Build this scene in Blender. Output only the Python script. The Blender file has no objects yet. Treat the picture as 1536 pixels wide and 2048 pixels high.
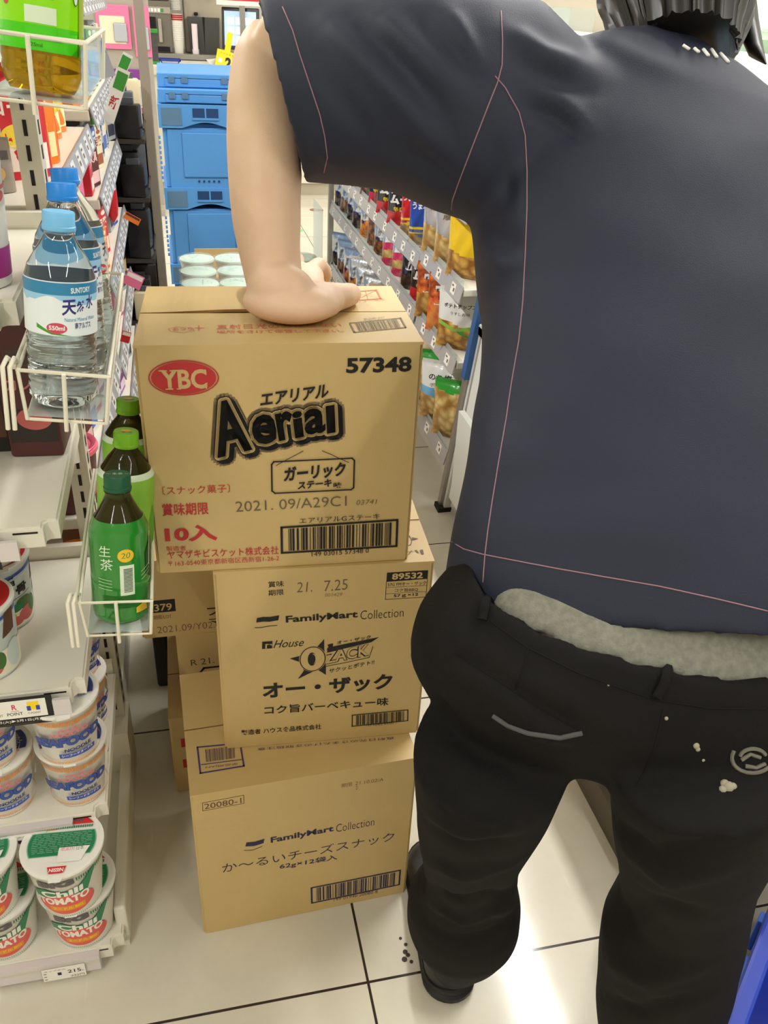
import bpy, bmesh, math, random
from mathutils import Vector, Matrix
from mathutils.geometry import tessellate_polygon

S = bpy.context.scene
COL = S.collection
PI = math.pi
R = math.radians
random.seed(7)

# ------------------------------------------------------------------ camera, world, lamps, exposure
CAM_H = 1.319
YAW, PITCH, ROLL = R(14.24), R(30.96), R(3.122)
cy_, sy_, cp_, sp_ = math.cos(YAW), math.sin(YAW), math.cos(PITCH), math.sin(PITCH)
fw = Vector((sy_ * cp_, cy_ * cp_, -sp_))
rt = Vector((cy_, -sy_, 0))
up = rt.cross(fw)
r2 = math.cos(ROLL) * rt + math.sin(ROLL) * up
u2 = -math.sin(ROLL) * rt + math.cos(ROLL) * up
cam = bpy.data.cameras.new('camera')
camo = bpy.data.objects.new('camera', cam)
COL.objects.link(camo)
camo.matrix_world = Matrix(((r2.x, u2.x, -fw.x, 0), (r2.y, u2.y, -fw.y, 0), (r2.z, u2.z, -fw.z, CAM_H), (0, 0, 0, 1)))
cam.sensor_fit = 'VERTICAL'
cam.sensor_height = 36
cam.lens = 1703 / 2048 * 36
cam.clip_start = .02
S.camera = camo

w = bpy.data.worlds.new('world')
S.world = w
w.use_nodes = True
w.node_tree.nodes['Background'].inputs[0].default_value = (.9, .93, 1, 1)
w.node_tree.nodes['Background'].inputs[1].default_value = .15

S.view_settings.view_transform = 'Standard'
S.view_settings.look = 'None'
S.view_settings.gamma = 1
S.view_settings.use_curve_mapping = False
S.view_settings.exposure = 0.0
S.cycles.max_bounces = 10
S.cycles.diffuse_bounces = 5
S.cycles.glossy_bounces = 4
S.cycles.transmission_bounces = 10
S.cycles.transparent_max_bounces = 12
S.cycles.caustics_reflective = False
S.cycles.caustics_refractive = False
S.cycles.sample_clamp_indirect = 6

CEIL = 2.70
LAMP_ROWS = [(-1.15, [(-.9, 33), (2.3, 52), (3.9, 22), (5.5, 18), (7.1, 13)]), (1.34, [(-1.0, 24), (.55, 8), (2.1, 54), (3.65, 23), (5.2, 18), (6.75, 13)]),
             (3.0, [(1.4, 18), (3.3, 16), (5.2, 13), (7.1, 10)]), (-3.0, [(1.5, 14), (4, 12), (6.5, 10)])]


# ------------------------------------------------------------------ colour and materials
def lin(c):
    return tuple(((v / 255) / 12.92 if v / 255 <= .04045 else ((v / 255 + .055) / 1.055) ** 2.4) for v in c)


MATS = {}


def mat(name, c=(200, 200, 200), rough=.5, metal=0, spec=.5, trans=0, ior=1.45, alpha=1, bump=0, bscale=200, noise=0, nscale=8, c2=None, emit=0, coat=0, sheen=0):
    if name in MATS:
        return MATS[name]
    m = bpy.data.materials.new(name)
    m.use_nodes = True
    nt = m.node_tree
    b = nt.nodes['Principled BSDF']
    col = (*lin(c), 1)
    b.inputs['Base Color'].default_value = col
    b.inputs['Roughness'].default_value = rough
    b.inputs['Metallic'].default_value = metal
    b.inputs['Specular IOR Level'].default_value = spec
    b.inputs['Transmission Weight'].default_value = trans
    b.inputs['IOR'].default_value = ior
    b.inputs['Alpha'].default_value = alpha
    b.inputs['Coat Weight'].default_value = coat
    b.inputs['Sheen Weight'].default_value = sheen
    if emit:
        b.inputs['Emission Color'].default_value = col
        b.inputs['Emission Strength'].default_value = emit
    if noise or bump:
        tc = nt.nodes.new('ShaderNodeTexCoord')
    if noise:
        n = nt.nodes.new('ShaderNodeTexNoise')
        n.inputs['Scale'].default_value = nscale
        n.inputs['Detail'].default_value = 5
        nt.links.new(tc.outputs['Object'], n.inputs['Vector'])
        mx = nt.nodes.new('ShaderNodeMix')
        mx.data_type = 'RGBA'
        mx.inputs[6].default_value = col
        mx.inputs[7].default_value = (*lin(c2 or tuple(v * .75 for v in c)), 1)
        mr = nt.nodes.new('ShaderNodeMapRange')
        mr.inputs[1].default_value = .35
        mr.inputs[2].default_value = .7
        mr.inputs[4].default_value = noise
        nt.links.new(n.outputs[0], mr.inputs[0])
        nt.links.new(mr.outputs[0], mx.inputs[0])
        nt.links.new(mx.outputs[2], b.inputs['Base Color'])
    if bump:
        n2 = nt.nodes.new('ShaderNodeTexNoise')
        n2.inputs['Scale'].default_value = bscale
        n2.inputs['Detail'].default_value = 3
        nt.links.new(tc.outputs['Object'], n2.inputs['Vector'])
        bp = nt.nodes.new('ShaderNodeBump')
        bp.inputs['Strength'].default_value = bump
        bp.inputs['Distance'].default_value = .002
        nt.links.new(n2.outputs[0], bp.inputs['Height'])
        nt.links.new(bp.outputs[0], b.inputs['Normal'])
    MATS[name] = m
    return m


def clear_mat(name, c=(240, 245, 245), mix=.16, rough=.06):
    """thin clear sheet plastic: mostly see-through with a gloss"""
    m = bpy.data.materials.new(name)
    m.use_nodes = True
    nt = m.node_tree
    nt.nodes.remove(nt.nodes['Principled BSDF'])
    o = nt.nodes['Material Output']
    t = nt.nodes.new('ShaderNodeBsdfTransparent')
    t.inputs[0].default_value = (*lin(c), 1)
    g = nt.nodes.new('ShaderNodeBsdfPrincipled')
    g.inputs['Base Color'].default_value = (*lin(c), 1)
    g.inputs['Roughness'].default_value = rough
    x = nt.nodes.new('ShaderNodeMixShader')
    f = nt.nodes.new('ShaderNodeLayerWeight')
    f.inputs[0].default_value = .25
    a = nt.nodes.new('ShaderNodeMath')
    a.operation = 'ADD'
    a.inputs[1].default_value = mix
    a.use_clamp = True
    nt.links.new(f.outputs[0], a.inputs[0])
    mm = nt.nodes.new('ShaderNodeMath')
    mm.operation = 'MULTIPLY'
    mm.inputs[1].default_value = .6
    nt.links.new(a.outputs[0], mm.inputs[0])
    nt.links.new(mm.outputs[0], x.inputs[0])
    nt.links.new(t.outputs[0], x.inputs[1])
    nt.links.new(g.outputs[0], x.inputs[2])
    nt.links.new(x.outputs[0], o.inputs[0])
    MATS[name] = m
    return m


# ------------------------------------------------------------------ mesh building
class MB:
    def __init__(self):
        self.v, self.f, self.mi = [], [], []

    def add(self, vs, fs, mi=0, M=None):
        o = len(self.v)
        self.v += [tuple(M @ Vector(p)) if M else tuple(p) for p in vs]
        for k, f in enumerate(fs):
            self.f.append([i + o for i in f])
            self.mi.append(mi[k] if isinstance(mi, (list, tuple)) else mi)

    def box(self, x0, x1, y0, y1, z0, z1, mi=0, M=None, r=0, seg=2):
        if r:
            bm = bmesh.new()
            bmesh.ops.create_cube(bm, size=1)
            for v in bm.verts:
                v.co = Vector(((x0 + x1) / 2 + v.co.x * (x1 - x0), (y0 + y1) / 2 + v.co.y * (y1 - y0), (z0 + z1) / 2 + v.co.z * (z1 - z0)))
            bmesh.ops.bevel(bm, geom=bm.edges[:], offset=r, segments=seg, affect='EDGES', profile=.5)
            self.bm(bm, mi, M)
            return
        vs = [(x, y, z) for z in (z0, z1) for y in (y0, y1) for x in (x0, x1)]
        self.add(vs, [(0, 2, 3, 1), (4, 5, 7, 6), (0, 1, 5, 4), (2, 6, 7, 3), (0, 4, 6, 2), (1, 3, 7, 5)], mi, M)

    def bm(self, bm, mi=0, M=None):
        bm.verts.index_update()
        self.add([v.co[:] for v in bm.verts], [[v.index for v in f.verts] for f in bm.faces], mi, M)
        bm.free()

    def tube(self, pts, r, n=8, mi=0, closed=False, M=None):
        P = [Vector(p) for p in pts]
        vs, fs = [], []
        N = len(P)
        prev = None
        for i, p in enumerate(P):
            a = P[i - 1] if (i > 0 or closed) else p
            b = P[(i + 1) % N] if (i < N - 1 or closed) else p
            d = (b - a).normalized() if (b - a).length > 1e-9 else Vector((0, 0, 1))
            if prev is None:
                w_ = d.orthogonal().normalized()
            else:
                w_ = (prev - d * prev.dot(d))
                w_ = w_.normalized() if w_.length > 1e-6 else d.orthogonal().normalized()
            prev = w_
            u_ = d.cross(w_)
            rr = r[i] if isinstance(r, (list, tuple)) else r
            for k in range(n):
                t = 2 * PI * k / n
                vs.append(p + (w_ * math.cos(t) + u_ * math.sin(t)) * rr)
        for i in range(N if closed else N - 1):
            j = (i + 1) % N
            for k in range(n):
                l = (k + 1) % n
                fs.append((i * n + k, i * n + l, j * n + l, j * n + k))
        if not closed:
            fs.append(tuple(range(n - 1, -1, -1)))
            fs.append(tuple((N - 1) * n + k for k in range(n)))
        self.add(vs, fs, mi, M)

    def lathe(self, prof, n=40, mi=0, M=None, flute=0, nf=0):
        """prof: (radius, z) from bottom to top; mi one index or one per segment"""
        vs, fs, ms = [], [], []
        for r, z in prof:
            for k in range(n):
                t = 2 * PI * k / n
                rr = r * (1 + flute * math.cos(nf * t)) if flute else r
                vs.append((rr * math.cos(t), rr * math.sin(t), z))
        for i in range(len(prof) - 1):
            for k in range(n):
                l = (k + 1) % n
                fs.append((i * n + k, i * n + l, (i + 1) * n + l, (i + 1) * n + k))
                ms.append(mi[i] if isinstance(mi, (list, tuple)) else mi)
        if prof[0][0] > 1e-6:
            fs.append(tuple(range(n - 1, -1, -1)))
            ms.append(ms[0])
        if prof[-1][0] > 1e-6:
            fs.append(tuple((len(prof) - 1) * n + k for k in range(n)))
            ms.append(ms[-2] if len(ms) > 1 else ms[0])
        self.add(vs, fs, ms, M)

    def loft(self, rings, n=32, e=2.0, mi=0, cap=True):
        """rings: (centre, U, V) vectors"""
        vs, fs = [], []
        for c, U, V in rings:
            c, U, V = Vector(c), Vector(U), Vector(V)
            for k in range(n):
                t = 2 * PI * k / n
                a, b = math.cos(t), math.sin(t)
                a = math.copysign(abs(a) ** (2 / e), a)
                b = math.copysign(abs(b) ** (2 / e), b)
                vs.append(c + U * a + V * b)
        N = len(rings)
        for i in range(N - 1):
            for k in range(n):
                l = (k + 1) % n
                fs.append((i * n + k, i * n + l, (i + 1) * n + l, (i + 1) * n + k))
        if cap:
            fs.append(tuple(range(n - 1, -1, -1)))
            fs.append(tuple((N - 1) * n + k for k in range(n)))
        self.add(vs, fs, mi)

    def prism(self, poly, O, U, V, N, h, mi=0):
        """closed outline (2D) extruded by h along N"""
        O, U, V, N = Vector(O), Vector(U), Vector(V), Vector(N)
        k = len(poly)
        vs = [O + U * x + V * y for x, y in poly] + [O + U * x + V * y + N * h for x, y in poly]
        fs = [tuple(range(k - 1, -1, -1)), tuple(range(k, 2 * k))] + [(i, (i + 1) % k, (i + 1) % k + k, i + k) for i in range(k)]
        self.add(vs, fs, mi)

    def mesh(self, name, mats, smooth=None, fix=False):
        me = bpy.data.meshes.new(name)
        me.from_pydata([tuple(p) for p in self.v], [], self.f)
        for m in (mats if isinstance(mats, (list, tuple)) else [mats]):
            me.materials.append(MATS[m] if isinstance(m, str) else m)
        me.polygons.foreach_set('material_index', self.mi)
        if fix:
            bm = bmesh.new()
            bm.from_mesh(me)
            bmesh.ops.recalc_face_normals(bm, faces=bm.faces[:])
            bm.to_mesh(me)
            bm.free()
        if smooth is not None:
            me.polygons.foreach_set('use_smooth', [True] * len(me.polygons))
            if smooth < 179:
                me.set_sharp_from_angle(angle=R(smooth))
        me.update()
        return me

    def build(self, name, mats, parent=None, smooth=None, loc=None, rot=None, fix=False):
        o = bpy.data.objects.new(name, self.mesh(name, mats, smooth, fix))
        COL.objects.link(o)
        if parent:
            o.parent = parent
        if loc is not None:
            o.location = loc
        if rot is not None:
            o.rotation_euler = rot
        return o


def thing(name, label, cat, loc=(0, 0, 0), rot=(0, 0, 0), group=None):
    o = bpy.data.objects.new(name, None)
    o.empty_display_size = .05
    COL.objects.link(o)
    o.location = loc
    o.rotation_euler = (0, 0, rot) if isinstance(rot, (int, float)) else rot
    return tag(o, label, cat, group)


def tag(o, label, cat, group=None, kind=None):
    o['label'] = label
    o['category'] = cat
    if group:
        o['group'] = group
    if kind:
        o['kind'] = kind
    return o


def struct(o, label=None):
    o['kind'] = 'structure'
    if label:
        o['label'] = label
    return o


def dup(root, loc, rot, label, group=None):
    c = root.copy()
    COL.objects.link(c)
    c.location = loc
    c.rotation_euler = (0, 0, rot) if isinstance(rot, (int, float)) else rot
    c['label'] = label
    if group:
        c['group'] = group
    for ch in list(root.children):
        d = ch.copy()
        COL.objects.link(d)
        d.parent = c
        for g in list(ch.children):
            e = g.copy()
            COL.objects.link(e)
            e.parent = d
    return c


# ------------------------------------------------------------------ lettering and flat print
_TX = {}


def glyphs(s, bold=0.0, res=3):
    k = (s, bold, res)
    if k not in _TX:
        c = bpy.data.curves.new('t', 'FONT')
        c.body = s
        c.size = 1
        c.offset = bold
        c.resolution_u = res
        o = bpy.data.objects.new('t', c)
        COL.objects.link(o)
        dg = bpy.context.evaluated_depsgraph_get()
        ev = o.evaluated_get(dg)
        me = ev.to_mesh()
        vs = [(v.co.x, v.co.y) for v in me.vertices]
        fs = [tuple(p.vertices) for p in me.polygons]
        ev.to_mesh_clear()
        bpy.data.objects.remove(o)
        bpy.data.curves.remove(c)
        if not vs:
            vs, fs = [(0, 0), (1, 0), (0, 1)], []
        xs = [a for a, b in vs]
        ys = [b for a, b in vs]
        _TX[k] = (vs, fs, (min(xs), max(xs), min(ys), max(ys)))
    return _TX[k]


class Print:
    """flat print in mm on a face; laid on through a map function (u, v, lift) -> point"""

    def __init__(self):
        self.items = []      # (verts2d, faces, material)

    def text(self, s, u0, v0, u1, v1, h, m, bold=0.0, shear=0.0, dil=0, shift=(0, 0), res=3):
        vs, fs, (x0, x1, y0, y1) = glyphs(s, bold, res)
        L = math.hypot(u1 - u0, v1 - v0)
        du, dv = (u1 - u0) / L, (v1 - v0) / L
        sx = (L - abs(shear) * h * .0) / max(x1 - x0, 1e-6)
        sy = h / max(y1 - y0, 1e-6)
        out = []
        for x, y in vs:
            a, b = (x - x0) * sx, (y - y0) * sy
            a += shear * (b - h * .3)
            out.append((u0 + du * a - dv * b + shift[0], v0 + dv * a + du * b + shift[1]))
        if dil:
            for k in range(14):
                t = 2 * PI * k / 14
                self.items.append(([(a + dil * math.cos(t), b + dil * math.sin(t)) for a, b in out], fs, m, k == 0))
        self.items.append((out, fs, m, not dil))

    def poly(self, pts, m):
        tris = tessellate_polygon([[Vector((a, b, 0)) for a, b in pts]])
        self.items.append((list(pts), [tuple(t) for t in tris], m, True))

    def rect(self, u0, v0, u1, v1, m):
        self.items.append(([(u0, v0), (u1, v0), (u1, v1), (u0, v1)], [(0, 1, 2, 3)], m, True))

    def line(self, pts, w, m):
        vs, fs = [], []
        for (a, b), (c, d) in zip(pts, pts[1:]):
            L = math.hypot(c - a, d - b) or 1
            nx, ny = -(d - b) / L * w / 2, (c - a) / L * w / 2
            ex, ey = (c - a) / L * w / 2, (d - b) / L * w / 2
            o = len(vs)
            vs += [(a + nx - ex, b + ny - ey), (a - nx - ex, b - ny - ey), (c - nx + ex, d - ny + ey), (c + nx + ex, d + ny + ey)]
            fs.append((o, o + 1, o + 2, o + 3))
        self.items.append((vs, fs, m, True))

    def ellipse(self, u, v, a, b, m, hole=0, n=48):
        if not hole:
            vs = [(u + a * math.cos(2 * PI * k / n), v + b * math.sin(2 * PI * k / n)) for k in range(n)]
            self.items.append((vs, [tuple(range(n))], m, True))
        else:
            vs = []
            for k in range(n):
                t = 2 * PI * k / n
                vs += [(u + a * math.cos(t), v + b * math.sin(t)), (u + (a - hole) * math.cos(t), v + (b - hole) * math.sin(t))]
            self.items.append((vs, [(2 * k, (2 * k + 2) % (2 * n), (2 * k + 3) % (2 * n), 2 * k + 1) for k in range(n)], m, True))

    def barcode(self, q, frame, m, inset, seed=1):
        """q: bottom-left.. given as TL, TR, BR, BL"""
        tl, tr, br, bl = [Vector((a, b)) for a, b in q]
        rnd = random.Random(seed)
        if frame:
            self.line([tuple(p) for p in (tl, tr, br, bl, tl)], frame, m)
        t = .02 + inset / 100
        mg = inset / ((tr - tl).length)
        x = mg + .02
        vlo, vhi = frame / max((tl - bl).length, 1) * .9, 1 - frame / max((tl - bl).length, 1) * .9
        while x < 1 - mg - .02:
            wd = rnd.choice([.006, .006, .012, .018])
            P = lambda a, b: tuple(bl.lerp(br, a).lerp(tl.lerp(tr, a), b))
            self.items.append(([P(x, vlo), P(x + wd, vlo), P(x + wd, vhi), P(x, vhi)], [(0, 1, 2, 3)], m, True))
            x += wd + rnd.choice([.007, .007, .013, .019])

    def run(self, L, cm=lambda c: c):
        for it in L:
            k = it[0]
            if k == 't':
                _, s, u0, v0, u1, v1, h, c, bold, shear = it[:10]
                self.text(s, u0, v0, u1, v1, h, cm(c), bold, shear)
            elif k == 'p':
                self.poly(it[1], cm(it[2]))
            elif k == 'l':
                self.line(it[1], it[2], cm(it[3]))
            elif k == 'bar':
                self.barcode(it[1], it[2], cm(it[3]), it[4])
            elif k == 'e':
                self.ellipse(it[1], it[2], it[3], it[4], cm(it[5]), it[7])

    def emit(self, mb, fn, index, lift=.00022, step=.000016, split=0):
        z = lift
        for vs, fs, m, new in self.items:
            if new:
                z += step
            if split:
                vs, fs = slice2d(vs, fs, split)
            mb.add([fn(a / 1000, b / 1000, z) for a, b in vs], fs, index[m])


def slice2d(vs, fs, step):
    bm = bmesh.new()
    bv = [bm.verts.new((a, b, 0)) for a, b in vs]
    for f in fs:
        try:
            bm.faces.new([bv[i] for i in f])
        except ValueError:
            pass
    xs = [a for a, b in vs]
    x = math.floor(min(xs) / step) * step + step
    while x < max(xs):
        bmesh.ops.bisect_plane(bm, geom=bm.verts[:] + bm.edges[:] + bm.faces[:], plane_co=(x, 0, 0), plane_no=(1, 0, 0))
        x += step
    bm.verts.index_update()
    out = [(v.co.x, v.co.y) for v in bm.verts], [tuple(v.index for v in f.verts) for f in bm.faces]
    bm.free()
    return out


def plane_fn(O, U, V):
    O, U, V = Vector(O), Vector(U).normalized(), Vector(V).normalized()
    N = U.cross(V)
    return lambda a, b, z: tuple(O + U * a + V * b + N * z)


def cone_fn(rb, rt_, h, a0=-PI / 2):
    rm = (rb + rt_) / 2
    def fn(a, b, z):
        r = rb + (rt_ - rb) * b / h + z
        t = a0 + a / rm
        return (r * math.cos(t), r * math.sin(t), b)
    return fn


ORD = ['first', 'second', 'third', 'fourth', 'fifth', 'sixth', 'seventh', 'eighth', 'ninth', 'tenth', 'eleventh', 'twelfth', 'thirteenth', 'fourteenth', 'fifteenth']

# shared materials
KRAFT = (199, 171, 113)
mat('kraft', KRAFT, .5, spec=.9, noise=.5, nscale=14, c2=(193, 164, 106), bump=.12, bscale=600)
mat('kraft_pale', (206, 182, 134), .75, noise=.4, nscale=14, c2=(198, 173, 124), bump=.1, bscale=600)
mat('kraft_edge', (150, 112, 66), .85)
mat('tape', (214, 190, 145), .3, spec=.5)
mat('ink_black', (24, 22, 22), .6)
mat('ink_red', (186, 44, 48), .6)
mat('ink_red_faint', (206, 112, 92), .65)
mat('ink_grey', (104, 92, 70), .7)
mat('ink_grey_faint', (128, 116, 92), .7)
mat('ink_purple_grey', (112, 96, 92), .7)
mat('ink_brown', (92, 66, 44), .7)
mat('ink_navy', (44, 40, 72), .65)
mat('ink_navy_faint', (92, 78, 96), .7)
mat('ink_purple', (70, 56, 104), .65)
mat('ink_purple_faint', (116, 92, 92), .7)
mat('logo_grey', (134, 114, 84), .7)
mat('shelf_white', (226, 222, 208), .38)
mat('shelf_metal', (205, 200, 186), .35, metal=.15)
mat('slot_dark', (30, 27, 24), .8)
mat('rail_grey', (176, 172, 172), .25)
mat('rail_clear', (214, 206, 206), .2)
mat('card_white', (238, 236, 228), .6)
mat('black', (20, 19, 19), .5)
mat('white', (236, 235, 230), .5)
mat('wire_white', (230, 226, 208), .32)
mat('dark_metal', (62, 56, 52), .5, metal=.3)
mat('wood_grey', (120, 110, 100), .6)
clear_mat('clear_sheet')
clear_mat('clear_wrap', (248, 248, 248), .05, .12)

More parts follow.
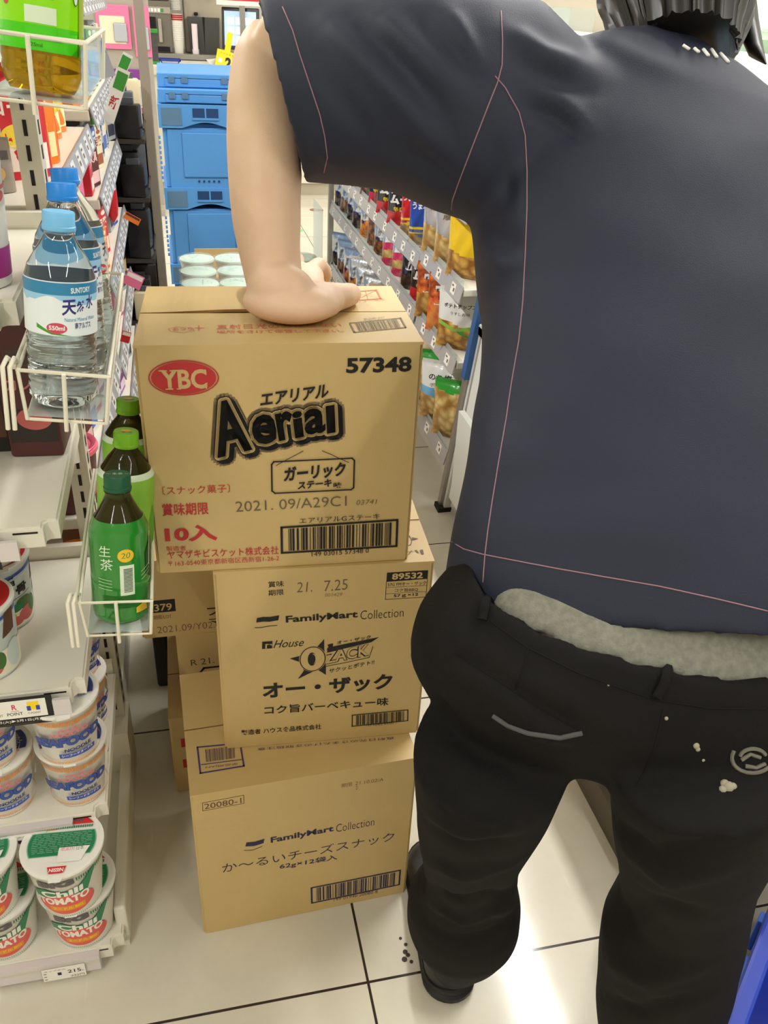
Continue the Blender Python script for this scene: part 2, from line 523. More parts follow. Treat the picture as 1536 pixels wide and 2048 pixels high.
PRINTS = {
 'b1f': [
  ('e', 53.8, 274.7, 40.0, 22.0, 'red', 0, 1.5),
  ('e', 53.8, 274.7, 36.9, 19.7, 'red', 0, 0),
  ('t', 'YBC', 27.3, 261.1, 80.1, 261.0, 24.4, 'kraft', 0.03, 0, 1),
  ('t', '57348', 243.6, 276.5, 322.9, 277.2, 19.6, 'black', 0.035, 0),
  ('t', '〔スナック菓子〕', 17.1, 119.6, 99.5, 119.4, 12.2, 'red', 0.0, 0),
  ('t', '賞味期限', 14.0, 89.0, 71.4, 88.5, 18.2, 'red', 0.012, 0),
  ('t', '2021. 09/A29C1', 105.7, 90.5, 248.3, 92.3, 15.0, 'grey', -0.008, 0.0),
  ('t', '03741', 261.1, 92.8, 287.9, 93.1, 7.2, 'grey', -0.01, 0.2),
  ('t', '10入', 14.4, 48.6, 80.3, 48.4, 25.2, 'red', 0.04, 0),
  ('t', '製造者', 14.5, 35.9, 39.4, 35.6, 7.3, 'red', 0, 0),
  ('t', 'ヤマザキビスケット株式会社', 15.1, 23.2, 159.0, 21.8, 13.2, 'red', 0.005, 0),
  ('t', '〒163-0540東京都新宿区西新宿1-26-2', 14.8, 11.2, 159.4, 11.3, 8.9, 'red', -0.005, 0),
  ('bar', [(163.4, 63.6), (317.6, 66.7), (318.6, 24.8), (163.4, 23.6)], 3.0, 'black', 6.0),
  ('t', 'エアリアルGステーキ', 186.8, 68.7, 293.3, 70.0, 8.3, 'black', 0, 0),
  ('t', '149 03015 57348 0', 202.9, 15.6, 280.7, 17.0, 7.1, 'black', 0, 0),
  ('t', 'エアリアル', 141.6, 236.3, 223.3, 246.6, 17.5, 'black', 0.03, 0.22),
  ('l', [(155.3, 161.4), (253.8, 162.6), (256.7, 159.3), (256.9, 119.6), (253.7, 116.8), (155.9, 116.1), (152.2, 119.6), (152.4, 157.3), (155.3, 161.4)], 1.9, 'black'),
  ('t', 'ガーリック', 167.6, 131.8, 246.1, 137.0, 21.3, 'black', 0.04, 0.12),
  ('t', 'ステーキ', 185.0, 120.0, 228.4, 122.6, 11.6, 'black', 0.035, 0.15),
  ('t', '味', 230.6, 120.3, 241.3, 120.5, 8.1, 'black', 0.02, 0.05),
  ('l', [(158.2, 155.9), (165.1, 160.2), (172.5, 164.4), (181.2, 169.1), (191.8, 175.1)], 0.9, 'black'),
  ('l', [(215.9, 174.5), (227.2, 168.9), (238.6, 162.3), (249.5, 156.9)], 0.9, 'black'),
 ],
 'logo': [
  ('t', 'A', 89.1, 169.7, 131.1, 179.6, 71.1, 'L', 0.0, 0.1),
  ('t', 'e', 132.1, 184.3, 160.9, 188.5, 39.3, 'L', 0.0, 0.1),
  ('t', 'r', 163.6, 189.7, 183.4, 194.3, 36.6, 'L', 0.0, 0.1),
  ('t', 'i', 183.0, 192.9, 194.4, 195.2, 34.8, 'L', 0.0, 0.1),
  ('t', 'a', 195.6, 196.5, 220.7, 200.2, 33.5, 'L', 0.0, 0.1),
  ('t', 'l', 222.9, 198.1, 233.0, 199.7, 36.3, 'L', 0.0, 0.1),
 ],
 'b1t': [
  ('t', '毎度ありがとうございます。', 79.0, 178.3, 253.5, 183.0, 20.8, 'redf', 0, 0),
  ('l', [(77.9, 153.4), (89.0, 171.2), (103.7, 160.7), (126.7, 170.2), (124.3, 148.2), (112.0, 160.5), (95.5, 144.4), (87.1, 155.8), (77.9, 153.4)], 0.7, 'redf'),
  ('t', '直射日光のあたらない', 93.0, 51.0, 244.8, 55.0, 16.2, 'redf', 0, 0),
  ('t', '場所をさけて保管して下さい。', 93.2, 35.7, 244.7, 35.3, 11.8, 'redf', 0, 0),
  ('l', [(37.2, 54.6), (46.4, 61.7), (65.7, 55.3), (67.0, 46.2), (54.9, 39.9), (39.6, 46.0), (37.2, 54.6)], 0.7, 'redf'),
  ('l', [(67.6, 56.4), (78.1, 56.1)], 1.4, 'redf'),
  ('l', [(72.2, 64.9), (72.6, 47.7)], 1.4, 'redf'),
  ('t', 'あつり', 42.3, 47.1, 65.0, 47.4, 11.4, 'redf', 0, 0),
  ('bar', [(256.2, 68.8), (323.8, 86.7), (323.7, 50.5), (257.4, 34.9)], 2.2, 'greyf', 5.0),
  ('t', '商品用 JAN', 276.5, 77.8, 304.0, 85.5, 6.8, 'greyf', 0, 0),
  ('l', [(276.5, 199.6), (312.0, 208.3), (311.6, 169.1), (276.0, 161.7), (276.5, 199.6)], 2.2, 'redf'),
  ('l', [(277.0, 198.1), (311.6, 169.1)], 0.8, 'redf'),
  ('l', [(312.0, 208.3), (276.0, 161.7)], 0.8, 'redf'),
  ('l', [(295.5, 205.0), (293.8, 165.4)], 0.6, 'redf'),
  ('t', 'カッター禁止', 269.3, 149.6, 318.2, 162.0, 9.5, 'redf', -0.005, 0),
 ],
 'b2f': [
  ('t', '賞味', 72.4, 299.3, 93.8, 299.7, 10.0, 'black', 0.01, 0),
  ('t', '期限', 72.4, 285.1, 93.4, 285.6, 9.9, 'black', 0.01, 0),
  ('t', '21.', 111.2, 288.3, 132.6, 288.3, 17.1, 'grey', -0.005, 0.08),
  ('t', '7.25', 148.6, 287.5, 181.3, 288.5, 18.3, 'grey', -0.005, 0.05),
  ('t', '001429', 149.7, 278.2, 173.6, 278.0, 5.8, 'grey', -0.01, 0.1),
  ('p', [(235.3, 313.5), (293.5, 314.0), (293.5, 299.2), (235.2, 297.9)], 'black'),
  ('t', '89532', 242.8, 300.8, 286.6, 300.7, 10.7, 'kraft', 0.03, 0),
  ('l', [(235.2, 297.9), (235.4, 267.4), (293.5, 267.5), (293.5, 299.2)], 0.8, 'black'),
  ('l', [(235.2, 288.1), (293.5, 287.9)], 0.5, 'black'),
  ('l', [(235.3, 277.4), (293.6, 277.5)], 0.5, 'black'),
  ('t', '57G FMオー・ザック', 237.5, 289.6, 292.1, 289.0, 6.6, 'black', 0, 0),
  ('t', 'コク旨BBQ', 247.6, 279.3, 281.2, 278.5, 6.2, 'black', 0, 0),
  ('t', '57ｇ×12', 246.9, 269.0, 282.2, 269.6, 6.3, 'black', 0.02, 0),
  ('t', 'FamilyMart', 95.5, 233.7, 197.0, 235.3, 15.3, 'black', 0.03, 0),
  ('t', 'Collection', 200.8, 234.4, 263.0, 234.9, 15.7, 'black', -0.012, 0),
  ('p', [(55.6, 248.5), (64.0, 249.9), (73.9, 249.1), (86.5, 251.0), (85.0, 242.5), (72.7, 240.7), (63.6, 241.5), (54.4, 240.8)], 'black'),
  ('l', [(52.8, 231.7), (61.5, 231.4), (71.6, 233.1), (83.0, 233.4)], 1.1, 'black'),
  ('p', [(62.0, 205.5), (75.6, 205.8), (75.7, 200.5), (66.1, 201.4), (65.7, 192.9), (61.4, 192.9)], 'black'),
  ('p', [(68.2, 198.9), (72.0, 200.2), (75.6, 196.5), (75.4, 193.0), (68.3, 193.2)], 'black'),
  ('l', [(62.0, 205.5), (75.9, 205.8), (75.4, 193.0), (61.4, 192.9), (62.0, 205.5)], 0.5, 'black'),
  ('t', 'House', 78.5, 192.9, 120.0, 193.0, 13.9, 'black', 0.0, 0.35),
  ('p', [(100.2, 171.3), (119.4, 176.4), (140.4, 190.7), (149.5, 203.3), (149.9, 185.4), (152.5, 153.1), (152.8, 135.4), (140.1, 147.2), (111.5, 131.2), (120.6, 146.8), (114.8, 163.5)], 'black'),
  ('e', 133.2, 167.6, 19.7, 23.7, 'kraft', 0, 0),
  ('e', 133.2, 167.6, 19.0, 23.3, 'black', 0, 1.6),
  ('e', 132.3, 167.6, 6.2, 12.5, 'black', 0, 0),
  ('e', 134.3, 168.1, 4.2, 9.5, 'kraft', 0, 0),
  ('e', 132.9, 167.4, 4.5, 9.3, 'black', 0, 0),
  ('p', [(154.3, 187.2), (229.2, 200.3), (218.0, 191.7), (154.3, 178.2)], 'black'),
  ('p', [(154.3, 192.8), (162.6, 194.3), (162.1, 188.8), (156.0, 183.0), (152.9, 182.4), (156.0, 188.2)], 'black'),
  ('t', 'オー・ザック', 168.2, 191.6, 217.3, 198.5, 6.5, 'black', 0.02, 0.2),
  ('t', 'ZACK', 152.1, 155.4, 217.0, 166.7, 22.6, 'black', 0.06, 0.2),
  ('t', 'ZACK', 152.8, 156.7, 215.7, 168.0, 20.8, 'kraft', 0.015, 0.2),
  ('l', [(152.1, 151.9), (184.3, 157.0), (216.2, 163.3), (220.9, 183.5)], 1.0, 'black'),
  ('t', 'サクッとポテト!!', 157.8, 138.0, 224.6, 149.8, 8.6, 'black', 0.01, 0.2),
  ('t', 'オー・ザック', 59.6, 97.0, 253.5, 97.7, 31.3, 'black', 0.035, 0),
  ('t', 'コク旨バーベキュー味', 61.3, 65.8, 249.6, 64.7, 16.6, 'black', 0.015, 0),
  ('t', '製造者 ハウス食品株式会社', 25.8, 27.0, 146.9, 26.4, 10.7, 'black', 0.012, 0),
  ('bar', [(194.3, 50.1), (280.8, 52.0), (282.1, 28.9), (194.7, 26.7)], 1.6, 'black', 4.0),
  ('t', '149 02402 89532 7', 216.9, 24.2, 265.6, 25.0, 5.3, 'black', -0.01, 0),
 ],
 'b2t': [
  ('e', 273.1, 57.2, 6.6, 16.0, 'greyp', 0, 1.3),
  ('p', [(281.0, 61.9), (289.9, 57.4), (279.9, 54.1)], 'greyp'),
  ('p', [(278.9, 81.2), (282.2, 82.8), (277.9, 72.6)], 'greyp'),
  ('l', [(286.1, 105.5), (301.6, 106.0), (302.2, 102.1)], 0.5, 'greyp'),
  ('l', [(266.6, 25.3), (275.8, 25.6)], 0.9, 'greyp'),
  ('l', [(267.9, 18.3), (274.2, 27.5)], 0.9, 'greyp'),
  ('p', [(278.2, 27.7), (281.7, 29.1), (283.5, 21.4), (285.6, 21.8), (286.1, 28.1), (290.7, 29.1), (290.0, 17.9), (286.0, 17.1), (286.5, 21.7), (281.5, 21.0)], 'greyp'),
 ],
 'b3f': [
  ('l', [(16.6, 311.1), (76.1, 312.3), (75.8, 295.1), (16.2, 294.1), (16.6, 311.1)], 0.9, 'brown'),
  ('t', '20080-1', 18.7, 296.9, 72.4, 296.8, 11.3, 'brown', 0, 0),
  ('t', '期限', 222.7, 291.3, 240.2, 291.5, 8.9, 'brown', -0.01, 0),
  ('t', '21.10.02/A', 244.4, 292.3, 288.9, 290.6, 7.2, 'brown', -0.01, 0.05),
  ('t', 'D', 245.9, 282.0, 249.4, 282.1, 8.1, 'brown', -0.01, 0),
  ('t', 'FamilyMart', 113.3, 191.6, 212.4, 191.9, 17.0, 'navy', 0.03, 0),
  ('t', 'Collection', 216.4, 191.8, 278.4, 191.5, 18.3, 'navy', -0.012, 0),
  ('p', [(76.4, 207.1), (89.1, 205.3), (104.0, 208.0), (102.1, 198.2), (87.2, 195.5), (74.2, 198.4)], 'navy'),
  ('l', [(72.5, 189.4), (85.3, 186.6), (99.3, 191.0)], 1.1, 'navy'),
  ('t', 'か〜るいチーズスナック', 37.2, 145.9, 313.8, 144.3, 21.6, 'navy', -0.004, 0),
  ('t', '62g×12袋入', 125.7, 126.3, 219.7, 122.4, 14.9, 'navy', 0.012, 0),
  ('bar', [(177.5, 64.7), (329.2, 63.8), (329.6, 25.3), (178.3, 24.1)], 3.0, 'navy', 5.0),
  ('t', '149 01940 20080 8', 215.5, 17.8, 291.6, 15.7, 8.3, 'navy', -0.01, 0),
 ],
 'b3t': [
  ('l', [(17.4, 91.4), (81.5, 85.8), (81.7, 39.4), (17.9, 39.2), (17.4, 91.4)], 2.6, 'purple'),
  ('l', [(20.5, 55.3), (79.1, 52.7)], 1.6, 'purple'),
  ('bar', [(26.2, 84.1), (73.9, 81.3), (72.5, 57.1), (25.9, 58.7)], 0, 'purplef', 1.0),
  ('t', '単品用JAN', 73.8, 48.0, 26.3, 50.6, 5.2, 'purplef', 0, 0),
  ('t', '直射日光のさまたげのき取扱注意', 317.2, 48.2, 106.0, 70.1, 5.5, 'navyf', 0.0, 0),
 ],
}
PERSON = {
 'forearm': [[[0.1119, 1.0422, 0.9766], [-0.0304, 0.0073, -0.0006], [-0.0066, -0.0267, 0.0086]], [[0.1128, 1.0472, 0.9928], [-0.0335, 0.0066, -0.0031], [-0.0067, -0.0289, 0.0107]], [[0.1112, 1.0566, 1.0152], [-0.0346, 0.0054, -0.0054], [-0.0065, -0.0296, 0.012]], [[0.1078, 1.0708, 1.0484], [-0.0374, 0.0062, -0.0054], [-0.0071, -0.032, 0.0129]], [[0.1066, 1.0821, 1.0758], [-0.0409, 0.0078, -0.0042], [-0.0081, -0.0347, 0.0146]], [[0.1066, 1.094, 1.1029], [-0.0424, 0.009, -0.0028], [-0.0087, -0.036, 0.0151]], [[0.1078, 1.1045, 1.13], [-0.044, 0.0093, -0.003], [-0.009, -0.0372, 0.016]], [[0.108, 1.1214, 1.1671], [-0.0433, 0.0085, -0.0039], [-0.0087, -0.0357, 0.0177]], [[0.1083, 1.1436, 1.2089], [-0.0395, 0.0085, -0.0025], [-0.0079, -0.0317, 0.0179]], [[0.1117, 1.1588, 1.2348], [-0.0368, 0.0097, 0.0006], [-0.0076, -0.0298, 0.0169]], [[0.1156, 1.1683, 1.2558], [-0.0333, 0.0103, 0.003], [-0.0073, -0.0278, 0.0146]], [[0.1205, 1.1763, 1.2725], [-0.0269, 0.0097, 0.0046], [-0.0063, -0.0231, 0.0117]], [[0.1255, 1.1811, 1.2862], [-0.0186, 0.0074, 0.0043], [-0.0048, -0.0166, 0.0076]]],
 'upperarm': [[[0.1244, 1.1736, 1.2717], [0.0115, 0.0152, 0.0293], [-0.0165, -0.0242, 0.019]], [[0.1465, 1.158, 1.2712], [0.0122, 0.0155, 0.03], [-0.0156, -0.0257, 0.0196]], [[0.2011, 1.1232, 1.2666], [0.0134, 0.0153, 0.0303], [-0.0152, -0.0264, 0.0201]], [[0.2641, 1.0805, 1.2584], [0.0142, 0.0147, 0.0295], [-0.0154, -0.0255, 0.02]], [[0.3239, 1.0365, 1.2506], [0.0156, 0.0143, 0.0295], [-0.0159, -0.0252, 0.0206]], [[0.3668, 1.0023, 1.2421], [0.017, 0.014, 0.0295], [-0.016, -0.0254, 0.0213]]],
 'sleeve': [[[0.1301, 1.1264, 1.2192], [0.0192, -0.0584, -0.0865], [0.0165, 0.0648, -0.0401]], [[0.1523, 1.1138, 1.2215], [0.0155, -0.0575, -0.0866], [0.0169, 0.0665, -0.0412]], [[0.1965, 1.0925, 1.2247], [0.0038, -0.0559, -0.0888], [0.0179, 0.0707, -0.0437]], [[0.25, 1.0638, 1.2256], [-0.0044, -0.0552, -0.091], [0.019, 0.0748, -0.0463]], [[0.298, 1.0403, 1.2208], [-0.0085, -0.0593, -0.0993], [0.0211, 0.0831, -0.0514]], [[0.3466, 1.0211, 1.2157], [-0.0136, -0.0622, -0.1061], [0.02, 0.079, -0.0489]], [[0.406, 1.0151, 1.2109], [-0.0148, -0.0623, -0.1067], [0.019, 0.0748, -0.0463]]],
 'torso': [[[0.4277, 0.5921, 0.7935], [0.1885, -0.0777, 0.0212], [-0.0439, -0.0876, 0.0693]], [[0.4293, 0.605, 0.8135], [0.1866, -0.0815, 0.0128], [-0.0405, -0.0807, 0.0775]], [[0.446, 0.6505, 0.8676], [0.1804, -0.0812, 0.0076], [-0.0366, -0.0734, 0.0841]], [[0.4654, 0.6991, 0.9096], [0.1778, -0.0798, 0.0052], [-0.0346, -0.0712, 0.0902]], [[0.4871, 0.754, 0.9581], [0.1756, -0.0776, 0.0032], [-0.0338, -0.0725, 0.0928]], [[0.5141, 0.8168, 1.0126], [0.1828, -0.0811, 0.0032], [-0.034, -0.0728, 0.0957]], [[0.5319, 0.8781, 1.0654], [0.1988, -0.079, -0.0067], [-0.0265, -0.0749, 0.0965]], [[0.5494, 0.9373, 1.1258], [0.2108, -0.076, -0.0198], [-0.0164, -0.0698, 0.0931]], [[0.5627, 0.9792, 1.1786], [0.1872, -0.0629, -0.0317], [-0.0046, -0.0555, 0.0831]], [[0.571, 0.9996, 1.2199], [0.1431, -0.0463, -0.0373], [0.0056, -0.0356, 0.0658]], [[0.5843, 1.0178, 1.2594], [0.0816, -0.0254, -0.0284], [0.0079, -0.0192, 0.0399]]],
 'pelvis': [[[0.4159, 0.5837, 0.8424], [0.1688, -0.0593, -0.0198], [0.0373, 0.1061, 0.0]], [[0.4136, 0.5763, 0.8292], [0.1782, -0.0626, -0.0209], [0.0381, 0.1085, 0.0]], [[0.4064, 0.5667, 0.8104], [0.1923, -0.0675, -0.0225], [0.0389, 0.1109, 0.0]], [[0.397, 0.5609, 0.7853], [0.1988, -0.0698, -0.0233], [0.0397, 0.1132, 0.0]], [[0.3889, 0.563, 0.7546], [0.1951, -0.0685, -0.0228], [0.0389, 0.1109, 0.0]], [[0.3807, 0.5637, 0.7134], [0.1641, -0.0576, -0.0192], [0.0331, 0.0944, 0.0]]],
 'legl': [[[0.2517, 0.5283, 0.7207], [0.073, -0.0179, 0.001], [-0.0173, -0.0715, -0.0154]], [[0.2562, 0.5428, 0.6488], [0.0679, -0.0163, 0.0014], [-0.0156, -0.0661, -0.0163]], [[0.2622, 0.56, 0.5819], [0.0628, -0.0143, 0.0027], [-0.013, -0.0607, -0.0175]], [[0.2712, 0.5814, 0.5035], [0.0545, -0.0109, 0.0047], [-0.0093, -0.0528, -0.0156]], [[0.2859, 0.6058, 0.4128], [0.0543, -0.0113, 0.0041], [-0.0098, -0.0528, -0.0147]], [[0.2915, 0.622, 0.3441], [0.0692, -0.0158, 0.0028], [-0.0147, -0.0673, -0.0171]], [[0.2975, 0.6347, 0.2893], [0.072, -0.0142, 0.0066], [-0.0125, -0.0709, -0.0157]], [[0.3063, 0.6444, 0.2309], [0.0584, -0.013, 0.003], [-0.0122, -0.0577, -0.0109]], [[0.3081, 0.6549, 0.1707], [0.0393, -0.011, -0.0017], [-0.0112, -0.0388, -0.0065]], [[0.3066, 0.6597, 0.1391], [0.03, -0.0094, -0.0029], [-0.0097, -0.0297, -0.0041]]],
 'legr': [[[0.4079, 0.4449, 0.7666], [0.0738, -0.0086, 0.0163], [-0.0075, -0.0754, -0.0059]], [[0.421, 0.4481, 0.7091], [0.074, -0.008, 0.0174], [-0.0063, -0.0758, -0.0082]], [[0.4347, 0.4545, 0.657], [0.0712, -0.0072, 0.0175], [-0.0049, -0.0728, -0.0102]], [[0.4518, 0.4627, 0.5899], [0.0644, -0.0062, 0.0164], [-0.0039, -0.066, -0.0095]], [[0.4702, 0.4716, 0.5242], [0.0644, -0.0093, 0.0114], [-0.0077, -0.0649, -0.0097]], [[0.4798, 0.4809, 0.446], [0.0752, -0.0127, 0.0103], [-0.0115, -0.0756, -0.009]], [[0.4946, 0.4868, 0.3645], [0.0757, -0.0118, 0.0119], [-0.011, -0.0765, -0.0062]], [[0.5077, 0.4903, 0.2784], [0.0735, -0.0123, 0.0102], [-0.0121, -0.0742, -0.0029]], [[0.5199, 0.4898, 0.1853], [0.0662, -0.0106, 0.01], [-0.0107, -0.067, -0.0006]], [[0.5326, 0.4878, 0.1095], [0.0522, -0.0077, 0.009], [-0.0078, -0.053, 0.0001]]],
}
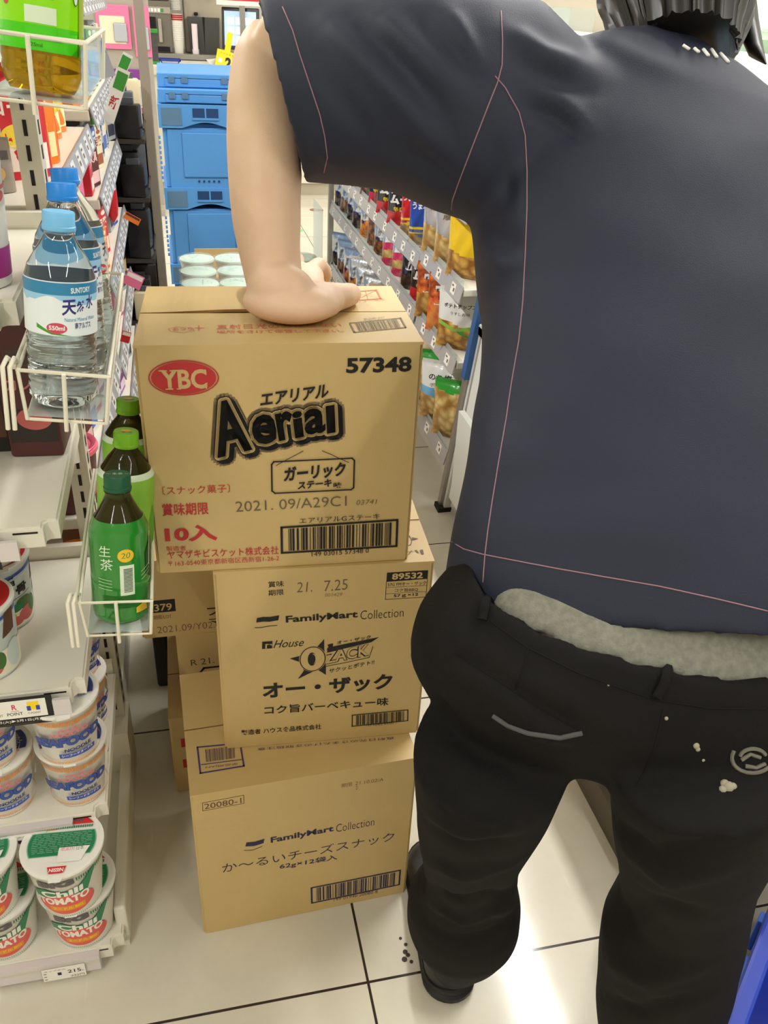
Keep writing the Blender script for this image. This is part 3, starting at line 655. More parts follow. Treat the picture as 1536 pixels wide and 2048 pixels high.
DETAIL = {
 'stitch': [[(0.2462, 0.6867, 0.853), (0.2452, 0.6647, 0.8628), (0.2472, 0.6515, 0.8668), (0.2522, 0.6379, 0.8721), (0.2578, 0.6267, 0.8759), (0.2625, 0.6198, 0.8784), (0.2672, 0.6134, 0.8806), (0.272, 0.6074, 0.8826), (0.2769, 0.6017, 0.8843), (0.2818, 0.5964, 0.8859), (0.2866, 0.5916, 0.8871), (0.2915, 0.5871, 0.8882), (0.2965, 0.5828, 0.8892), (0.3014, 0.5787, 0.89), (0.3065, 0.5748, 0.8907), (0.3116, 0.5712, 0.8912), (0.3168, 0.5677, 0.8918), (0.322, 0.5643, 0.8923), (0.3272, 0.5611, 0.8926), (0.3325, 0.558, 0.8929), (0.3378, 0.5549, 0.8931), (0.3431, 0.5519, 0.8933), (0.3484, 0.549, 0.8935), (0.3538, 0.5461, 0.8936), (0.3591, 0.5434, 0.8937), (0.3645, 0.5406, 0.8937), (0.3699, 0.5379, 0.8938), (0.3752, 0.5352, 0.8938), (0.3805, 0.5324, 0.8939), (0.3858, 0.5297, 0.8939), (0.3916, 0.5265, 0.8937), (0.3974, 0.5234, 0.8935), (0.4032, 0.5204, 0.8932), (0.409, 0.5173, 0.8929), (0.4147, 0.5142, 0.8927), (0.4205, 0.5112, 0.8924), (0.4263, 0.5082, 0.8921), (0.432, 0.5054, 0.8916), (0.4377, 0.5027, 0.891), (0.4435, 0.5001, 0.8904), (0.4493, 0.4975, 0.8897), (0.4551, 0.495, 0.889), (0.4611, 0.4926, 0.8881), (0.4672, 0.4904, 0.8871)], [(0.3313, 0.9387, 1.2574), (0.3366, 0.9363, 1.2524), (0.3419, 0.934, 1.2474), (0.3456, 0.9316, 1.2419), (0.3494, 0.9295, 1.2363), (0.3534, 0.9275, 1.2307), (0.3573, 0.9256, 1.225), (0.3596, 0.9232, 1.2181), (0.362, 0.9211, 1.2112), (0.3645, 0.9193, 1.2042), (0.3653, 0.9178, 1.1975), (0.3661, 0.9161, 1.1909), (0.3666, 0.914, 1.1843), (0.3665, 0.9103, 1.178), (0.3657, 0.9047, 1.1719), (0.3638, 0.8972, 1.1652), (0.3619, 0.8899, 1.1584), (0.3605, 0.8836, 1.1516), (0.3592, 0.8776, 1.1447), (0.3579, 0.8718, 1.1378), (0.3565, 0.8664, 1.1309), (0.3555, 0.8619, 1.1237), (0.3545, 0.8577, 1.1165), (0.3533, 0.8528, 1.1095), (0.3518, 0.8471, 1.1027), (0.3497, 0.8404, 1.0971), (0.3482, 0.8354, 1.091), (0.3471, 0.8313, 1.0848), (0.3456, 0.8262, 1.0788), (0.3436, 0.8198, 1.0733), (0.3413, 0.8129, 1.0679), (0.3391, 0.8061, 1.0626), (0.3365, 0.7991, 1.0565), (0.334, 0.7925, 1.0504), (0.3316, 0.7861, 1.0442), (0.3292, 0.7799, 1.038), (0.327, 0.7739, 1.0318), (0.3244, 0.7686, 1.0253), (0.3217, 0.7632, 1.019), (0.319, 0.7576, 1.0128), (0.3163, 0.752, 1.0066), (0.3136, 0.7464, 1.0004), (0.311, 0.7407, 0.9944), (0.3085, 0.7351, 0.9883), (0.306, 0.7294, 0.9823), (0.3034, 0.7235, 0.9764), (0.3007, 0.7174, 0.9707), (0.2977, 0.7112, 0.9652), (0.2947, 0.7048, 0.9597), (0.2917, 0.6987, 0.9542), (0.289, 0.6929, 0.9486), (0.2864, 0.6875, 0.9428), (0.2839, 0.6823, 0.937), (0.2816, 0.6772, 0.9311), (0.2792, 0.6721, 0.9253), (0.2767, 0.6668, 0.9196), (0.2742, 0.6614, 0.914), (0.2718, 0.6561, 0.909), (0.2695, 0.6508, 0.904), (0.2672, 0.6456, 0.899), (0.2649, 0.6405, 0.8939), (0.2628, 0.6351, 0.8882), (0.2607, 0.63, 0.8823), (0.2588, 0.6251, 0.8763), (0.2569, 0.6193, 0.8699), (0.2551, 0.6138, 0.8635), (0.2535, 0.6087, 0.8567)], [(0.3478, 0.9873, 1.3154), (0.3455, 0.9774, 1.3089), (0.3438, 0.969, 1.3025), (0.3429, 0.9629, 1.2961), (0.3424, 0.9582, 1.2897), (0.3414, 0.9532, 1.2823), (0.3405, 0.9485, 1.2749), (0.3396, 0.9439, 1.2675), (0.3366, 0.9396, 1.2596), (0.3339, 0.9361, 1.2517), (0.33, 0.933, 1.2441), (0.3262, 0.9299, 1.2364), (0.3225, 0.9271, 1.2288), (0.3193, 0.9252, 1.2212), (0.3163, 0.9239, 1.2135), (0.3134, 0.9231, 1.2057), (0.3107, 0.9228, 1.1979), (0.3083, 0.9235, 1.1898), (0.3062, 0.9249, 1.1815), (0.3042, 0.927, 1.173), (0.3028, 0.931, 1.1641), (0.3023, 0.9363, 1.1562), (0.3019, 0.9419, 1.1481), (0.3015, 0.9473, 1.1398), (0.3019, 0.9555, 1.1308), (0.3074, 0.9735, 1.1163)], [(0.1302, 1.0926, 1.3077), (0.1324, 1.0813, 1.3007), (0.1348, 1.0719, 1.2937), (0.1374, 1.0636, 1.2868), (0.1391, 1.0562, 1.2792), (0.1409, 1.0497, 1.2716), (0.1427, 1.0434, 1.264), (0.1447, 1.0382, 1.2572), (0.1467, 1.0333, 1.2503), (0.1488, 1.0288, 1.2434), (0.151, 1.0249, 1.2365), (0.1533, 1.0215, 1.2295), (0.1556, 1.0187, 1.2224), (0.1581, 1.0165, 1.2153), (0.1606, 1.0148, 1.208), (0.1624, 1.0141, 1.2006), (0.1643, 1.0136, 1.1931), (0.1663, 1.014, 1.1854), (0.1681, 1.0156, 1.1748), (0.1702, 1.0187, 1.1639), (0.17, 1.029, 1.1542), (0.1701, 1.0418, 1.1439)]],
 'letters': [[(0.5582, 0.9726, 1.2919), (0.5597, 0.9704, 1.2907), (0.5613, 0.9683, 1.2896), (0.5628, 0.9662, 1.2885)], [(0.5707, 0.9696, 1.2895), (0.5714, 0.9672, 1.2884), (0.5722, 0.965, 1.2873), (0.5731, 0.9627, 1.2861)], [(0.583, 0.9713, 1.2889), (0.5829, 0.968, 1.2875), (0.5829, 0.9647, 1.2861), (0.583, 0.9616, 1.2847), (0.5832, 0.9587, 1.2833)], [(0.596, 0.9766, 1.2891), (0.5955, 0.972, 1.2874), (0.595, 0.9675, 1.2856), (0.5946, 0.9633, 1.2839), (0.5943, 0.9593, 1.2822)], [(0.606, 0.9728, 1.2857), (0.606, 0.9694, 1.2844), (0.606, 0.9662, 1.2831), (0.6062, 0.9631, 1.2819), (0.6063, 0.9601, 1.2806), (0.6066, 0.9573, 1.2793), (0.607, 0.9547, 1.278)]],
 'loops': [[(0.2749, 0.6407, 0.8295), (0.2706, 0.6314, 0.8298), (0.2665, 0.6223, 0.83), (0.2455, 0.5764, 0.8591), (0.2427, 0.5713, 0.8564), (0.2404, 0.567, 0.853), (0.2385, 0.5632, 0.8497)], [(0.4083, 0.5192, 0.8114), (0.3775, 0.4795, 0.8434), (0.3743, 0.4749, 0.8401), (0.3723, 0.4723, 0.8365), (0.3696, 0.4703, 0.833), (0.3669, 0.4685, 0.8296), (0.3643, 0.4667, 0.8261)]],
 'seams': [[(0.3698, 0.4616, 0.8165), (0.3677, 0.4584, 0.8113), (0.366, 0.4556, 0.8059), (0.3644, 0.4529, 0.8002), (0.3624, 0.4504, 0.7944), (0.3608, 0.4482, 0.7882), (0.36, 0.447, 0.7808), (0.3591, 0.4471, 0.7729), (0.358, 0.447, 0.7653), (0.3559, 0.4455, 0.7594), (0.3516, 0.4423, 0.7555), (0.3463, 0.4378, 0.7532)], [(0.245, 0.5612, 0.8493), (0.2489, 0.5551, 0.8485), (0.253, 0.5493, 0.8475), (0.2571, 0.5436, 0.8464), (0.2611, 0.5382, 0.8453), (0.2653, 0.5329, 0.844), (0.2694, 0.5277, 0.8426), (0.2742, 0.523, 0.8419), (0.279, 0.5185, 0.8411), (0.2839, 0.5141, 0.8402), (0.2888, 0.5099, 0.8391), (0.2937, 0.5057, 0.838), (0.2987, 0.5018, 0.8368), (0.3038, 0.498, 0.8354), (0.309, 0.4949, 0.8346), (0.3142, 0.4919, 0.8337), (0.3194, 0.489, 0.8327), (0.3248, 0.4862, 0.8316), (0.3301, 0.4835, 0.8304), (0.3355, 0.4809, 0.8292), (0.3409, 0.4782, 0.828), (0.3463, 0.4757, 0.8267), (0.3518, 0.4732, 0.8253), (0.3573, 0.4707, 0.8239), (0.3627, 0.4682, 0.8226), (0.3684, 0.4663, 0.8222), (0.3741, 0.4644, 0.8219), (0.3798, 0.4626, 0.8214), (0.3855, 0.4608, 0.821), (0.3912, 0.4589, 0.8206), (0.3969, 0.4571, 0.8202), (0.4026, 0.4552, 0.8197), (0.4084, 0.4534, 0.8193), (0.4143, 0.4522, 0.8194), (0.4202, 0.451, 0.8194), (0.4262, 0.4498, 0.8194), (0.4323, 0.4487, 0.8194), (0.4384, 0.4477, 0.8192), (0.4447, 0.4467, 0.819), (0.4511, 0.4459, 0.8186), (0.4575, 0.4451, 0.8182)], [(0.2705, 0.528, 0.8435), (0.2672, 0.5231, 0.8378), (0.2638, 0.5181, 0.8321), (0.2603, 0.5139, 0.827), (0.2573, 0.5108, 0.8208), (0.2552, 0.5093, 0.813)], [(0.2127, 0.5558, 0.8214), (0.2175, 0.551, 0.82), (0.2223, 0.5461, 0.8187), (0.2266, 0.5404, 0.8183), (0.231, 0.535, 0.8176), (0.2354, 0.5296, 0.8169), (0.2398, 0.5245, 0.8159), (0.2442, 0.5197, 0.8147), (0.2485, 0.5149, 0.8135), (0.2527, 0.5102, 0.8123), (0.2572, 0.5059, 0.8106), (0.2617, 0.5017, 0.8089), (0.2663, 0.4978, 0.8069), (0.2709, 0.4939, 0.8049), (0.2762, 0.4903, 0.8029), (0.2815, 0.4868, 0.8008), (0.2868, 0.4834, 0.7987), (0.292, 0.4797, 0.7969), (0.2967, 0.4754, 0.7957), (0.3018, 0.4717, 0.7939)]],
 'pocket': [(0.2377, 0.5086, 0.7859), (0.2425, 0.5025, 0.7852), (0.2477, 0.4972, 0.7835), (0.2522, 0.4931, 0.7838), (0.2569, 0.4893, 0.7839), (0.2616, 0.4857, 0.7838), (0.2669, 0.4814, 0.7857), (0.2726, 0.4775, 0.7872), (0.2787, 0.4745, 0.7877), (0.2851, 0.4721, 0.7876), (0.2912, 0.4711, 0.7894), (0.2974, 0.4704, 0.791), (0.3037, 0.4699, 0.7922)],
 'patch': [[(0.4591, 0.4208, 0.7783), (0.4551, 0.4187, 0.7766), (0.4502, 0.4173, 0.7753), (0.4452, 0.4171, 0.7741), (0.4427, 0.4176, 0.7736), (0.4403, 0.4181, 0.7732), (0.4381, 0.419, 0.773), (0.4358, 0.4198, 0.7728), (0.432, 0.4222, 0.7732), (0.4289, 0.4248, 0.7745), (0.4267, 0.4273, 0.7768), (0.4254, 0.4292, 0.7803), (0.4254, 0.4307, 0.7842), (0.4268, 0.4319, 0.7879)], [(0.4323, 0.4292, 0.783), (0.4331, 0.4299, 0.7847), (0.4344, 0.4303, 0.7863), (0.4363, 0.4305, 0.7875), (0.4387, 0.4306, 0.7884), (0.4414, 0.4305, 0.7888), (0.4443, 0.4302, 0.7888), (0.4471, 0.4297, 0.7883), (0.4498, 0.429, 0.7874), (0.4521, 0.4283, 0.786), (0.4539, 0.4274, 0.7846), (0.455, 0.4265, 0.783)], [(0.4335, 0.4276, 0.7798), (0.4362, 0.428, 0.7813), (0.4389, 0.4284, 0.7828), (0.4415, 0.4287, 0.7843), (0.4445, 0.4279, 0.7832), (0.4475, 0.427, 0.7823), (0.4503, 0.426, 0.7814)], [(0.4363, 0.4243, 0.7758), (0.4392, 0.4233, 0.7757), (0.4419, 0.4221, 0.7757), (0.4448, 0.4209, 0.7756), (0.4476, 0.4212, 0.7764), (0.4505, 0.4216, 0.7771), (0.4534, 0.4218, 0.7778)]],
 'spots': [((0.415, 0.417, 0.7661), 0.0042), ((0.4163, 0.4136, 0.766), 0.0052), ((0.4109, 0.4129, 0.7649), 0.0036), ((0.4199, 0.413, 0.7666), 0.0036), ((0.3955, 0.4409, 0.7906), 0.003), ((0.3968, 0.4394, 0.7878), 0.0024), ((0.4021, 0.4353, 0.7782), 0.0018), ((0.3719, 0.4576, 0.8099), 0.002), ((0.3278, 0.485, 0.8295), 0.0015)],
 'shirt_folds': [([(0.1712, 1.0516, 1.2979), (0.1863, 1.0268, 1.2829), (0.2019, 1.0067, 1.2681), (0.2138, 0.9922, 1.2553), (0.2259, 0.9785, 1.2426), (0.238, 0.9655, 1.2298), (0.2505, 0.9533, 1.2138), (0.2637, 0.9437, 1.1975), (0.2781, 0.9373, 1.1805)], 0.013, 0.008), ([(0.196, 1.0376, 1.3016), (0.2087, 1.0173, 1.2896), (0.2218, 1.0004, 1.2777), (0.235, 0.9843, 1.2659), (0.2464, 0.9689, 1.2534), (0.258, 0.9545, 1.2408), (0.27, 0.9421, 1.2282), (0.2826, 0.9329, 1.2081), (0.2968, 0.9277, 1.1871)], 0.011, -0.006), ([(0.2252, 1.0216, 1.3056), (0.2376, 1.0013, 1.2929), (0.2501, 0.9832, 1.2804), (0.2626, 0.9657, 1.268), (0.2799, 0.946, 1.2515), (0.2996, 0.9342, 1.2345)], 0.013, 0.007), ([(0.1536, 1.0423, 1.2739), (0.1666, 1.0201, 1.2518), (0.1806, 1.004, 1.2294), (0.1938, 0.9938, 1.2128), (0.2075, 0.986, 1.1958), (0.2222, 0.9813, 1.1782)], 0.014, -0.005), ([(0.2588, 1.0038, 1.3097), (0.2724, 0.9801, 1.2962), (0.2873, 0.9623, 1.2828), (0.3034, 0.9477, 1.2659), (0.3203, 0.9357, 1.2489)], 0.011, -0.006), ([(0.293, 0.9911, 1.3137), (0.303, 0.9623, 1.2879), (0.3156, 0.9407, 1.2576)], 0.01, 0.006), ([(0.3529, 0.9679, 1.2987), (0.3708, 0.9599, 1.2883), (0.3879, 0.9495, 1.2779), (0.4105, 0.9483, 1.2741), (0.4336, 0.9475, 1.2703)], 0.014, 0.008), ([(0.3549, 0.9503, 1.2767), (0.3755, 0.9421, 1.2664), (0.3969, 0.9356, 1.2558), (0.4208, 0.9296, 1.25), (0.4446, 0.9231, 1.2441)], 0.012, -0.006), ([(0.3695, 0.9281, 1.2321), (0.4003, 0.9163, 1.2198), (0.4171, 0.8961, 1.2034)], 0.01, -0.007), ([(0.3697, 0.9357, 1.2503), (0.4012, 0.9255, 1.238), (0.4154, 0.9139, 1.2252), (0.4281, 0.8992, 1.2128)], 0.011, 0.006), ([(0.3433, 0.9176, 1.1893), (0.3534, 0.9151, 1.1699), (0.3575, 0.897, 1.153), (0.3547, 0.8786, 1.1337), (0.3523, 0.8614, 1.1146)], 0.014, 0.005), ([(0.3285, 0.92, 1.2034), (0.3456, 0.9169, 1.1695), (0.3504, 0.9077, 1.1509), (0.3507, 0.887, 1.1345)], 0.011, -0.006), ([(0.3291, 0.937, 1.1241), (0.3368, 0.8848, 1.1039), (0.3483, 0.8532, 1.1011)], 0.013, -0.005), ([(0.3297, 0.9009, 1.0893), (0.3364, 0.8605, 1.0836), (0.3536, 0.8357, 1.0953)], 0.012, 0.005), ([(0.2605, 0.6851, 0.9013), (0.2728, 0.6655, 0.9173), (0.2872, 0.6531, 0.9286), (0.3024, 0.6438, 0.938), (0.318, 0.6364, 0.9463), (0.3325, 0.6246, 0.9485), (0.3471, 0.6137, 0.9503), (0.3619, 0.6038, 0.9516), (0.3768, 0.5947, 0.9525), (0.3921, 0.5864, 0.9528)], 0.03, -0.004), ([(0.2734, 0.6317, 0.8986), (0.2878, 0.6195, 0.906), (0.3026, 0.6093, 0.9121), (0.3176, 0.6002, 0.9174), (0.3328, 0.5922, 0.9221), (0.3482, 0.585, 0.9262), (0.3629, 0.575, 0.9258), (0.3779, 0.5658, 0.9249), (0.3929, 0.5571, 0.9238), (0.408, 0.5486, 0.9226), (0.4229, 0.5401, 0.9214)], 0.03, 0.004), ([(0.2963, 0.7548, 0.9759), (0.3035, 0.7154, 0.9768), (0.3133, 0.6858, 0.9741), (0.3272, 0.6706, 0.977), (0.3417, 0.658, 0.9788), (0.3567, 0.647, 0.9798)], 0.025, -0.003), ([(0.4632, 1.0009, 1.2939), (0.4773, 0.9814, 1.2873), (0.4926, 0.9651, 1.2807), (0.517, 0.946, 1.2731), (0.5429, 0.9301, 1.2655)], 0.018, 0.005), ([(0.3046, 0.9397, 1.1446), (0.2706, 0.9471, 1.1688), (0.2409, 0.9659, 1.1807)], 0.016, -0.006), ([(0.1852, 1.0212, 1.1558), (0.1624, 1.0238, 1.171), (0.1508, 1.0225, 1.1968)], 0.012, 0.004)],
 'trouser_folds': [([(0.213, 0.5565, 0.8208), (0.226, 0.5388, 0.8197), (0.2392, 0.5232, 0.8172), (0.2544, 0.5068, 0.8126), (0.2701, 0.4925, 0.8064), (0.2857, 0.4815, 0.8007), (0.3019, 0.4719, 0.7937)], 0.008, -0.007), ([(0.219, 0.5453, 0.818), (0.2337, 0.5259, 0.8142), (0.2488, 0.5087, 0.8089), (0.2614, 0.4956, 0.802), (0.275, 0.4847, 0.793), (0.2901, 0.4763, 0.7812)], 0.012, 0.006), ([(0.2387, 0.5103, 0.7843), (0.2644, 0.4908, 0.7785), (0.2881, 0.4773, 0.782), (0.304, 0.4706, 0.7917)], 0.008, 0.006), ([(0.1895, 0.5873, 0.78), (0.2116, 0.574, 0.7321), (0.2206, 0.5479, 0.7239), (0.2285, 0.5208, 0.7183), (0.2432, 0.5028, 0.7156), (0.2577, 0.4858, 0.7123)], 0.016, 0.006), ([(0.1987, 0.5605, 0.7841), (0.2118, 0.5557, 0.7528), (0.2237, 0.5463, 0.725), (0.2348, 0.5262, 0.721), (0.2458, 0.5073, 0.7166)], 0.014, -0.006), ([(0.1967, 0.5168, 0.7158), (0.2055, 0.4939, 0.7123), (0.2145, 0.4732, 0.7071), (0.2323, 0.4683, 0.7075), (0.2504, 0.464, 0.707)], 0.012, -0.007), ([(0.1876, 0.5118, 0.6635), (0.1973, 0.4875, 0.6788), (0.2113, 0.4757, 0.6785), (0.2269, 0.4636, 0.6915), (0.2454, 0.4586, 0.6951)], 0.013, 0.006), ([(0.1913, 0.5106, 0.6505), (0.2022, 0.491, 0.6581), (0.2169, 0.4817, 0.6523), (0.235, 0.4685, 0.6683), (0.2571, 0.4643, 0.6719)], 0.012, -0.006), ([(0.2067, 0.555, 0.5367), (0.2138, 0.5149, 0.5762), (0.2309, 0.5023, 0.5771), (0.2512, 0.4867, 0.6046), (0.279, 0.4869, 0.6086)], 0.012, 0.007), ([(0.2315, 0.6314, 0.3918), (0.2274, 0.5534, 0.4826), (0.2451, 0.5365, 0.4843), (0.2663, 0.5146, 0.5225), (0.3259, 0.5633, 0.4517)], 0.01, -0.007), ([(0.23, 0.6025, 0.3939), (0.2409, 0.5637, 0.4279), (0.2616, 0.5511, 0.422), (0.285, 0.5376, 0.4538), (0.3416, 0.5833, 0.3909)], 0.011, 0.007), ([(0.2335, 0.5853, 0.3691), (0.2679, 0.5559, 0.3743), (0.3093, 0.5556, 0.392)], 0.01, -0.006), ([(0.3489, 0.4563, 0.6881), (0.3473, 0.4221, 0.7073), (0.3576, 0.4043, 0.7046), (0.3672, 0.387, 0.7312), (0.3817, 0.3764, 0.7475), (0.4004, 0.3755, 0.7595), (0.4236, 0.3788, 0.7653)], 0.012, -0.008), ([(0.357, 0.4504, 0.6589), (0.3585, 0.417, 0.6776), (0.3727, 0.4004, 0.6723), (0.3815, 0.385, 0.6979), (0.3957, 0.3762, 0.7127), (0.414, 0.3717, 0.7205)], 0.014, 0.006), ([(0.4072, 0.4967, 0.4524), (0.4055, 0.4689, 0.5162), (0.3828, 0.4209, 0.6121), (0.3897, 0.4032, 0.6283), (0.4026, 0.3926, 0.6328), (0.4213, 0.3878, 0.6273)], 0.014, -0.006), ([(0.4092, 0.4864, 0.402), (0.4082, 0.4512, 0.4411), (0.4193, 0.4317, 0.4517), (0.4321, 0.4199, 0.4763), (0.4475, 0.4117, 0.4939), (0.4665, 0.4071, 0.504)], 0.014, 0.006), ([(0.4246, 0.4912, 0.3183), (0.4212, 0.4553, 0.3673), (0.4296, 0.4347, 0.386), (0.4374, 0.4194, 0.4203), (0.4511, 0.4107, 0.4402), (0.4693, 0.4067, 0.4503)], 0.012, -0.006), ([(0.2607, 0.5088, 0.8212), (0.2759, 0.4967, 0.8185), (0.2917, 0.486, 0.8146), (0.3079, 0.4765, 0.8097), (0.3232, 0.4677, 0.8032), (0.3388, 0.4594, 0.7964), (0.3544, 0.4512, 0.7893)], 0.01, 0.003), ([(0.1905, 0.5842, 0.7887), (0.201, 0.569, 0.8134), (0.2146, 0.5642, 0.8284), (0.2224, 0.5782, 0.8403), (0.2312, 0.5949, 0.8505)], 0.012, 0.004)],
}

# ------------------------------------------------------------------ the room
X0, X1, Y0, Y1 = -4.2, 4.4, -3.0, 8.4


def tile_material():
    m = bpy.data.materials.new('floor_tile')
    m.use_nodes = True
    nt = m.node_tree
    b = nt.nodes['Principled BSDF']
    N = nt.nodes.new
    tc = N('ShaderNodeTexCoord')
    mp = N('ShaderNodeMapping')
    mp.inputs['Location'].default_value = (-.203, -.738, 0)
    nt.links.new(tc.outputs['Object'], mp.inputs['Vector'])
    br = N('ShaderNodeTexBrick')
    br.offset = 0
    br.squash = 1
    br.inputs['Scale'].default_value = 1
    br.inputs['Brick Width'].default_value = .6
    br.inputs['Row Height'].default_value = .6
    br.inputs['Mortar Size'].default_value = .0022
    br.inputs['Mortar Smooth'].default_value = .1
    br.inputs['Color1'].default_value = (*lin((220, 214, 196)), 1)
    br.inputs['Color2'].default_value = (*lin((214, 207, 190)), 1)
    br.inputs['Mortar'].default_value = (*lin((52, 44, 40)), 1)
    nt.links.new(mp.outputs[0], br.inputs['Vector'])
    n = N('ShaderNodeTexNoise')
    n.inputs['Scale'].default_value = 5
    n.inputs['Detail'].default_value = 8
    n.inputs['Roughness'].default_value = .7
    nt.links.new(tc.outputs['Object'], n.inputs['Vector'])
    mr = N('ShaderNodeMapRange')
    mr.inputs[1].default_value = .3
    mr.inputs[2].default_value = .75
    mr.inputs[3].default_value = 1
    mr.inputs[4].default_value = .86
    nt.links.new(n.outputs[0], mr.inputs[0])
    mx = N('ShaderNodeMix')
    mx.data_type = 'RGBA'
    mx.blend_type = 'MULTIPLY'
    mx.inputs[0].default_value = 1
    nt.links.new(br.outputs[0], mx.inputs[6])
    nt.links.new(mr.outputs[0], mx.inputs[7])
    # pale scuffs dragged along the aisle
    mp2 = N('ShaderNodeMapping')
    mp2.inputs['Scale'].default_value = (60, 5, 1)
    mp2.inputs['Rotation'].default_value = (0, 0, .12)
    nt.links.new(tc.outputs['Object'], mp2.inputs['Vector'])
    n3 = N('ShaderNodeTexNoise')
    n3.inputs['Scale'].default_value = 1
    n3.inputs['Detail'].default_value = 2
    nt.links.new(mp2.outputs[0], n3.inputs['Vector'])
    mr3 = N('ShaderNodeMapRange')
    mr3.inputs[1].default_value = .72
    mr3.inputs[2].default_value = .8
    mr3.inputs[4].default_value = .35
    nt.links.new(n3.outputs[0], mr3.inputs[0])
    mx3 = N('ShaderNodeMix')
    mx3.data_type = 'RGBA'
    mx3.inputs[7].default_value = (*lin((236, 230, 214)), 1)
    nt.links.new(mr3.outputs[0], mx3.inputs[0])
    nt.links.new(mx.outputs[2], mx3.inputs[6])
    nt.links.new(mx3.outputs[2], b.inputs['Base Color'])
    mr2 = N('ShaderNodeMapRange')
    mr2.inputs[1].default_value = .3
    mr2.inputs[2].default_value = .8
    mr2.inputs[3].default_value = .08
    mr2.inputs[4].default_value = .16
    nt.links.new(n.outputs[0], mr2.inputs[0])
    nt.links.new(mr2.outputs[0], b.inputs['Roughness'])
    b.inputs['Specular IOR Level'].default_value = .42
    bp = N('ShaderNodeBump')
    bp.inputs['Strength'].default_value = .6
    bp.inputs['Distance'].default_value = .0015
    bp.invert = True
    nt.links.new(br.outputs['Fac'], bp.inputs['Height'])
    nt.links.new(bp.outputs[0], b.inputs['Normal'])
    MATS['floor_tile'] = m


tile_material()
mat('wall_paint', (226, 222, 208), .7)
mat('ceiling_panel', (240, 239, 234), .8)


def slab(name, x0, x1, y0, y1, z0, z1, m):
    b = MB()
    b.box(x0, x1, y0, y1, z0, z1)
    return struct(b.build(name, m))


slab('floor', X0, X1, Y0, Y1, -.06, 0, 'floor_tile')
slab('ceiling', X0, X1, Y0, Y1, CEIL, CEIL + .1, 'ceiling_panel')
slab('wall_left', X0 - .1, X0, Y0, Y1, 0, CEIL, 'wall_paint')
slab('wall_right', X1, X1 + .1, Y0, Y1, 0, CEIL, 'wall_paint')
slab('wall_back', X0, X1, Y1, Y1 + .1, 0, CEIL, 'wall_paint')
slab('wall_front', X0, X1, Y0 - .1, Y0, 0, CEIL, 'wall_paint')

mat('lamp_body', (238, 238, 236), .4)
mat('lamp_tube', (255, 250, 240), .3, emit=2.0)
k_ = 0
for lx, ys in LAMP_ROWS:
    for ly, pw in ys:
        k_ += 1
        t = thing('ceiling_lamp', 'slim white ceiling lamp with a long tube', 'ceiling lamp', (lx, ly, CEIL), 0, 'ceiling lamps in rows above the aisles')
        b = MB()
        b.box(-.06, .06, -.66, .66, -.045, 0, r=.008)
        b.build('lamp_housing', 'lamp_body', t)
        b = MB()
        b.tube([(0, -.62, -.062), (0, .62, -.062)], .014, 12)
        b.build('lamp_tube', 'lamp_tube', t, smooth=60)
        L = bpy.data.lights.new('ceiling_lamp_light', 'AREA')
        L.shape = 'RECTANGLE'
        L.size = .09
        L.size_y = 1.3
        L.energy = pw
        L.color = (1, .98, .935) if ly < 1 else (1, .985, .96)
        lo = bpy.data.objects.new('ceiling_lamp_light', L)
        COL.objects.link(lo)
        lo.parent = t
        lo.location = (0, 0, -.085)

# round floor stickers far down the aisle
mat('sticker_brown', (150, 92, 72), .5)
mat('sticker_green', (120, 214, 120), .5)
for (x, y, r, m, lb) in ((.983, 6.334, .05, 'sticker_brown', 'round brown sticker on the floor tiles before the counter'), (.75, 5.72, .05, 'sticker_green', 'round green sticker on the floor tiles in the far aisle')):
    b = MB()
    b.lathe([(r, 0), (r, .0012)], 28)
    tag(b.build('floor_sticker', m, loc=(x, y, .0005)), lb, 'sticker')
mat('scuff', (70, 62, 56), .9)
b = MB()
for (dx, dy, r) in ((0, 0, .004), (.004, .012, .003), (-.004, -.012, .0045), (.006, -.018, .003), (-.002, .024, .0025), (.003, -.006, .0035)):
    b.lathe([(r, 0), (r, .0006)], 10, M=Matrix.Translation((dx, dy, 0)))
tag(b.build('dirt_mark', 'scuff', loc=(.272, .775, .0003)), 'small dark scuff mark on the floor tile beside the left shoe', 'mark')

# ------------------------------------------------------------------ cartons
INK = {'red': 'ink_red', 'black': 'ink_black', 'kraft': 'kraft', 'grey': 'ink_grey', 'redf': 'ink_red_faint', 'greyf': 'ink_grey_faint', 'greyp': 'ink_purple_grey', 'brown': 'ink_brown', 'navy': 'ink_navy', 'navyf': 'ink_navy_faint', 'purple': 'ink_purple', 'purplef': 'ink_purple_faint', 'logo': 'logo_grey', 'white': 'white'}
CMATS = ['kraft', 'kraft_edge'] + sorted(set(INK.values()) - {'kraft'})
CIDX = {m: i for i, m in enumerate(CMATS)}
CIDX['kraft'] = 0


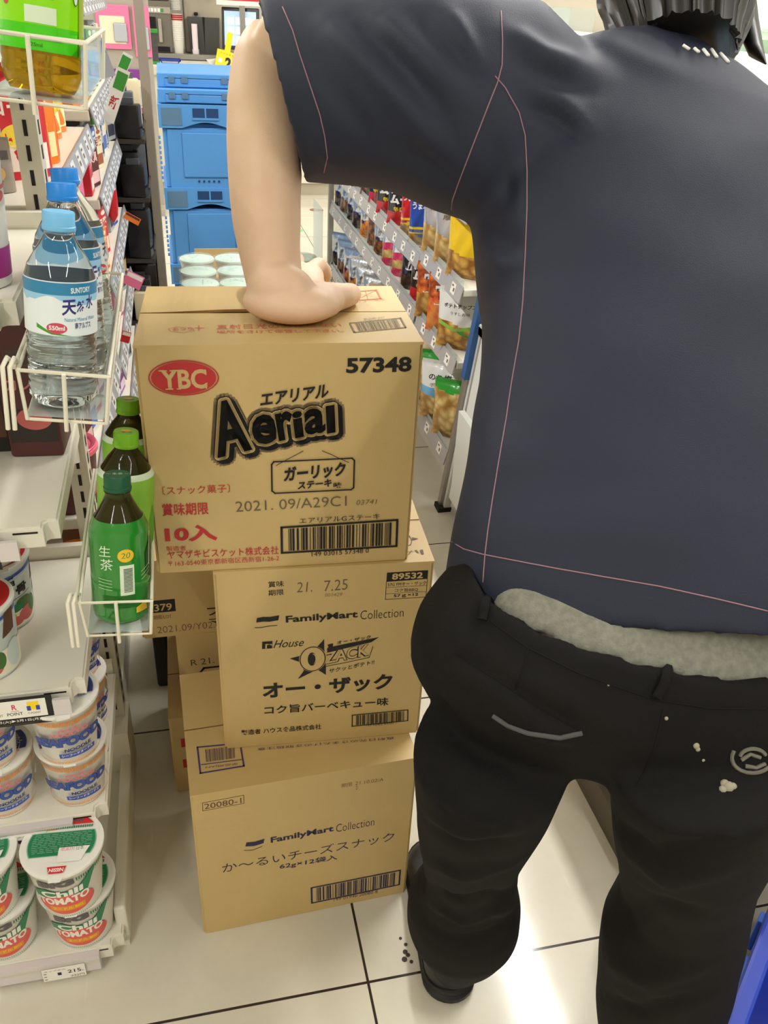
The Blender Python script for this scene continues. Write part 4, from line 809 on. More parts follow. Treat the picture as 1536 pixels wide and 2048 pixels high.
def carton(name, label, w, d, h, loc, rot, front=None, top=None, split='x', tape=True, bulge=.0015, body='kraft', gap=None):
    """a closed carton, front-left-bottom corner at loc; front face looks towards -y"""
    t = thing(name, label, 'box', loc, rot)
    mats = [body] + CMATS[1:]
    th = .0035
    b = MB()
    # four walls and base: gently bowed, rounded upright edges
    r = .004
    bm = bmesh.new()
    bmesh.ops.create_cube(bm, size=1)
    for v in bm.verts:
        v.co = Vector(((v.co.x + .5) * w, (v.co.y + .5) * d, (v.co.z + .5) * (h - th)))
    bmesh.ops.bevel(bm, geom=[e for e in bm.edges if abs(e.verts[0].co.z - e.verts[1].co.z) > .1], offset=r, segments=3, affect='EDGES')
    bmesh.ops.bevel(bm, geom=[e for e in bm.edges if e.verts[0].co.z < .001 and e.verts[1].co.z < .001], offset=.0012, segments=1, affect='EDGES')
    b.bm(bm)
    if front:
        front.emit(b, plane_fn((0, 0, 0), (1, 0, 0), (0, 0, 1)), CIDX)
    b.build('carton_body', mats, t, smooth=35)
    # two outer top flaps meeting in the middle
    m = d * .5
    g = .0012
    fl = [(0, m - g), (m + g, d)]
    for k, (a, c) in enumerate(fl):
        q = MB()
        n = 26
        vs, fs = [], []
        for i in range(n + 1):
            x = w * i / n
            lift = 0
            if gap and k == gap[0]:
                lift = gap[1] * math.exp(-((x / w - gap[2]) / .22) ** 2)
            for y, zz in ((a, 0), (c, 0)):
                edge = (y == c) if k == 0 else (y == a)
                z = h + (lift if edge else 0)
                vs += [(x, y, z), (x, y, z - th)]
        for i in range(n):
            o = i * 4
            fs += [(o, o + 4, o + 6, o + 2), (o + 1, o + 3, o + 7, o + 5), (o, o + 1, o + 5, o + 4), (o + 2, o + 6, o + 7, o + 3)]
        fs += [(0, 2, 3, 1), (n * 4, n * 4 + 1, n * 4 + 3, n * 4 + 2)]
        fm = [0 if f_ % 4 < 2 else 1 for f_ in range(n * 4)] + [1, 1]
        if k == 0:
            fm = [(0 if (j % 4) in (0, 1, 2) else 1) for j in range(n * 4)] + [0, 0]
        else:
            fm = [(0 if (j % 4) in (0, 1, 3) else 1) for j in range(n * 4)] + [0, 0]
        q.add(vs, fs, fm)
        if top and k in top:
            top[k].emit(q, plane_fn((0, 0, h), (1, 0, 0), (0, 1, 0)), CIDX, lift=.0006)
        q.build('top_flap', mats, t)
    return t


def pr(key, keep=lambda it: True):
    P = Print()
    P.run([i for i in PRINTS[key] if keep(i)], lambda c: INK[c])
    return P


def vmid(it):
    if it[0] == 't':
        return it[3]
    if it[0] == 'e':
        return it[2]
    return sum(q[1] for q in it[1]) / len(it[1])


# the biscuit carton under the hand
P = Print()
LG = PRINTS['logo']
for dil, col, sh in ((9.6, 'logo', (3.4, -3.4)), (9.4, 'logo', (0, 0)), (6.0, 'black', (4.2, -4.0)), (5.8, 'black', (2, -2)), (5.6, 'black', (0, 0)), (4.2, 'kraft', (0, 0)), (0.35, 'black', (0, 0))):
    for it in LG:
        P.text(it[1], *it[2:7], INK[col], .03, .10, dil, sh)
P.run(PRINTS['b1f'], lambda c: INK[c])
for q in ((26, 283.6, 35.5, 285.2), (38.5, 283.6, 46, 285.2), (32, 261, 41, 262.5), (44.8, 261, 50, 262.4), (44.8, 283.8, 50, 285.2), (77.6, 279, 79.6, 285.2), (77.8, 261.2, 79.6, 266)):
    P.rect(*q, 'kraft')
B1 = (.3363, .2286, .3146)
B2 = (.3017, .2192, .3287)
B3 = (.3428, .2608, .3293)
ZB3, ZB2 = B3[2], B3[2] + B2[2]
ZTOP = ZB2 + B1[2]
carton('snack_carton', 'brown carton with a red oval and big AERIAL lettering, under the pressing hand', *B1, (-.0602, .9559, ZB2), R(-3.14), P,
       {0: pr('b1t', lambda i: vmid(i) < B1[1] * 500), 1: pr('b1t', lambda i: vmid(i) >= B1[1] * 500)}, gap=(1, .004, .36), body='kraft_pale' if 0 else 'kraft')
carton('snack_carton', 'brown carton with the star logo and 89532, middle of the stack by the person', *B2, (.0109, .948, ZB3), R(-3.53), pr('b2f'),
       {0: pr('b2t')})
carton('snack_carton', 'brown carton numbered 20080-1, bottom of the stack on the floor tiles', *B3, (-.0438, .8668, 0), R(2.18), pr('b3f'),
       {0: pr('b3t')})

# the stack behind it
P = Print()
P.poly([(0, 150), (60, 150), (60, 176), (0, 176)], 'ink_black')
P.text('22379', 4, 153, 54, 153, 15, 'kraft', .015)
P.text('賞味期限/LOT', 8, 136, 52, 136, 9, 'ink_brown')
P.text('2021.09/Y02.04', 26, 106, 142, 106, 14, 'ink_grey', -.01)
P.text('ファ', 112, 132, 160, 132, 18, 'ink_black', .02)
P.text('マー', 114, 114, 160, 114, 12, 'ink_black', .02)
P2 = Print()
for it in P.items:
    P2.items.append(([(a, b - 96) for a, b in it[0]], it[1], it[2], it[3]))
carton('snack_carton', 'shadowed brown carton numbered 22379, topmost of the stack behind the front stack', .36, .24, .16, (-.112, 1.198, .357), 0, P2)
P = Print()
P.text('R 21. 7.', 22, 92, 84, 94, 14, 'ink_brown', .0)
P.line([(30, 66), (44, 84), (78, 84), (92, 66), (80, 52), (42, 52), (30, 66)], 4, 'ink_black')
P.text('360', 44, 62, 78, 62, 14, 'ink_black', .05)
carton('snack_carton', 'shadowed brown carton with a black hexagon mark, between two others in the rear stack', .31, .22, .165, (-.057, 1.2, .192), 0, P)
P = Print()
for y in (64, 118):
    P.rect(18, y, 34, y + 22, 'ink_red')
P.rect(26, 36, 40, 52, 'ink_black')
P.line([(28, 36), (30, 6)], 2, 'ink_black')
carton('snack_carton', 'brown carton with red squares, bottom of the rear stack on the floor', .34, .24, .192, (-.083, 1.169, 0), 0, P)

# a dark delivery crate in the shade behind
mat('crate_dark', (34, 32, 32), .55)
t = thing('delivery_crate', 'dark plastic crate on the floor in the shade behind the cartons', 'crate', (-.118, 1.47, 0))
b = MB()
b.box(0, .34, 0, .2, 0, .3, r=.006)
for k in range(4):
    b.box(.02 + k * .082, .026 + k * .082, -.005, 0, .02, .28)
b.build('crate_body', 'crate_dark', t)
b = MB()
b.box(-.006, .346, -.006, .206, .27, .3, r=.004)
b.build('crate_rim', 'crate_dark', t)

# ---- open carton with shrink-wrapped bowls, further down the aisle
t = thing('open_carton', 'open brown carton carrying the wrapped white bowls, before the blue crates', 'box', (0, 2.93, 0))
b = MB()
b.box(0, .43, 0, .56, 0, .36, r=.003)
b.build('carton_body', 'kraft_pale', t)
b = MB()
b.box(.055, .43, .555, .559, .36, .445)
b.build('top_flap', 'kraft_pale', t)
P = Print()
P.line([(20, 20), (34, 8), (52, 10), (58, 24)], 3, 'ink_grey')
P.line([(58, 24), (74, 24)], 2, 'ink_grey')
P.text('割れ物', 22, 26, 54, 26, 14, 'ink_grey')
P.line([(84, 40), (84, 4)], 2, 'ink_grey')
t = thing('carton', 'flat-topped brown carton with a small printed mark, right of the wrapped bowls', 'box', (.437, 2.98, 0))
b = MB()
b.box(0, .14, 0, .6, 0, .36, r=.003)
P.emit(b, plane_fn((.01, .42, .36), (1, 0, 0), (0, 1, 0)), {'ink_grey': 1})
b.build('carton_body', ['kraft_pale', 'ink_grey'], t)
b = MB()
b.box(.03, .14, .34, .343, .3598, .3606)
b.build('seam', 'kraft_edge', t)

mat('bowl_white', (238, 243, 236), .35)
mat('bowl_mint', (206, 226, 212), .4)
mat('leaf_print', (150, 172, 150), .5)
ROWS = [3.008, 3.165, 3.337]
COLS = [.060, .192, .324, .456]
RW = ['front row', 'middle row', 'back row']
CW = ['leftmost', 'second from the left', 'third from the left', 'rightmost']
proto = None
for i, y in enumerate(ROWS):
    for j, x in enumerate(COLS):
        lab = f'white bowl of noodles in shrink wrap, {CW[j]} in the {RW[i]}'
        if proto is None:
            t = proto = thing('noodle_bowl', lab, 'noodle bowl', (x, y, .3605), 0, 'shrink-wrapped noodle bowls on the open carton')
            b = MB()
            b.lathe([(.042, 0), (.05, .012), (.058, .05), (.063, .078), (.0655, .08), (.0655, .084)], 40)
            b.build('bowl', 'bowl_white', t, smooth=50)
            P = Print()
            rnd = random.Random(3)
            for k in range(16):
                a = rnd.uniform(-150, 150)
                q = rnd.uniform(8, 52)
                P.line([(q * math.cos(R(a)), q * math.sin(R(a))), (q * math.cos(R(a)) + rnd.uniform(2, 6), q * math.sin(R(a)) + rnd.uniform(6, 12))], 1.6, 'leaf_print')
            b = MB()
            b.lathe([(.0655, .084), (.064, .087), (.05, .0885), (.046, .090), (0, .0915)], 40)
            P.emit(b, plane_fn((0, 0, .0905), (1, 0, 0), (0, 1, 0)), {'leaf_print': 1}, lift=.0015)
            b.build('lid', ['bowl_mint', 'leaf_print'], t, smooth=30)
        else:
            dup(proto, (x, y, .3605), (0, 0, i * 1.3 + j * .9), lab)
# the shared wrap over them, sagging a little between the lids
b = MB()
n1, n2 = 44, 36
vs, fs = [], []
xs0, xs1, ys0, ys1 = COLS[0] - .069, COLS[-1] + .069, ROWS[0] - .069, ROWS[-1] + .069
for j in range(n2 + 1):
    for i in range(n1 + 1):
        x = xs0 + (xs1 - xs0) * i / n1
        y = ys0 + (ys1 - ys0) * j / n2
        dmin = min(math.hypot(x - a, y - c) for a in COLS for c in ROWS)
        z = .3605 + .0945 - .022 * max(0, (dmin - .055) / .04) ** 1.3 + .0012 * math.sin(40 * x + 31 * y)
        vs.append((x, y, max(z, .365)))
for j in range(n2):
    for i in range(n1):
        o = j * (n1 + 1) + i
        fs.append((o, o + 1, o + n1 + 2, o + n1 + 1))
b.add(vs, fs)
tag(b.build('shrink_wrap', 'clear_wrap', smooth=80), 'clear shrink wrap stretched over the white noodle bowls', 'plastic wrap')

# ---- folding blue crates
mat('crate_blue', (82, 146, 208), .42, noise=.35, nscale=5, c2=(72, 130, 190))
mat('crate_blue_scuff', (92, 140, 190), .6)
mat('crate_grey', (84, 118, 146), .55)
mat('crate_shadow', (24, 58, 104), .6)


def crate(label, x, y, z, h, w=.366, d=.53, group=None):
    t = thing('folding_crate', label, 'crate', (x, y, z), 0, group)
    b = MB()
    ins = .012
    b.box(ins, w - ins, ins, d - ins, 0, h - .085, r=.004)
    b.box(.03, w - .03, .004, ins, .0, h - .09)
    # recessed front panel ribs and rounded inset
    for k in (.05, .085, w - .085, w - .05):
        b.box(k - .008, k + .008, ins - .006, ins + .002, .02, h - .09)
    b.build('crate_body', 'crate_blue', t)
    b = MB()
    b.box(.085, w - .085, -.0005, .006, .04, h - .10, r=.005, seg=3)
    b.build('front_panel', 'crate_blue', t)
    b = MB()
    for k in range(5):
        b.lathe([(.0045, 0), (.0045, .002)], 10, M=Matrix.Translation((w / 2 - .04 + k * .02, .003, .026)) @ Matrix.Rotation(PI / 2, 4, 'X'))
    b.build('drain_holes', 'crate_shadow', t)
    # deep rim band that arches over the middle
    b = MB()
    zt, zb = h, h - .085
    n = 30
    lo = [(0, zb)] + [(.085 + (w - .17) * i / n, zb + .022 * math.sin(PI * i / n) ** 1.2) for i in range(n + 1)] + [(w, zb)]
    poly = [(a, c) for a, c in lo] + [(w, zt), (0, zt)]
    b.prism(poly, (0, .012, 0), (1, 0, 0), (0, 0, 1), (0, -1, 0), .014)
    b.box(0, .014, .012, d, zb, zt)
    b.box(w - .014, w, .012, d, zb, zt)
    b.box(.014, w - .014, d - .014, d, zb, zt)
    b.build('rim', 'crate_blue', t)
    b = MB()
    b.box(.012, .09, -.0035, -.0015, h - .075, h - .012)
    b.build('label_plate', 'crate_grey', t)
    b = MB()
    b.box(w / 2 - .05, w / 2 + .05, -.0035, -.0005, h - .046, h - .012)
    b.build('hand_hole', 'crate_shadow', t)
    b = MB()
    b.box(w / 2 - .052, w / 2 + .052, -.006, -.002, h - .054, h - .046)
    b.box(w / 2 - .003, w / 2 + .003, -.005, -.001, h - .046, h - .012)
    b.build('handle', 'crate_blue', t)
    b = MB()
    # toothed hinge edge down the side
    for k in range(9):
        b.box(-.006, .002, .02, .035, .03 + k * (h - .14) / 9, .03 + (k + .55) * (h - .14) / 9)
    b.build('hinge', 'crate_blue', t)
    return t


CX, CYY = -.045, 3.765
HC = .3107
crate('blue folding crate, lowest of the tall stack behind the wrapped bowls', CX, CYY, 0, HC)
crate('blue folding crate, middle of the tall stack before the counter', CX - .0, CYY, HC, HC)
crate('open blue folding crate, upper full-height one of the tall stack', CX - .0, CYY, 2 * HC, HC)


def folded(label, x, y, z, h=.052, w=.366, d=.53):
    t = thing('folded_crate', label, 'crate', (x, y, z))
    b = MB()
    b.box(0, w, 0, d, 0, h, r=.004)
    b.build('crate_body', 'crate_blue', t)
    b = MB()
    b.box(.03, w - .03, -.004, .002, .004, h - .02, r=.0015)
    b.build('front_panel', 'crate_blue', t)
    for k in (.055, .105, .26, .315):
        q = MB()
        q.box(k - .012, k + .012, -.008, -.003, h - .034, h - .012)
        q.build('clip', 'crate_grey', t)
    b = MB()
    b.box(.03, w - .03, -.0015, .0, h - .021, h - .017)
    b.build('groove', 'crate_shadow', t)
    return t


folded('blue crate folded flat, lower of two on top of the stack', CX + .004, CYY + .03, 3 * HC)
folded('blue crate folded flat, topmost on the crate stack', CX + .006, CYY + .075, 3 * HC + .0525)

# ------------------------------------------------------------------ shelf unit at the aisle end, facing the camera
EX0, EX1 = -1.06, -.166
SHELVES = [(.046, .845), (.28, .905), (.529, .90), (.769, .912), (1.043, .89), (1.275, .90)]
EYB = 1.235
unit = thing('shelf_unit', 'white metal shelf unit at the aisle end holding noodle cups', 'shelf unit', (0, 0, 0))
b = MB()
b.box(EX0, EX1 + .006, .872, 1.26, 0, .012)
b.box(EX0, EX1 + .006, 1.2, 1.285, .012, .14)
b.box(EX1 - .012, EX1 + .007, .88, 1.285, .0, .085, r=.004)
b.box(EX0, EX1, .878, .9, 0, .03)
b.build('base', 'shelf_white', unit)
for x in (EX1 - .014, EX0 + .014):
    b = MB()
    # C-section post with a slotted face
    b.box(x - .014, x + .014, 1.245, 1.285, .0, 1.62)
    z = .16
    while z < 1.6:
        b.box(x - .0024, x + .0024, 1.2442, 1.2455, z, z + .019, 1)
        b.box(x + .0135, x + .0145, 1.26, 1.27, z, z + .017, 1)
        z += .030
    b.build('upright', ['shelf_metal', 'slot_dark'], unit)


def price_card(parent, x, y, z, price, sub, w=.062, h=.029, tilt=0):
    P = Print()
    P.text('カップめん', 3, h * 1000 - 6, w * 560, h * 1000 - 6, 3, 'ink_grey')
    P.text(price, w * 590, h * 430, w * 900, h * 430, 8, 'ink_black', .01)
    P.text('円', w * 910, h * 430, w * 960, h * 430, 3, 'ink_grey')
    P.text(str(int(int(price) * 1.08)) + '円', w * 640, 2, w * 960, 2, 5, 'ink_grey', 0)
    P.rect(w * 350, h * 380, w * 440, h * 620, 'ink_navy')
    for k in range(3):
        P.rect(2, 4 + k * 7, 6, 5.5 + k * 7, 'ink_grey')
    b = MB()
    b.box(0, w, 0, .0008, 0, h)
    P.emit(b, plane_fn((0, 0, 0), (1, 0, 0), (0, 0, 1)), {'ink_grey': 1, 'ink_black': 2, 'ink_navy': 3})
    o = b.build('price_card', ['card_white', 'ink_grey', 'ink_black', 'ink_navy'], parent)
    o.location = (x, y, z)
    return o


mat('promo_yellow', (250, 216, 20), .5)
mat('promo_blue', (52, 70, 160), .5)
mat('promo_pink', (206, 36, 84), .5)


def promo(parent, x1, y, z, wd, dates=True):
    """black-edged point card strip clipped to a shelf front; right end at x1"""
    h = .047
    b = MB()
    b.box(x1 - wd, x1, y, y + .0012, z, z + h, 0)
    P = Print()
    W = wd * 1000
    P.rect(0, 13, W - 8, h * 1000 - 4, 'card_white')
    P.text('R', W - 50, 27.5, W - 44, 27.5, 9, 'promo_pink', .02)
    P.rect(W - 52, 25, W - 42, 25.8, 'promo_pink')
    P.text('POINT', W - 57, 18, W - 38, 18, 5.2, 'ink_black', .01)
    P.ellipse(W - 71, 31, 5.2, 5.2, 'promo_pink', 2.6)
    P.rect(W - 67.2, 30, W - 65.4, 40, 'promo_pink')
    P.text('d POINT', W - 80, 18, W - 62, 18, 4.2, 'ink_purple_grey', .0)
    P.rect(W - 31, 32, W - 17, 39, 'promo_yellow')
    P.rect(W - 27, 25, W - 21, 33, 'promo_yellow')
    P.rect(W - 32, 24, W - 27.2, 32, 'promo_blue')
    P.rect(W - 20.8, 24, W - 16, 32, 'promo_blue')
    P.text('T-POINT', W - 32, 18, W - 16, 18, 3.2, 'ink_purple_grey')
    if dates:
        P.text('2月2日(火)▶3月1日(月)', W - 84, 5.5, W - 18, 5.5, 5.4, 'card_white', .01)
        P.rect(W - 84, 2.6, W - 22, 3.2, 'ink_grey')
    P.emit(b, plane_fn((x1 - wd, y, z), (1, 0, 0), (0, 0, 1)), {'card_white': 1, 'promo_pink': 2, 'ink_black': 0, 'promo_yellow': 3, 'promo_blue': 4, 'ink_purple_grey': 5, 'ink_grey': 6})
    o = b.build('promotion_strip', ['black', 'card_white', 'promo_pink', 'promo_yellow', 'promo_blue', 'ink_purple_grey', 'ink_grey'], parent)
    o['label'] = 'black edged point card strip with pink, yellow and blue marks'
    b = MB()
    b.box(x1, x1 + .022, y - .002, y + .003, z + h * .25, z + h * .8)
    b.build('clip', 'rail_clear', parent)


def shelf_tray(z, yf, th=.027):
    b = MB()
    bm = bmesh.new()
    bmesh.ops.create_cube(bm, size=1)
    for v in bm.verts:
        v.co = Vector((EX0 + (v.co.x + .5) * (EX1 - EX0), yf + (v.co.y + .5) * (1.21 - yf), z - th + (v.co.z + .5) * th))
    bmesh.ops.bevel(bm, geom=[e for e in bm.edges if abs(e.verts[0].co.z - e.verts[1].co.z) > .005 and e.verts[0].co.y < yf + .01], offset=.016, segments=5, affect='EDGES')
    bmesh.ops.bevel(bm, geom=[e for e in bm.edges if all(v.co.z > z - .0001 for v in e.verts)], offset=.003, segments=2, affect='EDGES')
    b.bm(bm)
    # pierced slots in the lip and a stiffening fold at the back
    b.box(EX1 - .05, EX1 - .022, yf - .0004, yf + .0004, z - .008, z - .0055, 1)
    b.box(EX0, EX1 - .004, 1.212, 1.224, z - .012, z + .02, 0)
    s = b.build('shelf', ['shelf_white', 'slot_dark'], unit, smooth=40)
    for x in (EX1 - .012, EX0 + .012):
        b = MB()
        b.prism([(0, 0), (-.10, -.0), (-.10, -.012), (0, -.06)], (x, 1.245, z - th - .001), (0, 1, 0), (0, 0, 1), (1, 0, 0), .003)
        b.build('bracket', 'shelf_metal', s)
    return s


SH = [shelf_tray(z, yf) for z, yf in SHELVES]
# clear price rails on the two lowest shelves and their cards
for k, (zz, yf) in ((0, SHELVES[0]), (1, SHELVES[1])):
    b = MB()
    b.box(EX0, EX1 - .035 - .012 * k, yf - .012, yf - .001, zz - .036, zz - .002, 0)
    b.box(EX0, EX1 - .035 - .012 * k, yf - .0135, yf - .012, zz - .014, zz - .010, 1)
    b.build('price_rail', ['rail_clear', 'shelf_metal'], SH[k])
price_card(SH[0], -.285, .829, .008, '215', '')
price_card(SH[1], -.311, .889, .244, '184', '')
promo(SH[2], -.205, .888, .484, .4)
promo(SH[3], -.232, .9, .722, .36)

# ------------------------------------------------------------------ noodle cups
mat('cup_white', (236, 234, 226), .35)
mat('cup_green', (36, 128, 84), .4)
mat('cup_lightgreen', (128, 176, 146), .4)
mat('cup_red', (206, 44, 50), .35)
mat('cup_bandred', (222, 92, 82), .4)
mat('cup_orange', (228, 142, 44), .4)
mat('cup_tan', (222, 176, 110), .45)
mat('cup_blue', (58, 84, 170), .4)
mat('cup_navy', (40, 52, 110), .4)
mat('cup_pink', (214, 120, 128), .4)
mat('cup_cream', (240, 236, 214), .4)
mat('cup_grey', (92, 86, 88), .4)
mat('cup_pale', (206, 220, 222), .4)
mat('cup_leaf', (70, 110, 52), .45)
mat('cup_egg', (232, 172, 52), .4)
mat('cup_ham', (206, 104, 104), .45)
mat('cup_brown', (92, 56, 40), .5)
mat('lid_foil', (232, 232, 230), .22, metal=.2)


def pm(P):
    ms = []
    for _, _, m, _ in P.items:
        if m not in ms:
            ms.append(m)
    return ms


def cup(name, label, h, rtop, rbot, side, lid, base='cup_white', lidbase='cup_white', group=None, split=4):
    t = thing(name, label, 'noodle cup', (0, 0, 0), 0, group)
    b = MB()
    m = pm(side)
    b.lathe([(rbot - .004, .003), (rbot - .001, 0), (rbot, .002), (rbot + (rtop - rbot) * .94, h - .008), (rtop + .0022, h - .006), (rtop + .0028, h - .003), (rtop + .0016, h - .001), (rtop - .003, h - .002)], 56)
    side.emit(b, cone_fn(rbot, rtop, h - .004), {k: i + 1 for i, k in enumerate(m)}, split=split)
    b.build('cup', [base] + m, t, smooth=50)
    b = MB()
    m = pm(lid)
    b.lathe([(rtop + .0029, h - .0022), (rtop + .0027, h), (rtop - .001, h + .0006), (rtop - .004, h + .0002), (0, h + .0008)], 56)
    b.prism([(-.011, -rtop + .004), (.011, -rtop + .004), (.008, -rtop - .010), (-.008, -rtop - .010)], (0, 0, h + .0002), (1, 0, 0), (0, 1, 0), (0, 0, 1), .0008, 0)
    lid.emit(b, plane_fn((0, 0, h + .0009), (1, 0, 0), (0, 1, 0)), {k: i + 1 for i, k in enumerate(m)})
    b.build('lid', [lidbase] + m, t, smooth=30)
    return t


def disc_cut(r, y0, y1, n=28):
    """the part of a disc of radius r between heights y0 and y1"""
    a = math.sqrt(max(r * r - y0 * y0, 0))
    c = math.sqrt(max(r * r - y1 * y1, 0))
    t0, t1 = math.atan2(y0, a), math.atan2(y1, c)
    rt__ = [(r * math.cos(t0 + (t1 - t0) * k / n), r * math.sin(t0 + (t1 - t0) * k / n)) for k in range(n + 1)]
    return rt__ + [(-x, y) for x, y in reversed(rt__)]


# big tomato cup
P = Print()
for k in range(26):
    u = 22 + k * 3.2
    P.rect(u, 88, u + 1.7, 95 + .0 * k, 'cup_green')
for k in range(26):
    P.rect(24 + k * 3.2, 85.5, 25.5 + k * 3.2, 86.6, 'cup_green')
P.poly([(-44, 64), (-20, 76), (0, 70), (22, 72), (44, 96), (50, 96), (34, 52), (-40, 50)], 'cup_green')
P.text('BiG', -28, 80, 20, 84, 14, 'cup_grey', .06, .1)
P.ellipse(4, 36, 42, 24, 'cup_bandred')
P.text('Chili', -28, 55, 30, 61, 15, 'cup_white', .04, .12)
P.text('TOMATO', -36, 35, 38, 42, 17, 'cup_white', .045, .08)
P.rect(-22, 21, 30, 33, 'cup_orange')
P.text('ヌードル BIG', -18, 23, 26, 24.5, 7, 'promo_yellow', .01)
for k in range(90):
    P.rect(-140 + k * 3.2, 7, -138.6 + k * 3.2, 9, 'cup_green')
Q = Print()
Q.poly(disc_cut(47, -22, 19), 'cup_lightgreen')
Q.poly(disc_cut(45.6, -21, 17.8), 'cup_green')
rnd = random.Random(5)
for r_ in range(11):
    x = -40
    yy = 14.5 - r_ * 3.1
    hw = math.sqrt(max(44 ** 2 - yy ** 2, 0)) - 3
    x = -hw
    while x < hw - 4:
        L_ = rnd.uniform(3, 11)
        Q.rect(x, yy, min(x + L_, hw), yy + 1.1, 'cup_lightgreen')
        x += L_ + rnd.uniform(1, 3)
Q.poly([(-2, -10), (40, -10), (30, -34), (-2, -34)], 'cup_white')
Q.text('熱湯3分', 1, -16, 20, -16, 7, 'cup_pink', .0)
Q.text('日本', 22, -16, 32, -16, 7, 'cup_green')
Q.poly(disc_cut(49.5, 29, 48), 'cup_red')
Q.text('BIG', -2, 33, 24, 33, 9, 'cup_grey', .05, .15)
Q.ellipse(-20, 27, 14, 5, 'cup_orange')
for k in range(26):
    Q.rect(-40 + k * 3.1, 22, -38.3 + k * 3.1, 26.5, 'cup_green')
Q.poly([(-13, -41), (13, -41), (9, -52), (-9, -52)], 'cup_red')
Q.text('NISSIN', -9.5, -49.5, 9.5, -49.5, 6, 'cup_white', .03)
G1 = 'big tomato noodle cups on the bottom shelf'
big = cup('noodle_cup', 'big white and green tomato noodle cup, upper of the right stack, lowest shelf', .111, .0545, .042, P, Q, group=G1)
big.location = (-.223, .861 + .055, .157 + .001)
big.rotation_euler = (0, 0, R(-4))
ZS = .047
dup(big, (-.2235, .89, ZS), R(-2), 'big white and green tomato noodle cup, lower of the right stack, lowest shelf', G1)
dup(big, (-.345, .874, .158), R(8), 'big white and green tomato noodle cup, upper of the left stack, lowest shelf', G1)
dup(big, (-.338, .892, ZS), R(6), 'big white and green tomato noodle cup, lower of the left stack, lowest shelf', G1)
big.location = (-.226, .868, .158)

# seafood cup
P = Print()
for k in range(150):
    P.rect(-150 + k * 2.0, 84, -148.9 + k * 2.0, 93, 'cup_orange')
for k in range(150):
    P.rect(-150 + k * 2.0, 9, -148.9 + k * 2.0, 14, 'cup_orange')
P.text('CUP', -8, 76, 16, 78, 6, 'cup_pink', .04, .1)
P.text('NOODLES', -18, 67, 26, 70, 7.5, 'cup_pink', .04, .1)
P.text('SEAFOOD', -42, 44, 44, 50, 19, 'cup_navy', .085, .12)
P.text('SEAFOOD', -41, 45, 43, 51, 17, 'cup_blue', .035, .12)
P.text('NOODLE', -6, 35, 28, 37.5, 6.5, 'cup_navy', .04, .1)
P.rect(-14, 23, 34, 32, 'cup_blue')
P.text('シーフードヌードル', -11, 25, 31, 26.5, 5, 'cup_white', .02)
P.ellipse(62, 58, 9, 12, 'cup_cream')
P.ellipse(64, 56, 6, 9, 'cup_pale')
P.ellipse(60, 78, 6, 3, 'cup_red')
Q = Print()
Q.poly(disc_cut(43, -14, 24), 'cup_blue')
Q.poly(disc_cut(42, -13, 23), 'cup_navy')
for r_ in range(9):
    yy = 18 - r_ * 3.6
    hw = math.sqrt(max(40 ** 2 - yy ** 2, 0)) - 3
    x = -hw
    while x < hw - 4:
        L_ = rnd.uniform(3, 10)
        Q.rect(x, yy, min(x + L_, hw), yy + 1.1, 'cup_pale')
        x += L_ + rnd.uniform(1.2, 3)
Q.text('熱湯3分', -2, -21, 18, -21, 6, 'cup_pink')
Q.text('日本', 22, -21, 33, -21, 6, 'cup_blue')
Q.poly([(-11, -36), (11, -36), (8, -46), (-8, -46)], 'cup_red')
Q.text('NISSIN', -8, -44, 8, -44, 5.4, 'cup_white', .03)
G2 = 'seafood noodle cups on the second lowest shelf'
sea = cup('noodle_cup', 'white and blue seafood noodle cup, upper of the front right stack', .106, .0475, .0355, P, Q, group=G2)
sea.rotation_euler = (0, 0, R(9))
S1z = .281
sea.location = (-.203, .934, S1z + .107)
dup(sea, (-.206, .955, S1z), R(4), 'white and blue seafood noodle cup, lower of the front right stack', G2)
dup(sea, (-.312, .938, S1z + .107), R(12), 'white and blue seafood noodle cup, upper of the stack at the left picture edge', G2)
dup(sea, (-.308, .952, S1z), R(10), 'white and blue seafood noodle cup, lower of the stack at the left picture edge', G2)
dup(sea, (-.214, 1.098, S1z), R(30), 'white and blue seafood noodle cup, lower of the stack behind the front right one', G2)
dup(sea, (-.213, 1.1, S1z + .107), R(20), 'white and blue seafood noodle cup, upper of the stack behind the front right one', G2)

# pork bone ramen cup, tall and pale with a red lid
P = Print()
P.rect(-160, 4, 160, 44, 'cup_cream')
P.poly([(-160, 78), (-60, 82), (60, 92), (160, 78), (160, 84), (60, 97), (-60, 87), (-160, 84)], 'cup_blue')
P.poly([(-160, 74), (-20, 78), (60, 88), (160, 74), (160, 76), (60, 90), (-20, 80), (-160, 76)], 'cup_pale')
for (u, v, a, c, m) in ((-22, 22, 22, 15, 'cup_egg'), (-8, 30, 14, 10, 'cup_orange'), (24, 40, 14, 10, 'cup_leaf'), (10, 36, 12, 7, 'cup_green'), (28, 20, 15, 12, 'cup_ham'), (8, 14, 12, 8, 'cup_ham'), (-40, 12, 12, 8, 'cup_egg'), (0, 24, 9, 7, 'cup_egg'), (40, 30, 8, 14, 'cup_leaf'), (64, 30, 14, 22, 'cup_pale'), (-62, 28, 18, 18, 'cup_brown')):
    P.ellipse(u, v, a, c, m)
P.text('コク旨', -30, 70, 16, 75, 16, 'ink_black', .03, .1)
P.text('★豚骨', -30, 50, 34, 58, 17, 'ink_black', .03, .1)
P.line([(-34, 46), (38, 55)], .8, 'ink_black')
P.poly([(48, 62), (70, 66), (74, 100), (56, 98)], 'cup_brown')
Q = Print()
Q.ellipse(0, 0, 46, 46, 'cup_red')
Q.text('コク旨', -20, 4, 14, 4, 12, 'cup_ham', .03)
